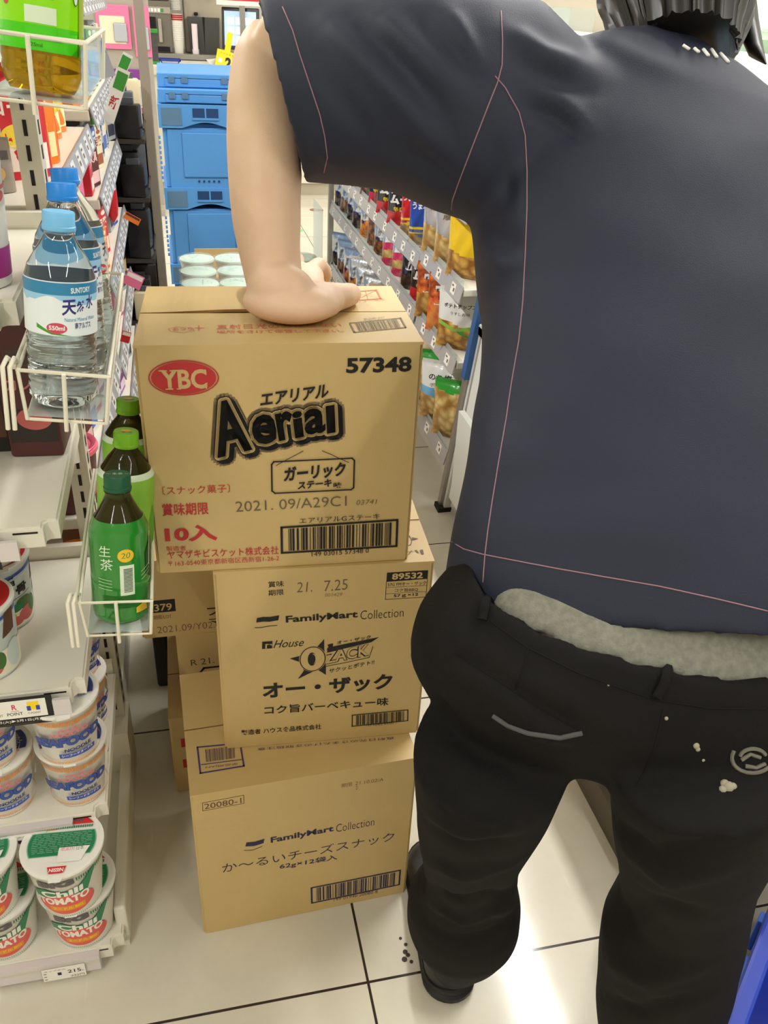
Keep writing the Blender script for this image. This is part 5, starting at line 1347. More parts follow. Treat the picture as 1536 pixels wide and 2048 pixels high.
Q.text('豚骨', 2, -18, 24, -18, 12, 'cup_ham', .03)
G3 = 'pork bone ramen cups on the third shelf'
ram = cup('noodle_cup', 'pale ramen cup with red lid, upper of the front stack behind the point card strip', .108, .0485, .043, P, Q, base='cup_pale', group=G3)
S2z = .530
ram.location = (-.306, .952, S2z + .109)
ram.rotation_euler = (0, 0, R(-14))
dup(ram, (-.294, .966, S2z), R(-12), 'pale ramen cup with red lid, lower of the front stack above the point card strip', G3)
dup(ram, (-.290, 1.066, S2z + .109), R(10), 'pale ramen cup with red lid, upper of the rear stack on its shelf', G3)
dup(ram, (-.288, 1.07, S2z), R(25), 'pale ramen cup with red lid, lower of the rear stack on its shelf', G3)

# a tub with a purple print on the shelf above, at the picture edge
P = Print()
P.rect(-140, 10, 140, 40, 'cup_purple' if 'cup_purple' in MATS else (mat('cup_purple', (168, 44, 138), .4) and 'cup_purple'))
P.ellipse(20, 52, 22, 30, 'cup_orange')
P.ellipse(20, 50, 18, 25, 'cup_cream')
P.ellipse(46, 90, 14, 6, 'cup_ham')
P.rect(-140, 96, 140, 100, 'cup_pink')
Q = Print()
Q.ellipse(0, 0, 42, 42, 'cup_pale')
pc = cup('noodle_cup', 'white cup with purple and orange print on the shelf beside the water bottles', .15, .046, .036, P, Q)
pc.location = (-.212, .965, 1.044)
pc.rotation_euler = (0, 0, R(0))

# upright pouches at the back of the same shelf
def pouch_mesh(w, h, d, P=None, n=14, m=18):
    """standing pouch: flat sealed top, gusseted bulging bottom; faces -y"""
    vs, fs = [], []
    rnd_ = random.Random(int(w * 1e4 + h * 1e3))
    def surf(a, c):
        x = (a - .5) * w
        q = (1 - abs(2 * a - 1) ** 3)
        t = d / 2 * q * (math.cos(c * PI / 2) ** .8 if c < 1 else 0) + .0012
        z = h * c
        t += .0014 * math.sin(9 * a + 14 * c) * q
        return x, t, z
    for s in (-1, 1):
        for j in range(m + 1):
            for i in range(n + 1):
                x, t, z = surf(i / n, j / m)
                vs.append((x, s * t, z))
    k = (n + 1) * (m + 1)
    for s in (0, 1):
        for j in range(m):
            for i in range(n):
                o = s * k + j * (n + 1) + i
                f = (o, o + 1, o + n + 2, o + n + 1)
                fs.append(f if s == 0 else f[::-1])
    for j in range(m):
        for i in (0, n):
            o = j * (n + 1) + i
            f = (o, o + n + 1, o + n + 1 + k, o + k)
            fs.append(f if i == 0 else f[::-1])
    for i in range(n):
        fs.append((i, i + k, i + 1 + k, i + 1))
        o = m * (n + 1) + i
        fs.append((o, o + 1, o + 1 + k, o + k))
    b = MB()
    b.add(vs, fs)
    def fn(u, v, zz):
        x, t, z = surf(min(max(u / w + .5, 0), 1), min(max(v / h, 0), 1))
        return (x, -t - zz - .0003, z)
    return b, fn


def pouch(name, label, cat, w, h, d, base, P, loc, rot, group=None, rough=None):
    t = thing(name, label, cat, loc, rot, group)
    b, fn = pouch_mesh(w, h, d)
    m = pm(P)
    P.emit(b, fn, {k: i + 1 for i, k in enumerate(m)}, split=8)
    b.build('pouch', [base] + m, t, smooth=50)
    q = MB()
    q.box(-w / 2, w / 2, -.0016, .0016, h - .012, h + .003)
    q.build('top_seal', base, t)
    return t


mat('pouch_yellow', (236, 206, 62), .3)
mat('pouch_orange', (236, 140, 50), .3)
mat('pouch_grey', (150, 140, 130), .4)
P = Print()
P.rect(-32, 48, 32, 76, 'cup_cream')
P.text('もち麦', -24, 53, 24, 53, 16, 'ink_brown', .02)
P.ellipse(0, 26, 22, 14, 'cup_egg')
p1 = pouch('soup_pouch', 'yellow stand-up pouch seen left of the slotted post', 'pouch', .075, .115, .035, 'pouch_yellow', P, (-.292, 1.50, 1.056), R(6))
dup(p1, (-.36, 1.44, 1.056), R(-4), 'yellow stand-up pouch at the left picture edge, above the purple printed cup')
P = Print()
P.rect(-34, 44, 34, 56, 'cup_grey')
P.text('麦', -26, 10, -6, 10, 18, 'cup_brown', .02)
P.ellipse(12, 26, 16, 12, 'cup_tan')
pouch('soup_pouch', 'grey and brown stand-up pouch before the yellow pouches', 'pouch', .075, .07, .035, 'pouch_grey', P, (-.263, 1.385, 1.056), R(3))
# dark sleeves of packs lower down, in the gap left of the water bottles
mat('pack_maroon', (86, 44, 44), .45)
mat('pack_dark', (44, 38, 34), .45)
for k, (x, y, lb) in enumerate(((-.205, 1.13, 'dark maroon pack'), (-.275, 1.15, 'blackish brown pack'), (-.36, 1.12, 'dark maroon pack at the picture edge'))):
    t = thing('boxed_noodles', lb + ' standing on the shelf behind the nearest water bottle', 'pack', (x, y, .77), R(3 * k - 3))
    b = MB()
    b.box(-.034, .034, -.035, .035, 0, .2, r=.004)
    P = Print()
    P.rect(-30, 22, 30, 70, 'cup_brown' if k % 2 else 'pack_dark')
    P.ellipse(4, 56, 22, 16, 'cup_egg' if k == 1 else 'cup_ham')
    P.text('カレー', -24, 96, 22, 96, 18, 'cup_pink', .02)
    P.barcode([(-20, 150), (20, 150), (20, 130), (-20, 130)], .8, 'cup_grey', 2, k)
    m = pm(P)
    P.emit(b, plane_fn((0, -.035, 0), (1, 0, 0), (0, 0, 1)), {q: i + 1 for i, q in enumerate(m)})
    b.build('pack_body', ['pack_maroon' if k != 1 else 'pack_dark'] + m, t, smooth=40)
    b = MB()
    b.box(-.033, .033, -.034, .034, .2, .202)
    b.build('top_flap', 'pack_dark', t)

# ------------------------------------------------------------------ wire baskets on the side of the unit, with drink bottles
def basket(label, y0, y1, z0, hgt, x0=-.158, x1=-.079, tilt=0):
    t = thing('wire_basket', label, 'basket', (x0, y0, z0), (0, tilt, 0))
    W, D = x1 - x0, y1 - y0
    r = .0021
    b = MB()
    b.tube([(0, 0, hgt), (W, 0, hgt), (W, D, hgt), (0, D, hgt)], r, 8, closed=True)
    b.tube([(.006, .004, 0), (W - .002, .004, 0), (W - .002, D, 0), (.006, D, 0)], r * .9, 8, closed=True)
    b.tube([(W, 0, hgt), (W - .002, .004, 0)], r * .9, 8)
    b.tube([(W, D, hgt), (W - .002, D, 0)], r * .9, 8)
    b.tube([(0, 0, hgt), (.006, .004, 0)], r * .9, 8)
    b.tube([(W * .5, -r, hgt), (W * .52, .001, -.009)], r, 8)
    b.tube([(W * .5, D, hgt), (W * .52, D, 0)], r, 8)
    for k in range(1, 5):
        b.tube([(.006, D * k / 5, 0), (W - .002, D * k / 5, 0)], r * .8, 6)
    b.build('wire_frame', 'wire_white', t, smooth=60)
    b = MB()
    for dx in (-.004, -.010):
        b.tube([(dx, -.004, -.008), (dx - .002, -.004, hgt + .004), (dx + .001, .004, hgt + .010), (dx + .003, .012, hgt + .004)], .0022, 8)
    b.tube([(-.004, .006, hgt), (-.004, D, hgt)], .002, 8)
    b.build('hook', 'wire_white', t, smooth=60)
    b = MB()
    b.box(W - .0045, W - .003, .006, D - .004, .004, hgt - .002)
    b.box(.006, W - .005, .006, D - .004, .0024, .0036)
    b.box(.004, W - .005, D - .007, D - .0055, .004, hgt - .002)
    b.build('clear_liner', 'clear_sheet', t)
    return t


basket('white wire basket holding three water bottles, hung on the shelf side', .782, 1.125, .966, .050, tilt=R(7))
basket('white wire basket holding green tea bottles, lowest of three', .812, 1.13, .677, .050, x0=-.142, x1=-.064, tilt=R(4))
basket('white wire basket holding the bright green tea bottle, topmost of three', .865, 1.15, 1.232, .052, x0=-.162, x1=-.070, tilt=R(5))

mat('water', (246, 251, 253), .03, trans=1, ior=1.14, coat=.6)
mat('cap_sky', (120, 190, 236), .42)
mat('cap_blue', (38, 140, 232), .4)
mat('label_sky', (150, 200, 232), .35)
mat('label_deep', (48, 130, 176), .35)
mat('label_snow', (226, 236, 240), .4)
mat('label_navy', (48, 44, 120), .4)
mat('label_red', (206, 66, 92), .4)
mat('label_leaf', (70, 150, 50), .4)
mat('label_wood', (66, 92, 50), .5)


def lean(base, top):
    d = (Vector(top) - Vector(base)).normalized()
    return d.to_track_quat('Z', 'Y').to_euler(), None


def cap_mesh(r, h, z, n=48):
    b = MB()
    b.lathe([(r * 1.0, z), (r * 1.03, z + .001), (r * 1.03, z + h * .22), (r * .985, z + h * .25), (r * .985, z + h * .92), (r * .93, z + h), (0, z + h)], n, flute=.012, nf=24)
    return b


def water_bottle(label, loc, rot, capm, H=.178, r=.0315, group=None):
    t = thing('water_bottle', label, 'bottle', loc, rot, group)
    b = MB()
    pf = [(0, .006), (.012, .003), (.022, 0), (r - .004, .003), (r, .010)]
    z = .012
    while z < H * .40:
        pf += [(r, z), (r - .0014, z + .0028), (r, z + .0056)]
        z += .0078
    pf += [(r, H * .42), (r, H * .685), (r - .001, H * .70), (r - .003, H * .74), (r - .009, H * .80), (r - .015, H * .855), (.0128, H * .89), (.0126, H * .905), (.0135, H * .91), (.0126, H * .915), (.0126, H * .985), (0, H * .985)]
    b.lathe(pf, 48)
    b.build('bottle', 'water', t, smooth=60)
    b = cap_mesh(.0142, .0165, H * .912)
    b.build('cap', capm, t, smooth=40)
    P = Print()
    z0, z1 = H * .41 * 1000, H * .68 * 1000
    P.rect(-99, z0 + 22, 99, z1, 'label_sky')
    P.rect(-99, z1 - 11, 99, z1, 'label_deep')
    pts = [(-99, z0 + 26)]
    rr = random.Random(2)
    u = -99
    while u < 99:
        pts.append((u, z0 + 30 + rr.uniform(-2, 6)))
        u += 6
    pts.append((99, z0 + 26))
    P.poly(pts + [(99, z0), (-99, z0)], 'label_snow')
    P.poly([(-20, z0 + 10), (-8, z0 + 4), (12, z0), (-6, z0 + 1), (-20, z0 + 6)], 'label_leaf')
    P.poly([(60, z0), (78, z0 + 30), (99, z0 + 44), (99, z0)], 'label_wood')
    P.poly([(-99, z0), (-99, z0 + 40), (-84, z0 + 24), (-70, z0)], 'label_wood')
    P.text('SUNTORY', 12, z1 - 9, 32, z1 - 8, 5, 'label_snow', .03)
    P.text('天', 4, z0 + 19, 17, z0 + 20, 14, 'label_navy', .03, .1)
    P.text('然', 17, z0 + 22, 26, z0 + 23, 10, 'label_navy', .02, .1)
    P.text('水', 27, z0 + 24, 36, z0 + 25, 13, 'label_navy', .02, .1)
    P.text('Natural Mineral Water', 6, z0 + 13.5, 38, z0 + 14.5, 3.4, 'label_deep')
    P.text('南アルプス', 15, z0 + 6.5, 32, z0 + 7, 6, 'label_navy', .02)
    P.ellipse(-1, z0 + 7, 9, 5, 'label_red')
    P.text('550ml', -8, z0 + 5, 6, z0 + 5.2, 4.2, 'label_snow', .03)
    b = MB()
    b.lathe([(r + .0004, H * .41), (r + .0006, H * .685)], 64, mi=0)
    m = pm(P)
    P.emit(b, cone_fn(r + .0006, r + .0006, 1), {q: i + 1 for i, q in enumerate(m)}, split=3, lift=.0001)
    b.build('label', ['label_snow'] + m, t, smooth=60)
    return t


lw = (R(-5), R(6), 0)
wb = water_bottle('water bottle with a pale sky blue cap, nearest in the middle basket', (-.1225, .822, .9665), lw, 'cap_sky')
wb2 = water_bottle('water bottle with a bright blue cap, second in the middle basket', (-.116, .905, .9665), (R(-5), R(6), R(34)), 'cap_blue', H=.186)
dup(wb2, (-.110, .988, .9665), (R(-5), R(6), R(60)), 'water bottle with a bright blue cap, farthest in the middle basket')

mat('tea_green', (38, 130, 40), .16, spec=.6, coat=.4)
mat('tea_neck', (92, 86, 40), .08, trans=.75, ior=1.3)
mat('tea_lime', (136, 190, 60), .35)
mat('tea_print', (214, 232, 206), .4)
mat('tea_cap_dark', (20, 84, 56), .42)
mat('tea_cap_lime', (122, 186, 30), .4)
mat('tea_dark', (18, 66, 30), .4)
mat('tea_gold', (232, 190, 50), .4)
mat('tea_recycle', (24, 92, 30), .4)


def dark_tea(label, loc, rot):
    t = thing('tea_bottle', label, 'bottle', loc, rot)
    H, r = .176, .0335
    b = MB()
    b.lathe([(0, .005), (.02, .001), (r - .006, 0), (r - .002, .004), (r, .012), (r, H * .62), (r - .0012, H * .66), (r - .006, H * .72)], 48)
    P = Print()
    P.text('生', -22, 88, -8, 89, 13, 'tea_print', .0, .12)
    P.text('茶', -21, 71, -6, 72, 14, 'tea_print', .0, .12)
    P.ellipse(8, 90, 9, 8, 'tea_gold')
    P.text('20', 3, 86.5, 13, 87, 7, 'tea_green', .0, .15)
    P.rect(1, 40, 17, 78, 'tea_print')
    for k in range(17):
        P.rect(5, 44 + k * 1.8, 15, 44.9 + k * 1.8, 'ink_black')
    for k in range(4):
        P.line([(-24, 60 - k * 4), (-8, 59 - k * 4)], .5, 'tea_print')
    for k in range(7):
        P.rect(-20, 38 - k * 2.4, 18, 39 - k * 2.4, 'tea_recycle')
    P.poly([(34, 60), (48, 50), (60, 60), (54, 98), (44, 104), (33, 86)], 'tea_dark')
    P.line([(40, 70), (43, 110)], 1.4, 'tea_print')
    for k in range(3):
        P.line([(26, 66 - k * 5), (40, 72 - k * 5)], .5, 'tea_print')
    P.line([(-14, 10), (-2, 10), (-8, 19), (-14, 10)], 1, 'tea_recycle')
    P.poly([(18, 15), (34, 15), (32, 28), (18, 22)], 'tea_gold')
    m = pm(P)
    P.emit(b, cone_fn(r, r, 1), {q: i + 1 for i, q in enumerate(m)}, split=3, lift=.0004)
    b.build('bottle', ['tea_green'] + m, t, smooth=60)
    b = MB()
    b.lathe([(r - .006, H * .715), (r - .012, H * .77), (r - .0165, H * .82), (.0140, H * .86), (.0138, H * .885), (.0150, H * .89), (.0138, H * .895), (.013, H * .96), (0, H * .96)], 48)
    b.build('neck', 'tea_neck', t, smooth=60)
    b = cap_mesh(.0148, .0185, H * .895)
    P = Print()
    P.text('生茶', -5, -3, 6, -3, 6, 'tea_print')
    P.line([(-12, 0), (-7, 0)], .5, 'tea_print')
    P.line([(8, 0), (12, 0)], .5, 'tea_print')
    P.emit(b, plane_fn((0, 0, H * .895 + .0185), (1, 0, 0), (0, 1, 0)), {'tea_print': 1})
    b.build('cap', ['tea_cap_dark', 'tea_print'], t, smooth=40)
    return t


dark_tea('dark green tea bottle with a dark green cap, front of the lowest basket', (-.099, .852, .6790), (R(-8), R(4), 0))


def lime_tea(label, loc, rot):
    t = thing('tea_bottle', label, 'bottle', loc, rot)
    H, r = .19, .033
    b = MB()
    b.lathe([(0, .005), (.02, .001), (r - .004, 0), (r, .008), (r, H * .1), (r - .001, H * .12), (r, H * .14), (r, H * .7), (r - .004, H * .76), (r - .012, H * .83), (.0138, H * .88), (.013, H * .96), (0, H * .96)], 48)
    b.build('bottle', 'tea_neck', t, smooth=60)
    b = MB()
    b.lathe([(r + .0004, H * .16), (r + .0007, H * .62), (r + .0004, H * .72), (r - .003, H * .755)], 56, mi=[1, 1, 0])
    P = Print()
    P.poly([(20, 40), (46, 30), (60, 70), (40, 100)], 'tea_leafgreen' if 'tea_leafgreen' in MATS else (mat('tea_leafgreen', (84, 160, 40), .4) and 'tea_leafgreen'))
    P.text('綾', -20, 80, -4, 80, 18, 'tea_dark', .02)
    P.text('お茶', -24, 50, 4, 50, 16, 'tea_dark', .02)
    P.emit(b, cone_fn(r + .0007, r + .0007, 1), {'tea_leafgreen': 2, 'tea_dark': 3}, split=3)
    b.build('label', ['tea_print', 'tea_lime', 'tea_leafgreen', 'tea_dark'], t, smooth=60)
    b = cap_mesh(.0148, .0185, H * .9)
    P = Print()
    P.ellipse(0, 1, 6, 4, 'tea_gold')
    P.text('濃い味', -5, -7, 7, -7, 4, 'tea_dark')
    P.emit(b, plane_fn((0, 0, H * .9 + .0185), (1, 0, 0), (0, 1, 0)), {'tea_gold': 1, 'tea_dark': 2})
    b.build('cap', ['tea_cap_lime', 'tea_gold', 'tea_dark'], t, smooth=40)
    return t


lt = lime_tea('green tea bottle with a lime green cap, second in the lowest basket', (-.098, .938, .6790), (R(-6), R(6), 0))
dup(lt, (-.094, 1.03, .6790), (R(-6), R(6), R(12)), 'green tea bottle with a lime green cap, farthest in the lowest basket')

# bright green tea bottle in the top basket, cut by the picture edge
mat('tea_bright', (140, 224, 12), .2, coat=.3)
mat('tea_bright_low', (72, 206, 14), .2, coat=.3)
mat('tea_amber', (196, 150, 18), .05, trans=.8, ior=1.33)
mat('tea_olive', (150, 176, 52), .3)
mat('print_dark', (44, 84, 20), .5)
t = thing('tea_bottle', 'bright lime green tea bottle in the top basket', 'bottle', (-.112, .915, 1.2335), (R(-4), R(7), R(4)))
r = .0345
b = MB()
b.lathe([(0, .006), (.018, .002), (r - .007, 0), (r - .003, .006), (r - .0006, .014), (r, .018), (r - .001, .022), (r, .026), (r, .19), (r - .01, .215), (.0145, .235), (.013, .25), (0, .25)], 48)
b.build('bottle', 'tea_amber', t, smooth=60)
b = MB()
b.lathe([(r + .0005, .032), (r + .0008, .052), (r + .0008, .19), (r - .006, .207)], 56, mi=[1, 0, 0])
P = Print()
P.rect(-14, 72, 12, 140, 'tea_bright_low')
for k in range(15):
    P.rect(-12, 76 + k * 4.2, 10 - (k * 7) % 6, 78 + k * 4.2, 'print_dark')
P.rect(-12, 53, 14, 66, 'tea_print')
P.rect(-12, 43, 14, 50, 'tea_bright_low')
P.rect(-9, 41, 18, 42.4, 'print_dark')
P.text('525ml', -10, 35, 2, 35, 3, 'print_dark')
P.poly([(38, 30), (60, 30), (60, 200), (40, 200)], 'tea_olive')
P.ellipse(34, 80, 3.5, 9, 'tea_print')
P.ellipse(34, 80, 3.5, 9, 'print_dark', .8)
P.ellipse(-30, 70, 3, 6, 'label_red')
P.line([(-44, 110), (-40, 90), (-34, 78)], 1.4, 'ink_black')
P.line([(30, 108), (34, 112), (33, 122), (36, 128)], 1.4, 'print_dark')
m = pm(P)
P.emit(b, cone_fn(r + .0008, r + .0008, 1), {q: i + 2 for i, q in enumerate(m)}, split=3)
b.build('label', ['tea_bright', 'tea_bright_low'] + m, t, smooth=60)
b = cap_mesh(.0148, .0185, .236)
b.build('cap', 'tea_cap_lime', t, smooth=40)

# ------------------------------------------------------------------ long shelf rack on the left of the aisle
mat('strip_grey', (150, 152, 160), .35)
mat('strip_card', (206, 208, 212), .45)
mat('card_pink', (238, 214, 206), .5)


def rack(label, y0, y1, levels, xf, xb=-.62, depth_drop=0, card='strip_card'):
    t = thing('shelf_rack', label, 'shelf rack', (0, 0, 0))
    b = MB()
    b.box(xb - .012, xb, y0, y1, 0, 1.62)
    b.build('back_panel', 'shelf_metal', t)
    b = MB()
    b.box(xb, xf - .01, y0, y1, 0, .08)
    b.build('base', 'shelf_white', t)
    for k, z in enumerate(levels):
        b = MB()
        b.box(xb, xf - .004, y0 + .004, y1 - .004, z - .022, z, r=.003)
        sh = b.build('shelf', 'shelf_white', t)
        b = MB()
        # tilted price strip along the front
        U = (0, 1, 0)
        M = Matrix.Translation((xf - .004, 0, z + .006)) @ Matrix.Rotation(R(-14), 4, 'Y')
        b.box(0, .003, y0 + .004, y1 - .004, -.046, 0, 0, M)
        y = y0 + .03
        rr = random.Random(int(z * 100))
        while y < y1 - .07:
            b.box(.003, .0038, y, y + .05, -.041, -.006, 1, M)
            b.box(.0038, .0041, y + .006, y + .028, -.016, -.012, 2, M)
            b.box(.0038, .0041, y + .012, y + .032, -.03, -.022, 2, M)
            y += .05 + rr.uniform(.025, .06)
        b.build('price_strip', ['strip_grey', card, 'ink_grey'], sh)
    return t


RK1 = [.34, .55, .82, 1.055, 1.30]
RK2 = [.30, .50, .70, .90, 1.085, 1.30]
rack('white shelf rack section with soup pouches, directly behind the noodle cup unit', 1.292, 2.10, RK1, -.172)
rack('white shelf rack section with small goods, farther along the left side of the aisle', 2.112, 3.02, RK2, -.166)

# tall end post beyond
t = thing('rack_post', 'tall grey post at the far end of the left racks', 'post', (-.072, 3.3, 0))
mat('post_grey', (150, 140, 128), .45, metal=.2)
b = MB()
b.box(-.016, .016, -.02, .02, .012, 1.62, r=.003)
b.build('post', 'post_grey', t)
b = MB()
b.box(-.03, .03, -.03, .03, 0, .012, r=.003)
b.build('foot', 'dark_metal', t)

# --- products -----------------------------------------------------------
PAL = {
    'orange': ((232, 124, 44), (250, 224, 170)), 'red': ((200, 40, 50), (244, 226, 216)), 'white': ((234, 232, 226), (90, 120, 190)),
    'blue': ((52, 80, 170), (226, 232, 240)), 'green': ((62, 150, 60), (230, 240, 214)), 'purple': ((128, 60, 140), (236, 222, 236)),
    'yellow': ((240, 206, 50), (120, 70, 40)), 'black': ((34, 32, 34), (196, 164, 90)), 'brown': ((126, 84, 56), (240, 220, 180)),
    'pink': ((226, 120, 160), (250, 236, 240)), 'silver': ((176, 180, 186), (66, 70, 90)), 'maroon': ((110, 30, 60), (232, 190, 190)), 'cream': ((232, 220, 190), (160, 90, 60))}
for k, (a, c) in PAL.items():
    mat('pack_' + k, a, .35)
    mat('pack_' + k + '_print', c, .4)


def small_box(name, label, cat, col, w, h, d, loc, rot, words='お得', group=None):
    """printed carton standing on its base; front faces -y before turning"""
    t = thing(name, label, cat, loc, rot, group)
    b = MB()
    b.box(-w / 2, w / 2, -d / 2, d / 2, 0, h, r=.0018, seg=1)
    P = Print()
    W, H = w * 1000, h * 1000
    P.rect(-W * .42, H * .1, W * .42, H * .36, 'b')
    P.text(words, -W * .38, H * .55, W * .38, H * .55, min(H * .24, W * .5), 'b', .03)
    P.ellipse(W * .1, H * .88, W * .25, H * .05, 'b')
    P.emit(b, plane_fn((0, -d / 2, 0), (1, 0, 0), (0, 0, 1)), {'b': 1})
    b.build('pack_body', ['pack_' + col, 'pack_' + col + '_print'], t)
    b = MB()
    b.box(-w / 2 + .001, w / 2 - .001, -d / 2 + .001, d / 2 - .001, h, h + .001)
    b.build('top_flap', 'pack_' + col, t)
    return t


def small_pouch(name, label, cat, col, w, h, d, loc, rot, words='スープ', group=None):
    P = Print()
    W, H = w * 1000, h * 1000
    P.rect(-W * .44, H * .08, W * .44, H * .34, 'pack_' + col + '_print')
    P.ellipse(0, H * .42, W * .3, H * .12, 'pouch_yellow')
    P.text(words, -W * .36, H * .62, W * .36, H * .62, H * .16, 'pack_' + col + '_print', .03)
    P.rect(-W * .42, H * .86, W * .42, H * .9, 'pack_' + col + '_print')
    return pouch(name, label, cat, w, h, d, 'pack_' + col, P, loc, rot, group)


FACE = R(90)   # turn a front that looks to -y so that it looks to +x, into the aisle
where1 = 'on the rack behind the noodle cup unit'
# soup pouches in a file on the 1.055 shelf
for k in range(4):
    col = ['red', 'orange', 'orange', 'red'][k]
    small_pouch('soup_pouch', f'{col} corn soup pouch, {ORD[k]} in the file of pouches beyond the slotted post', 'pouch', col, .10, .145, .036, (-.232 - .006 * (k % 2), 1.50 + k * .06, 1.0555), FACE - R(58), ['コーン', 'コーン', 'にんじん', 'クリーム'][k], 'soup pouches beyond the slotted post')
for k in range(3):
    small_pouch('soup_pouch', f'orange soup pouch, {ORD[k]} of three farther along the same shelf', 'pouch', 'orange', .10, .14, .03, (-.235, 1.80 + k * .10, 1.0555), FACE - R(20), 'スープ', 'orange soup pouches farther along')
for k in range(5):
    col = ['white', 'brown', 'yellow', 'red', 'blue'][k]
    small_box('boxed_goods', f'{col} carton, {ORD[k]} on the top shelf of the rack with soup pouches', 'pack', col, .085, .12, .05, (-.225, 1.36 + k * .15, 1.3005), FACE - R(10), '本格')
# cup soups with coloured film lids on the .60 shelf
mat('film_pink', (222, 96, 128), .18, coat=.4)
mat('film_green', (126, 178, 42), .18, coat=.4)
mat('cup_olive', (92, 88, 40), .35)


def soup_tub(label, film, base, bands, loc, H=.105, r=.043, group=None):
    t = thing('soup_tub', label, 'soup tub', loc, R(40), group)
    b = MB()
    b.lathe([(r * .78, .004), (r * .8, 0), (r * .82, .002), (r, H - .012), (r + .002, H - .01), (r + .002, H - .006)], 40, mi=0)
    P = Print()
    for (u, v, a, c, m) in bands:
        P.ellipse(u, v, a, c, m)
    P.text('スープ', -20, 24, 26, 24, 15, 'cup_white', .03)
    m = pm(P)
    P.emit(b, cone_fn(r * .82, r, H), {q: i + 1 for i, q in enumerate(m)}, split=4)
    b.build('tub', [base] + m, t, smooth=50)
    b = MB()
    b.lathe([(r + .0035, H - .012), (r + .0042, H - .010), (r + .0042, H - .005), (r + .0015, H - .004), (r + .0025, H - .001), (r + .0012, H), (r - .005, H - .0012), (r - .008, H - .004), (0, H - .003)], 40)
    b.build('lid', film, t, smooth=35)
    return t


soup_tub('soup tub with a glossy pink lid on the rack shelf behind the noodle cup unit', 'film_pink', 'pack_maroon', [(-20, 60, 26, 20, 'cup_brown'), (20, 46, 22, 24, 'cup_ham'), (40, 70, 12, 12, 'cup_egg')], (-.212, 1.348, .5505), H=.115, r=.05)
soup_tub('soup tub with a glossy green lid, nearer of two beside the lime capped bottles', 'film_green', 'cup_olive', [(0, 60, 30, 24, 'cup_leaf'), (-40, 50, 18, 18, 'cup_cream')], (-.196, 1.85, .3405), H=.112, r=.045)
soup_tub('soup tub with a glossy green lid, farther of two beside the lime capped bottles', 'film_green', 'cup_olive', [(0, 60, 30, 24, 'cup_leaf'), (-40, 50, 18, 18, 'cup_cream')], (-.194, 1.965, .3405), H=.112, r=.045)
small_pouch('soup_pouch', 'small yellow pouch behind the pink lidded tub', 'pouch', 'yellow', .08, .12, .03, (-.262, 1.44, .5505), FACE - R(40))
soup_tub('small tub with an orange lid low on the rack by the lime capped bottles', 'pouch_orange', 'cup_cream', [(0, 50, 26, 22, 'cup_egg')], (-.222, 1.36, .3405), H=.10, r=.045)
for k in range(5):
    col = ['maroon', 'white', 'red', 'purple', 'black'][k]
    small_box('boxed_goods', f'{col} carton, {ORD[k]} beyond the pink lidded tub on its shelf', 'pack', col, .07, .15, .045, (-.215, 1.52 + k * .1, .5505), FACE - R(12), '味わい')
for k in range(6):
    col = ['cream', 'red', 'black', 'blue', 'green', 'pink'][k]
    small_box('boxed_goods', f'{col} carton, {ORD[k]} in the row behind the water bottles on the soup rack', 'pack', col, .08, .16, .05, (-.225, 1.36 + k * .125, .8205), FACE - R(14), 'カレー')
for k in range(3):
    col = ['brown', 'orange', 'white', 'maroon', 'yellow'][k]
    small_box('boxed_goods', f'{col} carton, {ORD[k]} on the lowest shelf of the soup rack', 'pack', col, .08, .14, .05, (-.225, 1.47 + k * .13, .3405), FACE - R(8), 'パスタ')

# the far section: boxes, tubes and hanging packs in file on each shelf
rnd = random.Random(11)
LV = {1.085: 'upper middle', .90: 'eye-level', .70: 'middle', .50: 'lower middle', .30: 'lowest', 1.30: 'top'}
SEQ = {1.085: ['orange', 'orange', 'black', 'black', 'blue', 'silver', 'green', 'white', 'red', 'silver', 'cream'],
       .90: ['red', 'maroon', 'silver', 'blue', 'cream', 'green', 'silver', 'white', 'silver', 'black', 'silver'],
       .70: ['green', 'orange', 'red', 'red', 'purple', 'orange', 'silver', 'blue', 'pink', 'silver', 'black'],
       .50: ['black', 'green', 'red', 'pink', 'pink', 'white', 'black', 'silver', 'red', 'black', 'silver'],
       .30: ['white', 'black', 'blue', 'purple', 'orange', 'black', 'silver', 'red', 'maroon', 'black', 'white'],
       1.30: ['red', 'cream', 'silver', 'brown', 'orange', 'silver', 'pink', 'white', 'purple', 'silver', 'white']}
for z, cols in SEQ.items():
    y = 2.15
    for k, col in enumerate(cols):
        wd = rnd.choice([.05, .06, .07])
        h = rnd.uniform(.10, .145)
        lab = f'{col} printed box, {ORD[k]} on the {LV[z]} shelf of the far left rack'
        if k % 3 == 2:
            small_pouch('packet', f'{col} flat packet, {ORD[k]} on the {LV[z]} shelf of the far left rack', 'packet', col, wd, h, .02, (-.20 - rnd.uniform(0, .02), y + wd / 2, z + .0005), FACE - R(rnd.uniform(0, 20)), 'おやつ')
        else:
            small_box('boxed_goods', lab, 'pack', col, wd, h, .04, (-.20 - rnd.uniform(0, .02), y + wd / 2, z + .0005), FACE - R(rnd.uniform(0, 16)), rnd.choice(['薬用', '目薬', '日用', '文具']))
        y += wd + .022

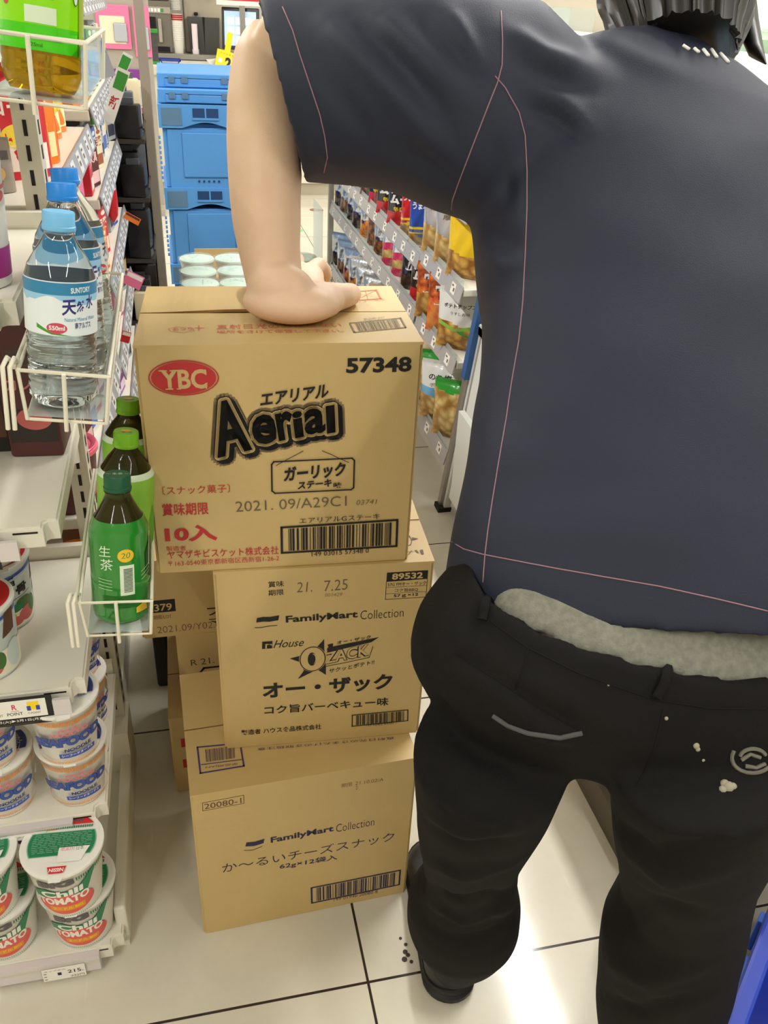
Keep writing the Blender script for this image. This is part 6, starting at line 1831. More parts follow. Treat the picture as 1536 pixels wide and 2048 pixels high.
# flags and tags that stick out into the aisle from the far section
def shelf_flag(label, c, c2, loc, w, h, rotx, word=''):
    b = MB()
    b.box(0, w, -.0006, .0006, 0, h)
    P = Print()
    P.rect(w * 60, h * 620, w * 940, h * 940, 'b')
    if word:
        P.text(word, w * 150, h * 250, w * 850, h * 250, h * 240, 'c', .02)
    P.emit(b, plane_fn((0, -.0006, 0), (1, 0, 0), (0, 0, 1)), {'b': 1, 'c': 2})
    o = b.build('shelf_flag', [c, c2, 'ink_red'], loc=loc, rot=rotx)
    return tag(o, label, 'price flag')


shelf_flag('green and white flag tag sticking out over the aisle, upper left rack', 'white', 'pack_green', (-.168, 2.45, 1.03), .03, .13, (0, R(24), 0), '新')
shelf_flag('white printed flag tag beneath the green one on the left rack', 'white', 'pack_green', (-.168, 2.75, 1.06), .028, .12, (0, R(28), 0), '得')
shelf_flag('pale blue flag tag sticking out of the upper shelf, far left rack', 'pack_silver', 'pack_white_print', (-.17, 2.62, 1.105), .04, .09, (0, R(-16), 0))
shelf_flag('pink triangular flag tag low on the far left rack', 'pack_pink', 'pack_pink_print', (-.166, 2.50, .60), .05, .04, (0, R(28), 0))
shelf_flag('orange striped flag tag hanging from the far left rack', 'pack_orange', 'pack_maroon', (-.166, 2.86, .70), .05, .022, (0, R(30), 0))
shelf_flag('red flag tag at the foot of the far left rack', 'pack_red', 'pack_red_print', (-.168, 2.2, .535), .022, .03, (0, R(20), 0))
# red cream tube hanging in front
t = thing('cream_tube', 'red and white cream tube pack on the middle shelf of the far left rack', 'tube', (-.181, 2.66, .73))
b = MB()
b.lathe([(.002, 0), (.014, .02), (.017, .06), (.0165, .088), (.0165, .09)], 20)
b.build('tube_body', 'pack_red', t, smooth=50)
b = MB()
b.lathe([(.0135, .09), (.0135, .118), (0, .12)], 20)
b.build('cap', 'white', t, smooth=40)

# dark hook rack with hanging black packs, at the far end
t = thing('hook_rack', 'dark metal hook rack at the far end of the left racks', 'rack', (0, 0, 0))
b = MB()
b.box(-.40, -.385, 3.05, 3.30, 0, 1.25)
b.box(-.40, -.085, 3.292, 3.30, .02, .95)
b.build('back_panel', 'dark_metal', t)
for z in (.08, .30, .52, .72, .90):
    b = MB()
    b.box(-.385, -.085, 3.055, 3.29, z - .014, z)
    b.tube([(-.085, 3.055, z + .03), (-.085, 3.29, z + .03)], .004, 6)
    b.build('shelf', 'dark_metal', t)
mat('goods_black', (26, 25, 28), .35)
mat('goods_grey', (84, 88, 96), .4)
mat('goods_cream', (222, 208, 172), .5)
LVD = {.08: 'bottom', .30: 'second', .52: 'third', .72: 'fourth', .90: 'top'}
for z in LVD:
    for k in range(3):
        y = 3.085 + k * .075
        m = ['goods_black', 'goods_grey', 'goods_black', 'goods_cream', 'goods_black'][(k * 2 + int(z * 10)) % 5]
        nm = {'goods_black': 'black', 'goods_grey': 'grey', 'goods_cream': 'cream'}[m]
        tt = thing('boxed_goods', f'{nm} pack, {ORD[k]} on the {LVD[z]} shelf of the dark hook rack', 'pack', (-.13 - .02 * (k % 2), y, z + .0005), R(-8 + 7 * k))
        b = MB()
        hh = .10 + .03 * ((k * 7 + int(z * 50)) % 3)
        b.box(-.038, .038, -.028, .028, 0, hh, r=.006)
        b.build('pack_body', m, tt, smooth=40)
        b = MB()
        b.box(-.02, .02, -.006, .006, hh, hh + .018)
        b.build('hang_tab', 'goods_grey', tt)

# ------------------------------------------------------------------ snack shelves on the right of the aisle
SF = .735
t = thing('snack_shelf', 'long white snack shelf unit along the right side of the aisle', 'shelf rack', (0, 0, 0))
b = MB()
b.box(1.20, 1.215, 2.10, 4.34, 0, 1.75)
b.build('back_panel', 'shelf_metal', t)
b = MB()
b.box(.79, 1.2, 2.14, 4.30, 0, .13)
b.build('base', 'shelf_white', t)


def snack_tray(z, y0, y1, xf, par):
    b = MB()
    b.box(xf + .004, 1.2, y0, y1, z - .02, z, r=.003)
    sh = b.build('shelf', 'shelf_white', par)
    M = Matrix.Translation((xf + .004, 0, z + .006)) @ Matrix.Rotation(R(12), 4, 'Y')
    b = MB()
    b.box(-.003, 0, y0, y1, -.046, 0, 0, M)
    y = y0 + .05
    rr = random.Random(int(z * 1000 + y0 * 10))
    while y < y1 - .06:
        b.box(-.0038, -.003, y, y + .038, -.038, -.008, 1, M)
        b.box(-.0041, -.0038, y + .006, y + .016, -.03, -.02, 2, M)
        b.box(-.0041, -.0038, y + .019, y + .032, -.018, -.013, 2, M)
        y += rr.uniform(.12, .19)
    b.build('price_strip', ['rail_grey', 'card_white', 'ink_grey'], sh)
    # clear low fence and dividers
    b = MB()
    b.box(xf + .004, xf + .0055, y0 + .01, y1 - .01, z + .0005, z + .022)
    y = y0 + .12
    while y < y1 - .05:
        b.box(xf + .010, xf + .32, y, y + .0012, z + .0005, z + .055)
        y += .155
    b.build('clear_divider', 'clear_sheet', sh)
    return sh


for z in (.172, .455, .632, .86, 1.08, 1.27):
    snack_tray(z, 2.62, 4.29, SF, t)
for z in (.165, .452, .66, .87, 1.09, 1.27):
    snack_tray(z, 2.17, 2.60, SF, t)
for y in (4.305,):
    b = MB()
    b.box(.725, .752, y - .012, y + .012, 0, .62)
    b.box(.727, .74, y - .02, y - .012, .0, .6)
    b.build('post', 'shelf_metal', t)
b = MB()
b.box(.70, .704, 4.33, 4.62, .0, .42)
tag(b.build('clear_screen', 'clear_sheet'), 'low clear plastic screen on the floor past the snack shelves', 'screen')
b = MB()
b.box(.86, .90, 4.45, 4.95, 0, .30, r=.004)
tag(b.build('floor_bin', 'shelf_white'), 'low white bin on the floor past the far end of the snack shelves', 'bin')

# --- snack bags -----------------------------------------------------------
def chip_mat(name, c, c2, sc=38):
    m = bpy.data.materials.new(name)
    m.use_nodes = True
    nt = m.node_tree
    p_ = nt.nodes['Principled BSDF']
    tc = nt.nodes.new('ShaderNodeTexCoord')
    v = nt.nodes.new('ShaderNodeTexVoronoi')
    v.inputs['Scale'].default_value = sc
    n = nt.nodes.new('ShaderNodeTexNoise')
    n.inputs['Scale'].default_value = 30
    nt.links.new(tc.outputs['Object'], n.inputs['Vector'])
    ad = nt.nodes.new('ShaderNodeVectorMath')
    ad.operation = 'MULTIPLY_ADD'
    ad.inputs[1].default_value = (.03, .03, .03)
    nt.links.new(n.outputs[1], ad.inputs[0])
    nt.links.new(tc.outputs['Object'], ad.inputs[2])
    nt.links.new(ad.outputs[0], v.inputs['Vector'])
    cr = nt.nodes.new('ShaderNodeValToRGB')
    cr.color_ramp.elements[0].color = (*lin(c), 1)
    cr.color_ramp.elements[0].position = .15
    cr.color_ramp.elements[1].color = (*lin(c2), 1)
    cr.color_ramp.elements[1].position = .75
    nt.links.new(v.outputs['Distance'], cr.inputs[0])
    nt.links.new(cr.outputs[0], p_.inputs['Base Color'])
    p_.inputs['Roughness'].default_value = .28
    p_.inputs['Coat Weight'].default_value = .3
    MATS[name] = m


chip_mat('chips_gold', (236, 190, 92), (150, 96, 34))
chip_mat('chips_pale', (234, 208, 140), (172, 128, 62))
chip_mat('chips_brown', (176, 108, 52), (72, 38, 20), 60)
chip_mat('chips_orange', (236, 128, 50), (150, 56, 22), 50)
chip_mat('chips_red', (214, 74, 40), (230, 150, 60), 44)
chip_mat('chips_dark', (96, 52, 34), (30, 18, 14), 70)
chip_mat('chips_corn', (240, 170, 60), (196, 96, 30), 80)
mat('bag_silver', (206, 210, 216), .2, metal=.55)
mat('bag_white', (232, 234, 232), .24, coat=.3)
mat('bag_pink', (214, 54, 104), .25, coat=.3)
mat('bag_red', (196, 26, 36), .22, coat=.4)
mat('bag_black', (30, 26, 28), .22, coat=.4)
mat('bag_blue', (36, 74, 170), .25, coat=.3)
mat('bag_sky', (120, 184, 232), .25, coat=.3)
mat('bag_green', (52, 160, 56), .25, coat=.3)
mat('bag_lime', (150, 196, 74), .25, coat=.3)
mat('bag_clear', (214, 190, 160), .12, coat=.6)
mat('bag_navy', (40, 44, 96), .25, coat=.3)
mat('bag_yellow', (238, 200, 40), .25, coat=.3)


def bag_mesh(w, h, d, bands, P, n=22, m=30, seed=0):
    """pillow bag facing -y, base at z=0; bands: list of (from height fraction, material) bottom to top"""
    rr = random.Random(seed)
    ph = [rr.uniform(0, 6) for _ in range(6)]
    mats = []
    for _, q in bands:
        if q not in mats:
            mats.append(q)

    def surf(a, c, s):
        x = (a - .5) * w
        ex = 1 - abs(2 * a - 1) ** 2.6
        ez = (math.sin(PI * min(max((c - .035) / .93, 0), 1))) ** .62 * (1.12 - .34 * c)
        t = d / 2 * ex ** .8 * ez
        x *= 1 - .07 * ez * (1 - .6 * c)
        t += (.0030 * math.sin(9 * a + 7 * c + ph[0]) + .0022 * math.sin(17 * a - 11 * c + ph[1] + s)) * ex * ez
        # creases fanning from the seals
        e = max(0, .16 - min(c, 1 - c)) / .16
        t += .0016 * math.sin(46 * a + ph[2]) * e * ex
        return x, t + .0009, h * c

    vs, fs, mi = [], [], []
    for s in (-1, 1):
        for j in range(m + 1):
            for i in range(n + 1):
                x, t_, z = surf(i / n, j / m, s)
                vs.append((x, s * t_, z))
    k = (n + 1) * (m + 1)

    def band(c, a):
        r_ = mats.index(bands[0][1])
        for z0, q in bands:
            if c >= z0 + .05 * math.sin(5 * a + ph[3]) * (0 < z0 < .99):
                r_ = mats.index(q)
        return r_
    for s in (0, 1):
        for j in range(m):
            for i in range(n):
                o = s * k + j * (n + 1) + i
                f = (o, o + 1, o + n + 2, o + n + 1)
                fs.append(f if s == 0 else f[::-1])
                mi.append(band((j + .5) / m, (i + .5) / n))
    for j in range(m):
        for i in (0, n):
            o = j * (n + 1) + i
            f = (o, o + n + 1, o + n + 1 + k, o + k)
            fs.append(f if i == 0 else f[::-1])
            mi.append(band((j + .5) / m, i / n))
    for i in range(n):
        fs.append((i, i + k, i + 1 + k, i + 1))
        mi.append(band(0, .5))
        o = m * (n + 1) + i
        fs.append((o, o + 1, o + 1 + k, o + k))
        mi.append(band(1, .5))
    b = MB()
    b.add(vs, fs, mi)

    def fn(u, v, zz):
        x, t_, z = surf(min(max(u / w + .5, 0), 1), min(max(v / h, 0), 1), -1)
        return (x, -t_ - zz - .0005, z)
    pmats = []
    for _, _, q, _ in P.items:
        if q not in mats and q not in pmats:
            pmats.append(q)
    al = mats + pmats
    P.emit(b, fn, {q: al.index(q) for q in set(pm(P))}, split=9)
    return b, al


def bag_print(kind, W, H):
    P = Print()
    if kind == 'potato_white':
        P.text('ポテトチップス', -W * .36, H * .72, W * .30, H * .74, H * .07, 'ink_black', .02)
        P.text('うすしお味', -W * .2, H * .62, W * .2, H * .63, H * .05, 'ink_grey')
        P.poly([(-W * .46, H * .5), (-W * .1, H * .40), (W * .46, H * .5), (W * .46, H * .44), (-W * .1, H * .34), (-W * .46, H * .43)], 'bag_lime')
        P.ellipse(W * .18, H * .36, W * .2, H * .08, 'bag_green')
    elif kind == 'potato_tag':
        P.ellipse(W * .02, H * .58, W * .09, H * .085, 'bag_green')
        P.ellipse(W * .02, H * .58, W * .06, H * .02, 'bag_lime')
        P.text('厚切り', -W * .3, H * .74, W * .3, H * .74, H * .08, 'ink_grey', .01)
    elif kind == 'label':
        P.poly([(-W * .3, H * .5), (W * .28, H * .55), (W * .28, H * .86), (-W * .3, H * .82)], 'bag_white')
        P.text('野菜チップス', -W * .26, H * .72, W * .24, H * .76, H * .06, 'ink_black', .02)
        P.text('北海道', -W * .2, H * .6, W * .12, H * .62, H * .07, 'ink_black', .02)
    elif kind == 'silver':
        P.poly([(-W * .26, H * .45), (W * .22, H * .5), (W * .22, H * .84), (-W * .26, H * .8)], 'bag_white')
        P.text('黒糖', -W * .2, H * .66, W * .14, H * .7, H * .09, 'ink_grey', .02)
        P.text('かりんとう', -W * .22, H * .55, W * .18, H * .59, H * .06, 'ink_grey')
        P.ellipse(-W * .25, H * .42, W * .1, H * .05, 'bag_navy')
    elif kind == 'hot':
        P.text('ブラ', -W * .36, H * .62, W * .36, H * .66, H * .2, 'bag_white', .06)
        P.text('ムー', -W * .34, H * .42, W * .36, H * .46, H * .18, 'bag_white', .06)
        P.text('辛口', -W * .2, H * .28, W * .2, H * .3, H * .1, 'bag_yellow', .03)
    elif kind == 'band':
        P.text('うま塩', -W * .36, H * .7, W * .3, H * .74, H * .15, 'bag_white', .03)
        P.line([(-W * .45, H * .32), (W * .45, H * .38)], H * .05, 'bag_yellow')
        P.line([(-W * .45, H * .22), (W * .45, H * .28)], H * .03, 'bag_yellow')
    elif kind == 'blue_dot':
        P.text('のり塩', -W * .3, H * .72, W * .22, H * .74, H * .1, 'ink_black', .02)
        P.text('ポテト', -W * .26, H * .62, W * .14, H * .63, H * .06, 'ink_grey')
        P.ellipse(W * .22, H * .46, W * .2, H * .1, 'bag_blue')
        P.text('大袋', W * .10, H * .43, W * .34, H * .44, H * .06, 'bag_white', .03)
    elif kind == 'shrimp':
        P.poly([(-W * .28, H * .54), (W * .24, H * .58), (W * .24, H * .88), (-W * .28, H * .84)], 'bag_white')
        P.text('えび', -W * .2, H * .66, W * .16, H * .7, H * .12, 'ink_grey', .02)
    return P


BAGS = {
    'potato_white': ('white topped potato chip bag with a green band', [(0, 'chips_gold'), (.46, 'bag_white')], 0.15, 0.17, 0.07),
    'potato_tag': ('silver topped potato chip bag with a green tag', [(0, 'chips_pale'), (.52, 'bag_silver')], 0.128, 0.168, 0.055),
    'orange_label': ('orange vegetable chip bag with a white label', [(0, 'chips_gold'), (.5, 'chips_orange')], 0.128, 0.17, 0.055),
    'red_label': ('red paprika chip bag with a white label', [(0, 'chips_red'), (.6, 'chips_orange')], 0.128, 0.17, 0.055),
    'silver_brown': ('silver bag of brown sugar sticks', [(0, 'chips_brown'), (.42, 'bag_silver')], 0.115, 0.155, 0.05),
    'silver_dark': ('silver bag of dark chocolate snacks', [(0, 'chips_dark'), (.44, 'bag_silver')], 0.115, 0.155, 0.05),
    'silver_corn': ('silver bag of golden corn snacks', [(0, 'chips_corn'), (.5, 'bag_silver')], 0.115, 0.155, 0.05),
    'silver_orange': ('silver bag of orange rice crackers', [(0, 'chips_orange'), (.44, 'bag_silver')], 0.115, 0.155, 0.05),
    'pink_shrimp': ('pink shrimp cracker bag', [(0, 'bag_pink'), (.16, 'chips_pale'), (.34, 'bag_pink'), (.52, 'bag_silver')], 0.122, 0.16, 0.05),
    'red_hot': ('glossy red bag with bold white letters', [(0, 'bag_red'), (.3, 'bag_black'), (.7, 'bag_red')], 0.13, 0.17, 0.05),
    'red_band': ('red snack bag with yellow stripes', [(0, 'chips_gold'), (.24, 'bag_red')], 0.1, 0.155, 0.042),
    'blue_band': ('blue snack bag with yellow stripes', [(0, 'chips_gold'), (.2, 'bag_blue')], 0.1, 0.155, 0.042),
    'clear_brown': ('clear bag of glossy brown snacks', [(0, 'chips_brown'), (.74, 'bag_clear')], 0.12, 0.16, 0.05),
    'clear_orange': ('clear bag of orange snacks', [(0, 'chips_orange'), (.8, 'bag_clear')], 0.118, 0.16, 0.05),
    'blue_dot': ('white and sky blue chip bag with a blue dot', [(0, 'chips_pale'), (.42, 'bag_sky'), (.56, 'bag_white')], 0.15, 0.19, 0.07),
    'plain_pale': ('pale ridged potato chip bag', [(0, 'chips_pale'), (.86, 'bag_green')], 0.14, 0.18, 0.06),
    'yellow': ('yellow potato chip bag', [(0, 'chips_gold'), (.4, 'bag_yellow')], 0.135, 0.172, 0.06),
    'black': ('black snack bag', [(0, 'chips_dark'), (.3, 'bag_black')], 0.118, 0.155, 0.05),
}
PRT = {'potato_white': 'potato_white', 'potato_tag': 'potato_tag', 'orange_label': 'label', 'red_label': 'label', 'silver_brown': 'silver', 'silver_dark': 'silver', 'silver_corn': 'silver', 'silver_orange': 'silver', 'pink_shrimp': 'shrimp', 'red_hot': 'hot', 'red_band': 'band', 'blue_band': 'band', 'blue_dot': 'blue_dot', 'black': 'silver'}
_BM = {}
_BC = {}
LN = {0: 'lowest', 1: 'second', 2: 'third', 3: 'fourth', 4: 'fifth', 5: 'topmost'}


def bag(kind, x, y, z, lvl, far, yaw=0, tilt=2):
    desc, bands, w, h, d = BAGS[kind]
    key = (kind, lvl, far)
    _BC[key] = _BC.get(key, 0) + 1
    side = 'far' if far else 'near'
    lab = f'{desc}, {ORD[_BC[key] - 1]} on the {LN[lvl]} {side} shelf'
    yaw = 34 - yaw
    # the front turns to -x, into the aisle; the bag leans back on its neighbours
    M = Matrix.Rotation(-PI / 2 + R(yaw), 4, 'Z') @ Matrix.Rotation(R(-tilt), 4, 'X')
    if kind not in _BM:
        t_ = thing('snack_bag', lab, 'snack bag', (x, y, z), M.to_euler(), 'snack bags on the snack shelves')
        b, al = bag_mesh(w, h, d, bands, bag_print(PRT.get(kind, ''), w * 1000, h * 1000), seed=len(_BM))
        b.build('bag', al, t_, smooth=70)
        q = MB()
        q.box(-w / 2 * .98, w / 2 * .98, -.0009, .0009, h - .004, h + .006)
        q.build('seal', bands[-1][1], t_)
        _BM[kind] = t_
    else:
        dup(_BM[kind], (x, y, z), M.to_euler(), lab)


XB = .776
LO = [('silver_dark', 4.20), ('silver_brown', 4.06), ('silver_orange', 3.90), ('silver_corn', 3.75), ('silver_brown', 3.60), ('silver_orange', 3.45), ('clear_orange', 3.30), ('silver_corn', 3.15), ('pink_shrimp', 3.0), ('silver_dark', 2.85), ('clear_brown', 2.71)]
for k, (q, y) in enumerate(LO):
    bag(q, XB, y, .175, 0, True, -14 + 5 * (k % 3))
MI = [('silver_dark', 4.20), ('silver_brown', 4.06), ('silver_dark', 3.90), ('silver_dark', 3.75), ('silver_corn', 3.59), ('clear_brown', 3.44), ('silver_brown', 3.30), ('pink_shrimp', 3.15), ('pink_shrimp', 3.0), ('black', 2.84), ('red_hot', 2.70)]
for k, (q, y) in enumerate(MI):
    bag(q, XB + .01, y, .458, 1, True, -12 + 5 * (k % 3))
TI = [('clear_orange', 4.18), ('silver_dark', 4.03), ('clear_orange', 3.87), ('clear_brown', 3.71), ('clear_brown', 3.54), ('red_hot', 3.37), ('red_hot', 3.20), ('red_hot', 3.03), ('red_band', 2.89), ('blue_band', 2.76)]
for k, (q, y) in enumerate(TI):
    bag(q, XB + .0, y, .635, 2, True, -14 + 4 * (k % 3))
for k, (q, y) in enumerate([('plain_pale', 2.53), ('blue_dot', 2.40), ('plain_pale', 2.27)]):
    bag(q, .778, y, .168, 0, False, -30 + 6 * k, 2)
for k, (q, y) in enumerate([('orange_label', 2.55), ('red_label', 2.42), ('potato_white', 2.27)]):
    bag(q, .776, y, .455, 1, False, -30 + 4 * k, 2)
for k, (q, y) in enumerate([('potato_tag', 2.54), ('potato_tag', 2.41), ('yellow', 2.27)]):
    bag(q, .778, y, .663, 2, False, -22 + 4 * k, 2)
# shelves that show only above the stooping shoulder
for k, (q, y) in enumerate([('clear_orange', 2.24), ('yellow', 2.38), ('potato_tag', 2.52)]):
    bag(q, .83, y, 1.275, 5, False, -10)
for k, (q, y) in enumerate([('red_hot', 2.70), ('orange_label', 2.86), ('yellow', 3.02), ('potato_white', 3.19), ('clear_orange', 3.36), ('red_label', 3.52)]):
    bag(q, .83, y, 1.275, 5, True, -10)
for k, (q, y) in enumerate([('red_label', 2.26), ('yellow', 2.42)]):
    bag(q, .83, y, 1.093, 4, False, -10)

# ------------------------------------------------------------------ island freezer in front of the snack shelves
mat('freezer_white', (226, 228, 224), .3)
mat('freezer_grey', (176, 178, 180), .35)
mat('freezer_trim', (130, 128, 124), .35, metal=.3)
mat('freezer_kick', (92, 84, 74), .6)
mat('bumper_blue', (46, 92, 150), .4)
mat('steel_post', (160, 154, 146), .3, metal=.6)
clear_mat('freezer_glass', (214, 232, 240), .2, .05)
FY0, FY1, FXF = .80, 2.10, .735
t = thing('freezer_chest', 'white island freezer with glass lids, behind the stooping person', 'freezer', (0, 0, 0))
b = MB()
# body leans out slightly towards its rim; the foot is set back for the kick strip
prof = [(FXF - .005, .055), (FXF + .045, .56), (1.45, .56), (1.45, .055)]
b.prism(prof, (0, FY0, 0), (1, 0, 0), (0, 0, 1), (0, 1, 0), FY1 - FY0)
b.box(FXF - .007, FXF - .004, FY0 + .3, FY0 + .303, .06, .10)
b.build('freezer_body', 'freezer_white', t, fix=True)
b = MB()
b.box(.695, 1.4, FY0 + .02, 1.72, 0, .07)
b.box(.76, 1.4, 1.72, FY1 - .02, 0, .07)
b.build('kick_strip', 'freezer_kick', t)
b = MB()
b.box(.735, .752, FY0 + .06, FY1 - .05, .085, .36, M=Matrix.Translation((-.018, 0, 0)))
b.box(.716, .719, FY1 - .52, FY1 - .516, .085, .36)
b.build('side_panel', 'freezer_white', t)
b = MB()
b.box(FXF + .03, FXF + .085, FY0, FY1, .555, .59, r=.006)
b.box(FXF + .03, 1.46, FY1 - .05, FY1, .555, .59, r=.006)
b.box(FXF + .03, 1.46, FY0, FY0 + .05, .555, .59, r=.006)
b.build('rim', 'freezer_white', t)
b = MB()
b.box(FXF + .08, 1.40, FY0 + .05, FY1 - .05, .578, .583)
b.build('glass_lid', 'freezer_glass', t)
mat('appliance', (150, 156, 170), .4)
b = MB()
b.box(.78, 1.44, FY0 - .012, FY0, .075, .55, r=.004)
for k in range(6):
    b.box(.97, 1.3, FY0 - .016, FY0 - .011, .10 + k * .014, .107 + k * .014, 1)
b.build('end_panel', ['appliance', 'freezer_trim'], t)
b = MB()
b.box(.72, 1.4, FY0 - .008, FY0 + .02, 0, .065)
b.box(.72, 1.4, FY0 - .012, FY0 - .006, .055, .075)
b.build('end_kick', 'black', t)
for y in (1.2, 1.66):
    b = MB()
    b.box(FXF + .08, 1.40, y - .012, y + .012, .583, .60, r=.004)
    b.build('lid_frame', 'freezer_white', t)
P = Print()
P.rect(0, 0, 40, 70, 'card_white')
for k in range(6):
    P.rect(4, 8 + k * 5, 34, 10.5 + k * 5, 'ink_grey')
P.text('注意', 6, 48, 34, 48, 14, 'ink_black', .02)
b = MB()
P.emit(b, plane_fn((.7155, 1.9, .28), (0, -1, 0), (0, 0, 1)), {'card_white': 0, 'ink_grey': 1, 'ink_black': 2})
b.build('notice_sticker', ['card_white', 'ink_grey', 'ink_black'], t)
b = MB()
b.lathe([(.008, 0), (.008, .002)], 16, M=Matrix.Translation((.7165, 1.76, .2)) @ Matrix.Rotation(-PI / 2, 4, 'Y'))
b.build('drain_hole', 'slot_dark', t)
# end screen between freezer and snack shelves: bumper post with a blue upper sleeve
t = thing('end_post', 'grey and blue bumper post between the freezer and the snack shelves', 'post', (.722, 2.135, 0))
dx = .072
def post_box(z0, z1, m, nm, y0, y1, x0, x1):
    b = MB()
    a = lambda z: dx * z / .70
    vs = []
    for z in (z0, z1):
        for yy in (y0, y1):
            for xx in (x0, x1):
                vs.append((xx + a(z), yy, z))
    b.add(vs, [(0, 2, 3, 1), (4, 5, 7, 6), (0, 1, 5, 4), (2, 6, 7, 3), (0, 4, 6, 2), (1, 3, 7, 5)])
    return b.build(nm, m, t)
post_box(0, .70, 'steel_post', 'post', -.012, .012, -.012, .006)
post_box(.42, .70, 'bumper_blue', 'sleeve', -.016, .014, -.018, .002)
post_box(0, .66, 'freezer_white', 'side_rail', -.028, -.013, -.002, .018)
post_box(.0, .014, 'slot_dark', 'foot', -.032, .014, -.02, .02)

# a poster of a product held in a frame on the freezer's far end
b = MB()
b.box(0, .20, -.004, .004, 0, .17, r=.002)
P = Print()
P.rect(6, 6, 194, 164, 'cup_cream')
P.ellipse(90, 60, 60, 30, 'cup_ham')
P.ellipse(60, 30, 34, 16, 'cup_leaf')
P.rect(10, 140, 60, 160, 'cup_red')
P.emit(b, plane_fn((0, -.004, 0), (1, 0, 0), (0, 0, 1)), {'cup_cream': 1, 'cup_ham': 2, 'cup_leaf': 3, 'cup_red': 4})
tag(b.build('poster_stand', ['freezer_white', 'cup_cream', 'cup_ham', 'cup_leaf', 'cup_red'], loc=(.80, 2.085, .591)), 'small framed food poster standing on the far rim of the freezer', 'poster')

# ------------------------------------------------------------------ service counter at the far end
CY = 6.85
mat('counter_white', (228, 222, 206), .4)
mat('counter_kick', (176, 168, 150), .6)
mat('counter_shade', (206, 198, 184), .5)
mat('steel', (168, 164, 156), .3, metal=.7)
mat('machine_grey', (122, 116, 104), .4, metal=.3)
mat('machine_light', (168, 160, 146), .45)
mat('machine_dark', (30, 29, 30), .25)
mat('paper_cup', (232, 228, 216), .5)
mat('cup_rim_red', (170, 44, 44), .5)
mat('beige_box', (190, 180, 160), .5)
clear_mat('grey_tint', (170, 170, 166), .35, .15)
t = thing('service_counter', 'white service counter across the far end of the aisle', 'counter', (0, 0, 0))
b = MB()
b.box(-1.6, 2.3, CY, CY + .55, .09, .80)
for x in (-.9, -.3, .42, 1.05, 1.6):
    b.box(x - .002, x + .002, CY - .001, CY, .1, .79, 1)
b.build('front_panel', ['counter_white', 'counter_shade'], t)
b = MB()
b.box(-1.6, 2.3, CY + .02, CY + .5, 0, .09)
b.build('kick_board', 'counter_kick', t)
b = MB()
b.box(-1.62, 2.32, CY - .03, CY + .58, .80, .86, r=.006)
b.build('counter_top', 'counter_white', t)
t = thing('back_counter', 'beige back counter under the microwave and paper cups', 'counter', (0, 0, 0))
b = MB()
b.box(-1.6, 2.3, 7.5, 8.2, 0, .86)
b.build('cabinet', 'machine_light', t)
b = MB()
b.box(-1.6, 2.3, 7.46, 8.2, .86, .90, r=.004)
b.build('steel_top', 'steel', t)

# microwave
t = thing('microwave', 'grey microwave oven with a dark door on the back counter', 'microwave', (-.36, 7.52, .9005))
b = MB()
b.box(0, .42, 0, .4, .0, .34, r=.008)
b.build('oven_body', 'machine_grey', t)
b = MB()
b.box(.02, .31, -.012, 0, .06, .235, r=.003)
b.build('door', 'machine_dark', t)
b = MB()
b.box(.325, .35, -.03, -.012, .07, .225, r=.004)
b.build('handle', 'machine_light', t)
b = MB()
b.box(.0, .42, -.006, 0, .26, .30, 0)
for k in range(9):
    b.box(.16 + k * .024, .178 + k * .024, -.008, -.006, .267, .290, 1 if k < 8 else 2)
b.build('control_panel', ['machine_light', 'white', 'pack_green'], t)
b = MB()
b.box(.02, .4, -.004, 0, .008, .042)
b.build('vent_grille', 'machine_dark', t)
t = thing('microwave', 'second dark microwave stacked above the grey one', 'microwave', (-.36, 7.52, 1.242))
b = MB()
b.box(0, .42, 0, .4, 0, .32, r=.008)
b.build('oven_body', 'machine_grey', t)
b = MB()
b.box(.02, .36, -.012, 0, .03, .22, r=.003)
b.build('door', 'machine_dark', t)
b = MB()
b.box(.372, .40, -.01, 0, .05, .09)
b.build('button', 'machine_light', t)

# paper cups
t = thing('cup_stack', 'tall nested stack of white paper cups with a red band, right of the microwave', 'paper cups', (.105, 7.55, .9005))
b = MB()
for k in range(13):
    z = k * .014
    b.lathe([(.034, z), (.041, z + .088), (.043, z + .09), (.041, z + .092)], 24, mi=0)
b.build('cup', 'paper_cup', t, smooth=40)
b = MB()
b.lathe([(.0408, .215), (.0428, .255)], 24)
b.build('band', 'cup_rim_red', t, smooth=40)
t = thing('lid_stack', 'tall stack of black and white lids above the paper cups', 'lids', (.10, 7.58, 1.185))
b = MB()
for k in range(16):
    b.lathe([(.036, k * .009), (.040, k * .009 + .003), (.036, k * .009 + .006)], 20)
b.build('lid', 'white', t, smooth=30)
b = MB()
b.lathe([(.038, .146), (.039, .25), (.02, .255)], 20)
b.build('top_lid', 'machine_dark', t, smooth=40)
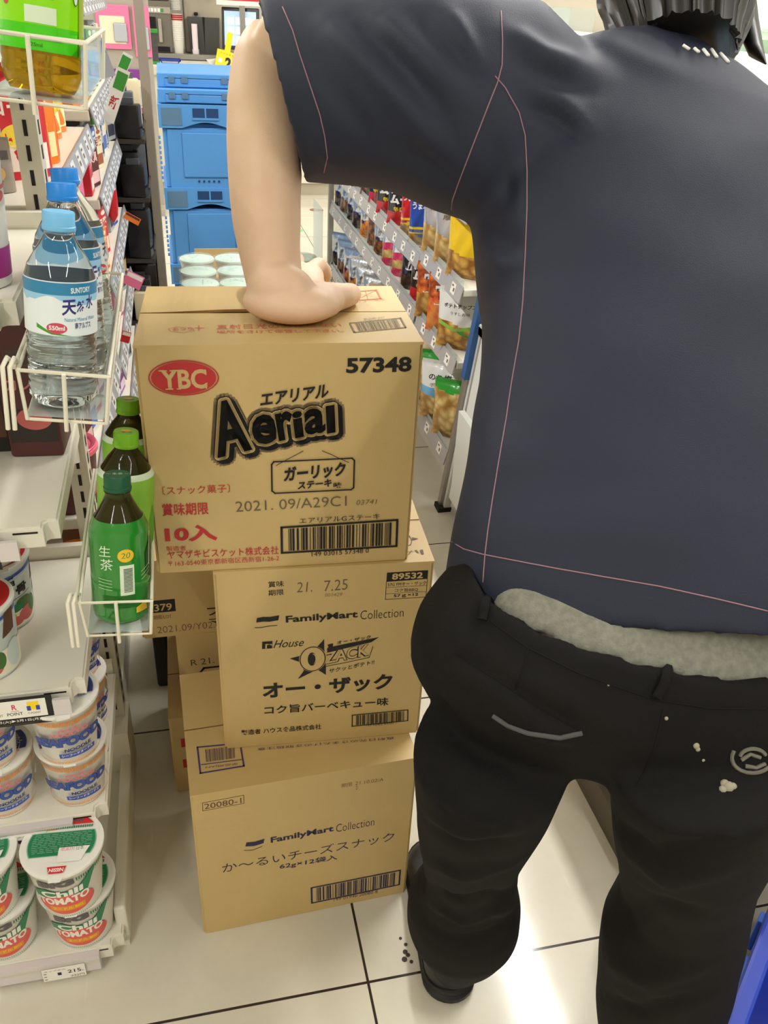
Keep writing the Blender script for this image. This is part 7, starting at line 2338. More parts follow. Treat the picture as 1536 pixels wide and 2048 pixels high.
# coffee machine: beige body with drip nozzle and clear hoppers
t = thing('coffee_machine', 'beige drink machine with grey tinted hoppers on the back counter', 'drink machine', (.16, 7.56, .9005))
b = MB()
b.box(0, .30, .1, .45, .0, .62, r=.01)
b.build('machine_body', 'beige_box', t)
b = MB()
b.prism([(.0, .46), (.06, .42), (.24, .42), (.30, .46), (.30, .62), (0, .62)], (0, .1, 0), (1, 0, 0), (0, 0, 1), (0, -1, 0), .08)
b.build('hood', 'beige_box', t, fix=True)
b = MB()
b.box(.10, .16, .02, .05, .40, .46, r=.01)
b.build('paper_towel', 'white', t)
b = MB()
b.box(.075, .105, .06, .1, .255, .275, r=.004)
b.build('nozzle', 'machine_dark', t)
for x0 in (.02, .13):
    b = MB()
    b.prism([(0, .0), (.11, .0), (.12, .245), (-.008, .245)], (x0 + .012, .02, 0), (1, 0, 0), (0, 0, 1), (0, 1, 0), .075)
    b.build('hopper', 'grey_tint', t, fix=True)
b = MB()
b.lathe([(.024, 0), (.026, .03), (.021, .03), (.022, .2)], 20, M=Matrix.Translation((.07, -.02, 0)))
b.build('cup_tube', 'pack_pink_print', t, smooth=40)
# cash register screen
mat('screen', (150, 176, 220), .2, emit=.9)
mat('screen_white', (226, 234, 246), .2, emit=1.2)
t = thing('register_screen', 'lit register screen in a black frame beside the raised elbow', 'monitor', (.455, 7.15, .8605), (R(-8), 0, R(-14)))
b = MB()
b.box(-.05, .22, 0, .03, .10, .37, r=.006)
b.build('frame', 'machine_dark', t)
b = MB()
b.box(-.03, .20, -.003, .0, .125, .345)
P = Print()
for r_ in range(3):
    for c_ in range(3):
        P.rect(20 + c_ * 62, 40 + r_ * 60, 70 + c_ * 62, 86 + r_ * 60, 'w')
P.emit(b, plane_fn((-.03, -.003, .1), (1, 0, 0), (0, 0, 1)), {'w': 1})
b.build('display', ['screen', 'screen_white'], t)
b = MB()
b.box(.06, .10, .0, .03, 0, .11)
b.box(.0, .17, -.04, .09, 0, .012, r=.004)
b.build('stand', 'machine_dark', t)
# sale board above
t = thing('sale_board', 'red and white sale board with yellow figures above the register screen', 'sign', (.38, 7.12, 1.238))
b = MB()
b.box(0, .36, 0, .012, 0, .16, r=.002)
P = Print()
P.rect(0, 30, 360, 160, 'cup_red')
P.rect(14, 40, 150, 62, 'cup_white')
P.rect(20, 48, 120, 52, 'cup_pink')
P.text('216', 178, 44, 290, 44, 60, 'promo_yellow', .05)
P.text('円', 300, 44, 330, 44, 40, 'promo_yellow', .05)
P.emit(b, plane_fn((0, 0, 0), (1, 0, 0), (0, 0, 1)), {'cup_red': 1, 'cup_white': 0, 'cup_pink': 2, 'promo_yellow': 3})
b.build('board', ['cup_white', 'cup_red', 'cup_pink', 'promo_yellow'], t)
b = MB()
b.box(.16, .20, 0, .01, -.378, 0)
b.build('stand', 'steel', t)
# yellow price card on the counter edge
t = thing('price_sign', 'yellow card with a big dark 2, hanging at the counter edge by the elbow', 'sign', (.325, 6.80, .845), (R(-6), R(14), R(4)))
b = MB()
b.box(0, .14, 0, .004, -.02, .14, r=.001)
P = Print()
P.text('2', 64, 30, 108, 30, 74, 'ink_navy', .05)
P.text('00', 112, 30, 138, 30, 60, 'ink_navy', .05)
P.line([(10, 18), (130, 18)], 3, 'cup_red')
P.rect(0, -20, 140, -12, 'cup_green')
P.rect(16, 60, 44, 88, 'cup_white')
P.text('ファミチキ', 20, 116, 120, 116, 10, 'ink_brown')
P.emit(b, plane_fn((0, 0, 0), (1, 0, 0), (0, 0, 1)), {'ink_navy': 1, 'cup_red': 2, 'cup_green': 3, 'cup_white': 4, 'ink_brown': 5})
b.build('card', ['promo_yellow', 'ink_navy', 'cup_red', 'cup_green', 'cup_white', 'ink_brown'], t)
b = MB()
b.box(.05, .09, .004, .008, .13, .26)
b.build('strip', 'promo_yellow', t)
t = thing('coin_tray', 'shallow blue coin tray on the counter top', 'tray', (-.045, 6.95, .8605))
b = MB()
b.prism([(.02, 0), (.13, 0), (.15, .035), (.144, .035), (.128, .005), (.022, .005), (.006, .035), (0, .035)], (0, .1, 0), (1, 0, 0), (0, 0, 1), (0, -1, 0), .12)
b.build('tray', 'promo_blue', t, fix=True)
b = MB()
b.box(.0, .15, -.02, -.016, .02, .035)
b.box(.0, .15, .1, .104, .02, .035)
b.build('rim', 'promo_blue', t)
t = thing('charity_box', 'clear upright box with green top and base on the counter', 'box', (-.13, 6.93, .8605))
b = MB()
b.box(.006, .084, .006, .084, .018, .19)
b.build('clear_box', 'grey_tint', t)
b = MB()
b.box(.012, .078, .012, .078, .02, .11)
b.build('coins', 'pack_purple', t)
for z0, z1 in ((0, .018), (.19, .215)):
    b = MB()
    b.box(0, .09, 0, .09, z0, z1, r=.003)
    b.build('cap', 'pack_green', t)
# hanging purple packs and a shelf on this side of the counter, behind the post
t = thing('counter_stand', 'grey stand with purple framed hanging packs before the counter', 'display stand', (-.42, 6.3, 0))
b = MB()
b.box(0, .34, 0, .02, 0, 1.28)
b.box(0, .34, -.16, 0, 0, .04)
b.build('stand_frame', 'machine_light', t)
for k, (x, z, w_, h_, c) in enumerate(((.08, .62, .22, .25, 'pack_purple'), (.02, .98, .2, .24, 'pack_pink'), (.24, .94, .1, .28, 'pack_pink'))):
    b = MB()
    b.box(x, x + w_, -.02, -.004, z, z + h_, 0, r=.003)
    b.box(x + .02, x + w_ - .03, -.022, -.02, z + .03, z + h_ - .06, 1)
    b.box(x + w_ * .5, x + w_ * .9, -.034, -.022, z + .04, z + h_ * .6, 2, r=.008)
    b.build('hanging_pack', [c, 'pack_cream', 'pack_silver'], t)
t = thing('paper_bag', 'crumpled clear packet lying on the counter edge', 'packet', (.40, 6.86, .8605))
b, fn = pouch_mesh(.22, .09, .05)
o = b.build('packet', 'pack_white', t, smooth=70)
o.rotation_euler = (R(-80), 0, R(6))
o.location = (0, 0, .026)
b = MB()
b.box(-.1, .1, -.002, .002, .0, .006)
o = b.build('seal', 'pack_white', t)
o.location = (0, -.03, .003)

# ------------------------------------------------------------------ bright open chiller along the right wall
mat('chiller_white', (244, 243, 236), .35)
mat('chiller_beige', (226, 214, 176), .45)
clear_mat('pack_clear', (214, 226, 214), .35, .08)
t = thing('open_chiller', 'white open chiller with bright shelf edges beyond the shoulder', 'chiller', (0, 0, 0))
b = MB()
b.box(2.35, 3.2, 1.6, 6.6, 0, .75)
b.box(3.05, 3.2, 1.6, 6.6, .75, 2.1)
b.build('cabinet', 'chiller_white', t)
b = MB()
b.box(2.28, 2.36, 1.6, 6.6, 1.03, 1.075, r=.006)
b.box(2.28, 2.36, 1.6, 6.6, .75, 1.03)
b.build('front_board', 'chiller_beige', t)
b = MB()
b.box(2.26, 2.40, 1.6, 6.6, 1.10, 1.205, r=.008)
b.build('shelf_edge', 'chiller_white', t)
b = MB()
b.box(2.30, 3.05, 1.6, 6.6, 1.06, 1.10)
b.build('shelf', 'chiller_white', t)
mat('salad_green', (168, 196, 150), .4)
mat('salad_pale', (220, 226, 212), .3)
for k in range(9):
    y = 2.6 + k * .22
    tt = thing('salad_pack', f'clear salad pack, {ORD[k]} along the chiller shelf', 'food pack', (2.52, y, 1.1005), R(90), 'clear salad packs on the chiller shelf')
    b = MB()
    b.loft([((0, 0, .0), (.085, 0, 0), (0, .06, 0)), ((0, 0, .05), (.10, 0, 0), (0, .075, 0)), ((0, 0, .075), (.10, 0, 0), (0, .075, 0)), ((0, 0, .16), (.08, 0, 0), (0, .05, 0)), ((0, 0, .19), (.05, 0, 0), (0, .02, 0))], 20, 3)
    b.build('pack_wrap', 'pack_clear', tt, smooth=50)
    b = MB()
    b.loft([((0, 0, .004), (.075, 0, 0), (0, .05, 0)), ((0, 0, .05), (.09, 0, 0), (0, .065, 0)), ((0, 0, .15), (.06, 0, 0), (0, .03, 0))], 16, 2.6)
    b.build('salad', 'salad_green' if k % 2 else 'salad_pale', tt, smooth=50)


# ------------------------------------------------------------------ the stooping shop worker
mat('skin', (228, 194, 166), .48, noise=.35, nscale=22, c2=(220, 180, 152), bump=.12, bscale=500)
MATS['skin'].node_tree.nodes['Principled BSDF'].inputs['Subsurface Weight'].default_value = .12
MATS['skin'].node_tree.nodes['Principled BSDF'].inputs['Subsurface Radius'].default_value = (.02, .008, .004)
mat('shirt_navy', (31, 36, 54), .64, spec=.4, bump=.22, bscale=900, noise=.3, nscale=9, c2=(28, 33, 50))
mat('stitch_pink', (150, 112, 122), .7)
mat('trouser_black', (22, 21, 20), .85, spec=.2, bump=.3, bscale=800, noise=.7, nscale=7, c2=(16, 15, 15))
mat('trouser_worn', (76, 76, 76), .85)
mat('bleach', (158, 152, 132), .9)
mat('patch_worn', (112, 108, 98), .9)
mat('undershirt_grey', (134, 134, 122), .9, noise=.9, nscale=160, c2=(112, 112, 102), bump=.3, bscale=600)
mat('shoe_black', (26, 25, 25), .42, bump=.1, bscale=300)
mat('sole_black', (20, 19, 19), .6)
mat('hair_black', (30, 28, 26), .42)
mat('eye_white', (236, 234, 230), .2)


def solid(name, mb, voxel, it, mats, parent, folds=(), seed=0, ripple=0, factor=.5):
    o = mb.build(name + '_raw', mats)
    m = o.modifiers.new('r', 'REMESH')
    m.mode = 'VOXEL'
    m.voxel_size = voxel
    if it:
        s_ = o.modifiers.new('s', 'SMOOTH')
        s_.factor = factor
        s_.iterations = it
    bpy.context.view_layer.update()
    ev = o.evaluated_get(bpy.context.evaluated_depsgraph_get())
    me = bpy.data.meshes.new_from_object(ev)
    bpy.data.objects.remove(o)
    me.name = name
    me.materials.clear()
    for q in (mats if isinstance(mats, (list, tuple)) else [mats]):
        me.materials.append(MATS[q])
    if folds or ripple:
        import numpy as np
        n = len(me.vertices)
        co = np.empty(n * 3)
        me.vertices.foreach_get('co', co)
        co = co.reshape(-1, 3)
        no = np.empty(n * 3)
        me.vertices.foreach_get('normal', no)
        no = no.reshape(-1, 3)
        dsp = np.zeros(n)
        for f in folds:
            pts, wd, amp = f
            best = np.full(n, 1e9)
            fade = np.ones(n)
            L = len(pts) - 1
            for i in range(L):
                a, b_ = np.array(pts[i]), np.array(pts[i + 1])
                ab = b_ - a
                t_ = np.clip(((co - a) @ ab) / (ab @ ab + 1e-12), 0, 1)
                d = np.linalg.norm(co - (a + t_[:, None] * ab), axis=1)
                k = d < best
                best[k] = d[k]
                fade[k] = (np.sin(np.pi * np.clip((i + t_[k]) / L, .02, .98))) ** .5
            dsp += amp * np.exp(-(best / wd) ** 2) * fade
        if ripple:
            dsp += ripple * (np.sin(co @ np.array([31., 17, 43]) + seed) + np.sin(co @ np.array([-23., 47, 19]) + 2 * seed)) * .5
        co = co + no * dsp[:, None]
        me.vertices.foreach_set('co', co.ravel())
    me.polygons.foreach_set('use_smooth', [True] * len(me.polygons))
    me.polygons.foreach_set('material_index', [0] * len(me.polygons))
    me.update()
    o = bpy.data.objects.new(name, me)
    COL.objects.link(o)
    o.parent = parent
    return o


def V3(a):
    return Vector(a)


def scaled(rings, s, sv=None):
    return [(V3(c), V3(u) * s, V3(v) * (sv or s)) for c, u, v in rings]


def ringtube(pts, rad, n=16):
    """round tube as loft rings through 3D points"""
    P_ = [V3(p) for p in pts]
    out = []
    prev = None
    for i, p in enumerate(P_):
        d = (P_[min(i + 1, len(P_) - 1)] - P_[max(i - 1, 0)]).normalized()
        w_ = d.orthogonal().normalized() if prev is None else (prev - d * prev.dot(d)).normalized()
        prev = w_
        out.append((p, w_ * rad[i], d.cross(w_) * rad[i]))
    return out


def blob(b, c, rx, ry, rz, n=20, m=12):
    """closed ellipsoid with axis vectors rx, ry, rz"""
    c, rx, ry, rz = V3(c), V3(rx), V3(ry), V3(rz)
    rings = []
    for k in range(m + 1):
        t_ = -PI / 2 + PI * (k + .02) / (m + .04)
        rings.append((c + rz * math.sin(t_), rx * math.cos(t_), ry * math.cos(t_)))
    b.loft(rings, n)


person = thing('person', 'person in navy short-sleeved shirt and black trousers, stooping, left hand pressing on the top carton', 'person', (0, 0, 0))
DT = globals().get('DETAIL', {})

# ---- body: one continuous skin, head, trunk, arms, hands and legs
PT = PERSON['torso']
b = MB()
b.loft(scaled(PT[:9], .78, .72), 32, 2.4)
b.loft(scaled(PERSON['pelvis'], .66), 32, 2.2)
b.loft([(V3(PERSON['pelvis'][0][0]) + Vector((0, .02, .02)), V3(PERSON['pelvis'][0][1]) * .68, V3(PERSON['pelvis'][0][2]) * .66), (V3(PT[1][0]), V3(PT[1][1]) * .72, V3(PT[1][2]) * .66), (V3(PT[3][0]), V3(PT[3][1]) * .72, V3(PT[3][2]) * .68)], 28, 2.2)
for leg, sg in (('legl', -1), ('legr', 1)):
    rr_ = PERSON[leg]
    pc = PERSON['pelvis'][3]
    pts = [V3(pc[0]) + V3(pc[1]) * .42 * sg] + [V3(r_[0]) + Vector((0, .012, 0)) for r_ in rr_[3:]]
    b.loft(ringtube(pts, [.06, .04, .038, .038, .036, .034, .03, .03][:len(pts)]), 20)
fa = PERSON['forearm']
wrist = V3(fa[1][0])
b.loft(scaled(fa[1:], 1.0), 24)
b.loft(scaled(PERSON['upperarm'], 1.0), 24)
sh_l = V3(PERSON['upperarm'][-1][0])

b.loft(ringtube([PERSON['upperarm'][-2][0], sh_l, PT[7][0]], [.042, .055, .07]), 20)

# left hand: palm heel on the carton, fingers bent over its far edge
ZT = ZTOP + .0005
palm = [((.108, 1.030, ZT + .045), .033, .030), ((.118, 1.030, ZT + .028), .040, .028), ((.128, 1.045, ZT + .0225), .046, .0225), ((.134, 1.080, ZT + .0235), .046, .0205), ((.140, 1.115, ZT + .027), .044, .017), ((.146, 1.140, ZT + .029), .041, .014)]
rings = []
hd = Vector((.25, .95, 0)).normalized()
hx = Vector((hd.y, -hd.x, 0))
for i, (c, a, th_) in enumerate(palm):
    nrm = Vector((0, 0, 1)) if i > 1 else Vector((0, .75, .66)).normalized()
    rings.append((V3(c), hx * a, nrm * th_))
b.loft(rings, 28, 2.4)
# heel and thumb ball bulge out at the front
blob(b, (.127, 1.019, ZT + .0245), hx * .060, hd * .036, Vector((0, 0, .0245)), 28, 16)
blob(b, (.160, 1.034, ZT + .0225), hx * .036, hd * .036, Vector((0, 0, .0225)), 24, 14)
blob(b, (.116, 1.026, ZT + .040), hx * .042, hd * .030, Vector((0, 0, .030)), 24, 14)
FING = {
    'thumb': ([(.150, 1.030, ZT + .022), (.178, 1.046, ZT + .021), (.200, 1.062, ZT + .0185), (.214, 1.082, ZT + .0145), (.219, 1.094, ZT + .0115)], [.0225, .0205, .0168, .0150, .0105]),
    'index': ([(.160, 1.110, ZT + .027), (.172, 1.142, ZT + .030), (.185, 1.166, ZT + .031), (.196, 1.180, ZT + .019), (.199, 1.183, ZT + .0085)], [.0135, .012, .0112, .0098, .0078]),
    'middle': ([(.142, 1.118, ZT + .029), (.150, 1.155, ZT + .034), (.157, 1.188, ZT + .032), (.161, 1.208, ZT + .012), (.161, 1.212, ZT - .010)], [.0138, .0122, .0114, .010, .008]),
    'ring': ([(.121, 1.120, ZT + .028), (.124, 1.155, ZT + .033), (.128, 1.186, ZT + .030), (.130, 1.205, ZT + .010), (.130, 1.208, ZT - .011)], [.013, .0115, .0108, .0096, .0076]),
    'little': ([(.101, 1.112, ZT + .025), (.100, 1.140, ZT + .028), (.100, 1.163, ZT + .025), (.100, 1.178, ZT + .0145), (.100, 1.184, ZT + .0075)], [.0118, .0100, .0094, .0084, .0068]),
}
for nm, (pts, rad) in FING.items():
    b.loft(ringtube(pts, rad), 14)
    e_ = V3(pts[-1])
    d_ = (e_ - V3(pts[-2])).normalized()
    o_ = d_.orthogonal().normalized()
    blob(b, e_, o_ * rad[-1], d_.cross(o_) * rad[-1], d_ * rad[-1] * 1.1, 12, 8)

# right arm reaching down to the freezer, hand flat on its rim
shr = V3(PT[7][0]) + V3(PT[7][1]) * .82
elr = Vector((.885, .985, .885))
wrr = Vector((.895, 1.12, .655))
b.loft(ringtube([V3(PT[7][0]) + V3(PT[7][1]) * .5, shr, shr.lerp(elr, .5), elr], [.06, .056, .046, .041]), 20)
b.loft(ringtube([elr, elr.lerp(wrr, .3), elr.lerp(wrr, .75), wrr], [.041, .042, .033, .028]), 20)
ZR = .5925
b.loft([(wrr + Vector((0, 0, .01)), Vector((.028, 0, 0)), Vector((0, .02, .012))), (Vector((.897, 1.145, ZR + .035)), Vector((.036, 0, 0)), Vector((0, .012, .02))), (Vector((.898, 1.17, ZR + .0185)), Vector((.042, 0, 0)), Vector((0, 0, .0185))), (Vector((.899, 1.225, ZR + .0155)), Vector((.041, 0, 0)), Vector((0, 0, .014)))], 24, 2.4)
for k, (dx_, L_) in enumerate(((-.030, .062), (-.010, .074), (.011, .069), (.031, .052))):
    p0 = Vector((.899 + dx_, 1.215, ZR + .016))
    p1 = p0 + Vector((dx_ * .2, L_ * .5, .004))
    p2 = p0 + Vector((dx_ * .35, L_ * .82, -.004))
    p3 = p0 + Vector((dx_ * .4, L_, -.0075))
    b.loft(ringtube([p0, p1, p2, p3], [.011, .0098, .0088, .0078]), 12)
b.loft(ringtube([(.866, 1.165, ZR + .018), (.842, 1.185, ZR + .015), (.824, 1.208, ZR + .0125), (.816, 1.226, ZR + .010)], [.017, .013, .0115, .009]), 12)

# neck and head
nk0 = V3(PT[9][0])
fd = Vector((.16, .62, -.77)).normalized()
td = Vector((.24, .74, .63))
td = (td - fd * td.dot(fd)).normalized()
ld = fd.cross(td).normalized()
hc = Vector((.630, 1.160, 1.340))
b.loft(ringtube([V3(PT[8][0]), nk0 + Vector((.005, .03, .01)), hc - td * .085 - fd * .02], [.075, .06, .056]), 22)
blob(b, hc + td * .012 - fd * .012, ld * .076, fd * .094, td * .098, 28, 18)
blob(b, hc - td * .05 + fd * .028, ld * .058, fd * .060, td * .062, 22, 12)
blob(b, hc + fd * .098 - td * .022, ld * .014, fd * .020, td * .026, 12, 8)
blob(b, hc + fd * .082 + td * .018, ld * .052, fd * .014, td * .012, 12, 8)
blob(b, hc + fd * .090 - td * .058, ld * .022, fd * .010, td * .007, 12, 8)
blob(b, hc + fd * .083 - td * .092, ld * .022, fd * .016, td * .016, 12, 8)
for s_ in (-1, 1):
    blob(b, hc + ld * s_ * .078 - td * .018 - fd * .004, ld * .009, fd * .018, td * .030, 12, 8)
body = solid('body', b, .0036, 7, 'skin', person)
for s_ in (-1, 1):
    q = MB()
    blob(q, hc + fd * .080 + ld * s_ * .030 - td * .002, ld * .013, fd * .011, td * .009, 14, 8)
    q.build('eye', 'eye_white', person, smooth=80)
q = MB()
q.box(-.0045, .0045, -.006, .006, 0, .0012, r=.0005, seg=1)
dT = (V3(FING['thumb'][0][-1]) - V3(FING['thumb'][0][-2])).normalized()
o_ = q.build('thumb_nail', 'skin', person)
o_.matrix_local = Matrix.Translation(V3(FING['thumb'][0][-1]) + Vector((.001, .001, .0088))) @ dT.to_track_quat('Y', 'Z').to_matrix().to_4x4()

# ---- hair: grooved cap that falls to the collar, with a lock at the right
q = MB()
hn, hm = 120, 26
vs, fs = [], []
rh = random.Random(4)
ph = [rh.uniform(0, 6.28) for _ in range(8)]
for j in range(hm + 1):
    f_ = j / hm                                   # 0 at the nape, 1 at the crown
    zz = -.135 + .262 * f_
    if f_ < .45:
        r_ = .068 + .030 * math.sin(f_ / .45 * PI / 2)
    else:
        r_ = .098 * math.cos((f_ - .45) / .55 * PI / 2 * .985)
    for i in range(hn):
        t_ = 2 * PI * i / hn
        g_ = .0022 * math.sin(31 * t_ + 3 * math.sin(5 * f_ + ph[0])) + .0016 * math.sin(47 * t_ + 4 * f_ + ph[1]) + .0013 * math.sin(19 * t_ + ph[2] - 5 * f_)
        back = max(0, -math.cos(t_))              # t=0 looks to the face
        rr_ = r_ + g_
        c_ = hc + td * (zz + (-.02 * back if j == 0 else 0)) - fd * (.022 + .018 * (1 - f_))
        face_in = .55 if (math.cos(t_) > .35 and f_ < .55) else 1
        vs.append(c_ + fd * math.cos(t_) * rr_ * 1.02 * face_in + ld * math.sin(t_) * rr_ * .95)
for j in range(hm):
    for i in range(hn):
        l = (i + 1) % hn
        fs.append((j * hn + i, j * hn + l, (j + 1) * hn + l, (j + 1) * hn + i))
fs.append(tuple(range(hn - 1, -1, -1)))
fs.append(tuple(hm * hn + i for i in range(hn)))
q.add(vs, fs)
for k in range(46):
    a = rh.uniform(-1.3, 1.3)
    out_ = (-fd * math.cos(a) + ld * math.sin(a))
    base = hc - fd * .034
    pts = []
    for n_ in range(5):
        f2 = .40 - .58 * n_ / 4 * rh.uniform(.9, 1)
        zz = -.135 + .262 * max(f2, -.06)
        r_ = (.068 + .030 * math.sin(min(max(f2, 0), .45) / .45 * PI / 2)) * (1 if f2 > 0 else .97)
        pts.append(base + td * zz + out_ * (r_ * .97 + .001))
    q.tube(pts, [.0018, .0026, .0026, .0022, .0008], 5)
lock = hc - fd * .02 + ld * .088
q.tube([lock + td * .01, lock - td * .06 + ld * .004, lock - td * .115 + ld * .006 - fd * .012, lock - td * .150 + ld * .010 - fd * .026], [.014, .013, .009, .001], 10)
q.build('hair', 'hair_black', person, smooth=70)

# ---- shirt
b = MB()
hem = scaled(PT, 1.0)
ret = [(V3(c) , V3(u) * .945, V3(v) * .93) for c, u, v in PT[:4]]
b.loft(list(reversed(ret)) + hem, 44, 2.5)
SL = [(V3(c), V3(u), V3(v)) for c, u, v in PERSON['sleeve']]
ret = [(c, u * .905, v * .88) for c, u, v in SL[:3]]
b.loft(list(reversed(ret)) + SL + [(V3(PT[6][0]) + (V3(PT[7][0]) - V3(PT[6][0])) * .5, SL[-1][1] * .9, SL[-1][2] * .95)], 40, 2.2)
# shoulder slope from sleeve head to collar
sl_top = V3(PERSON['upperarm'][-1][0])
b.loft(ringtube([V3(PERSON['upperarm'][-2][0]) + Vector((0, -.01, .0)), sl_top + Vector((.01, -.01, 0)), V3(PT[8][0]), V3(PT[9][0])], [.045, .057, .080, .066]), 24)
# right sleeve
b.loft(ringtube([V3(PT[7][0]) + V3(PT[7][1]) * .2, shr + Vector((0, 0, -.005)), shr.lerp(elr, .35), shr.lerp(elr, .72)], [.10, .088, .086, .092]), 28)
b.loft(ringtube([V3(PT[8][0]), V3(PT[8][0]).lerp(shr, .5) + Vector((0, 0, -.02)), shr + Vector((0, 0, -.02))], [.072, .07, .08]), 24)
shirt = solid('shirt', b, .0052, 15, ['shirt_navy', 'stitch_pink', 'white'], person, folds=DT.get('shirt_folds', ()), ripple=.0011, seed=1.3)
# collar band
q = MB()
c0 = nk0 + Vector((.008, .035, .014))
nd = (hc - td * .085 - c0).normalized()
w1 = nd.orthogonal().normalized()
w2 = nd.cross(w1)
q.loft([(c0 - nd * .012, w1 * .080, w2 * .080), (c0 + nd * .020, w1 * .071, w2 * .071), (c0 + nd * .020, w1 * .066, w2 * .066), (c0 - nd * .012, w1 * .072, w2 * .072)], 32, 2, cap=False)
q.build('collar', 'shirt_navy', person, smooth=60)

# ---- grey undershirt showing between hem and waistband
b = MB()
u_ = PERSON['pelvis'][0]
b.loft([(V3(PERSON['pelvis'][1][0]), V3(PERSON['pelvis'][1][1]) * .86, V3(PERSON['pelvis'][1][2]) * .86), (V3(u_[0]), V3(u_[1]) * .87, V3(u_[2]) * .86), (V3(u_[0]) + Vector((.006, .030, .03)), V3(u_[1]) * .84, V3(u_[2]) * .80), (V3(PT[2][0]), V3(PT[2][1]) * .78, V3(PT[2][2]) * .70), (V3(PT[4][0]), V3(PT[4][1]) * .78, V3(PT[4][2]) * .70)], 40, 2.3)
solid('undershirt', b, .006, 3, 'undershirt_grey', person)

# ---- trousers
b = MB()
pv = [(V3(c), V3(u), V3(v)) for c, u, v in PERSON['pelvis']]
ret = [(c, u * .935, v * .895) for c, u, v in pv[:3]]
b.loft(list(reversed(ret)) + pv, 44, 2.3)
for leg in ('legl', 'legr'):
    lr = [(V3(c), V3(u), V3(v)) for c, u, v in PERSON[leg]]
    b.loft(lr, 30, 2.1)
trousers = solid('trousers', b, .0046, 18, ['trouser_black', 'trouser_worn', 'bleach'], person, folds=DT.get('trouser_folds', ()), ripple=.0014, seed=.4)

# ---- shoes
def shoe(hx_, hy_, ang, k=1.12):
    """heel centre at (hx_, hy_); local +y is the toe"""
    M = Matrix.Translation((hx_, hy_, 0)) @ Matrix.Rotation(ang, 4, 'Z')
    out = []
    n = 12
    for i in range(n + 1):                      # round heel
        t_ = PI + PI * i / n
        out.append((.036 * math.cos(t_), .036 + .040 * math.sin(t_)))
    for i in range(n + 1):                      # round toe
        t_ = PI * i / n
        out.append((.044 * math.cos(t_) - .002, .215 + .062 * math.sin(t_)))
    out = [(x * k, y) for x, y in out]
    m = len(out)
    cen = (0, .12)

    def ring(z, f, fy=None, lean=0):
        return [M @ Vector((cen[0] + (x - cen[0]) * f, cen[1] + (y - cen[1]) * (fy or f) + lean, z)) for x, y in out]
    def stack(levels):
        vs, fs = [], []
        for L_ in levels:
            vs += L_
        for j in range(len(levels) - 1):
            for i in range(m):
                l = (i + 1) % m
                fs.append((j * m + i, j * m + l, (j + 1) * m + l, (j + 1) * m + i))
        fs.append(tuple(range(m - 1, -1, -1)))
        fs.append(tuple((len(levels) - 1) * m + i for i in range(m)))
        return vs, fs
    q = MB()
    up_l = []
    for z, f in ((.024, .96), (.04, .98), (.06, .95), (.08, .88), (.095, .80), (.10, .74)):
        r_ = ring(z, f)
        r2_ = []
        for p_, (x, y) in zip(r_, out):
            top = .10 if y < .09 else max(.045, .10 - (y - .09) * .36)
            r2_.append(Vector((p_.x, p_.y, min(p_.z, .024 + (top - .024) * (z - .024) / .076))))
        up_l.append(r2_)
    q.add(*stack(up_l))
    up_ = q.build('shoe', 'shoe_black', person, smooth=60)
    q = MB()
    q.add(*stack([ring(.0004, .97), ring(.006, 1.03), ring(.016, 1.04), ring(.019, 1.0), ring(.024, 1.02), ring(.028, .99)]))
    q.build('sole', 'sole_black', up_, smooth=50)
    return up_


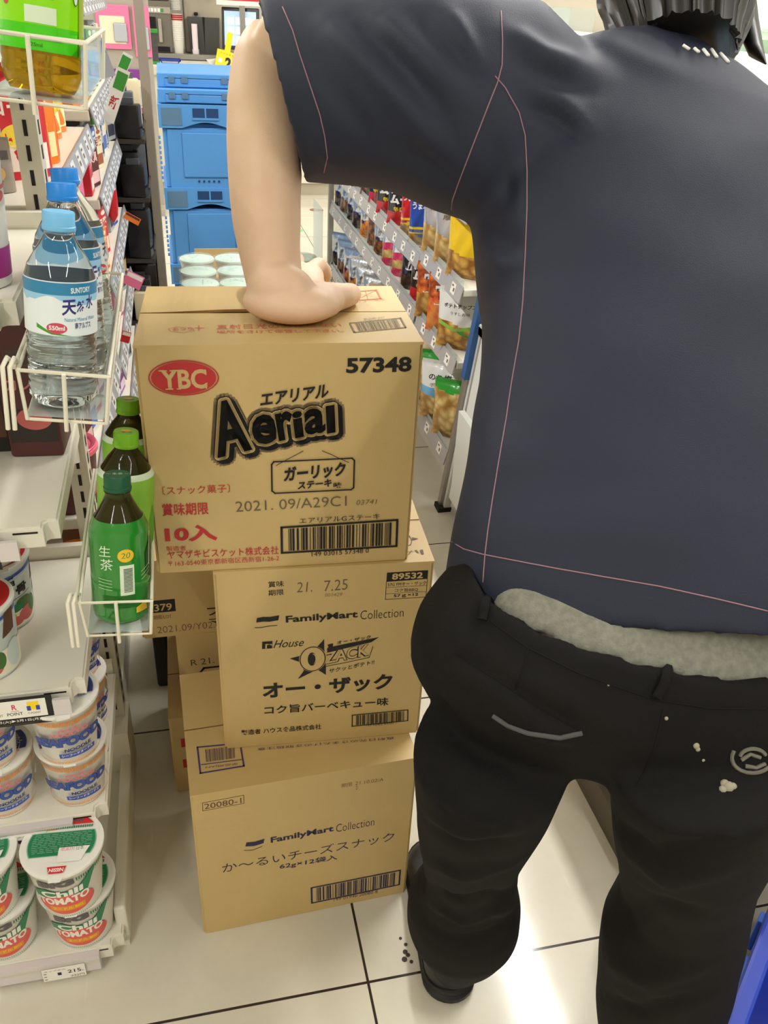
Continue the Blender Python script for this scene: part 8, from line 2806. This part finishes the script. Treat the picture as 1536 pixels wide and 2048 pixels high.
shoe(.322, .685, R(-9))
shoe(.566, .452, R(-14))
if 'stitch' in DT:
    def wire(pts, r, mi, ob, name, m):
        q_ = MB()
        q_.tube(pts, r, 6)
        return q_.build(name, m, ob, smooth=60)
    # stitched seams are part of the cloth: thin raised threads joined into the shirt
    def join_wires(ob, lines, mats_idx):
        bm = bmesh.new()
        bm.from_mesh(ob.data)
        nf = len(bm.faces)
        for pts, r_, mi in lines:
            q_ = MB()
            q_.tube(pts, r_, 6)
            vs = [bm.verts.new(v) for v in q_.v]
            for f in q_.f:
                try:
                    nf_ = bm.faces.new([vs[i] for i in f])
                    nf_.material_index = mi
                    nf_.smooth = True
                except ValueError:
                    pass
        bm.to_mesh(ob.data)
        bm.free()
    join_wires(shirt, [(p, .00065, 1) for p in DT['stitch']] + [(p, .0021, 2) for p in DT['letters']], None)
    join_wires(trousers, [(p, .0008, 0) for p in DT['seams']], None)
    for p in DT['loops']:
        q = MB()
        q.tube(p, .0045, 6)
        q.build('belt_loop', 'trouser_black', trousers, smooth=60)
    q = MB()
    q.tube(DT['pocket'], .0022, 6)
    q.build('back_pocket', 'trouser_worn', trousers, smooth=60)
    q = MB()
    for p in DT['patch']:
        q.tube(p, .0018, 6)
    q.build('worn_patch', 'patch_worn', trousers, smooth=60)
    q = MB()
    for p in DT['spots']:
        blob(q, p[0], Vector((p[1], 0, 0)), Vector((0, p[1], 0)), Vector((0, 0, p[1])), 8, 6)
    q.build('bleach_spots', 'bleach', trousers, smooth=60)

# ------------------------------------------------------------------ blue shopping crate behind the right leg, at the picture corner
mat('basket_blue', (36, 62, 176), .35)
mat('basket_light', (70, 120, 226), .3)
t = thing('folding_basket', 'deep blue plastic folding basket at the lower right picture corner', 'basket', (.772, .212, 0), R(41))
b = MB()
b.box(0, .42, 0, .30, 0, .012, r=.004)
b.build('base', 'basket_blue', t)
for nm, q_ in (('long_side', (0, .42, 0, .012)), ('long_side', (0, .42, .288, .30)), ('short_side', (0, .012, .012, .288)), ('short_side', (.408, .42, .012, .288))):
    b = MB()
    b.box(q_[0], q_[1], q_[2], q_[3], .012, .25, r=.003)
    b.build(nm, 'basket_blue', t)
b = MB()
for (x0, x1, y0, y1) in ((-.01, .43, -.01, .014), (-.01, .43, .286, .31), (-.01, .014, .014, .286), (.406, .43, .014, .286)):
    b.box(x0, x1, y0, y1, .25, .285, r=.005)
b.build('rim', 'basket_blue', t)
for q_ in ((.07, .14, .215), (.2, .22, .18)):
    b = MB()
    b.box(q_[0], q_[1], .308, .316, q_[2], .245, r=.002)
    b.build('latch', 'basket_light', t)
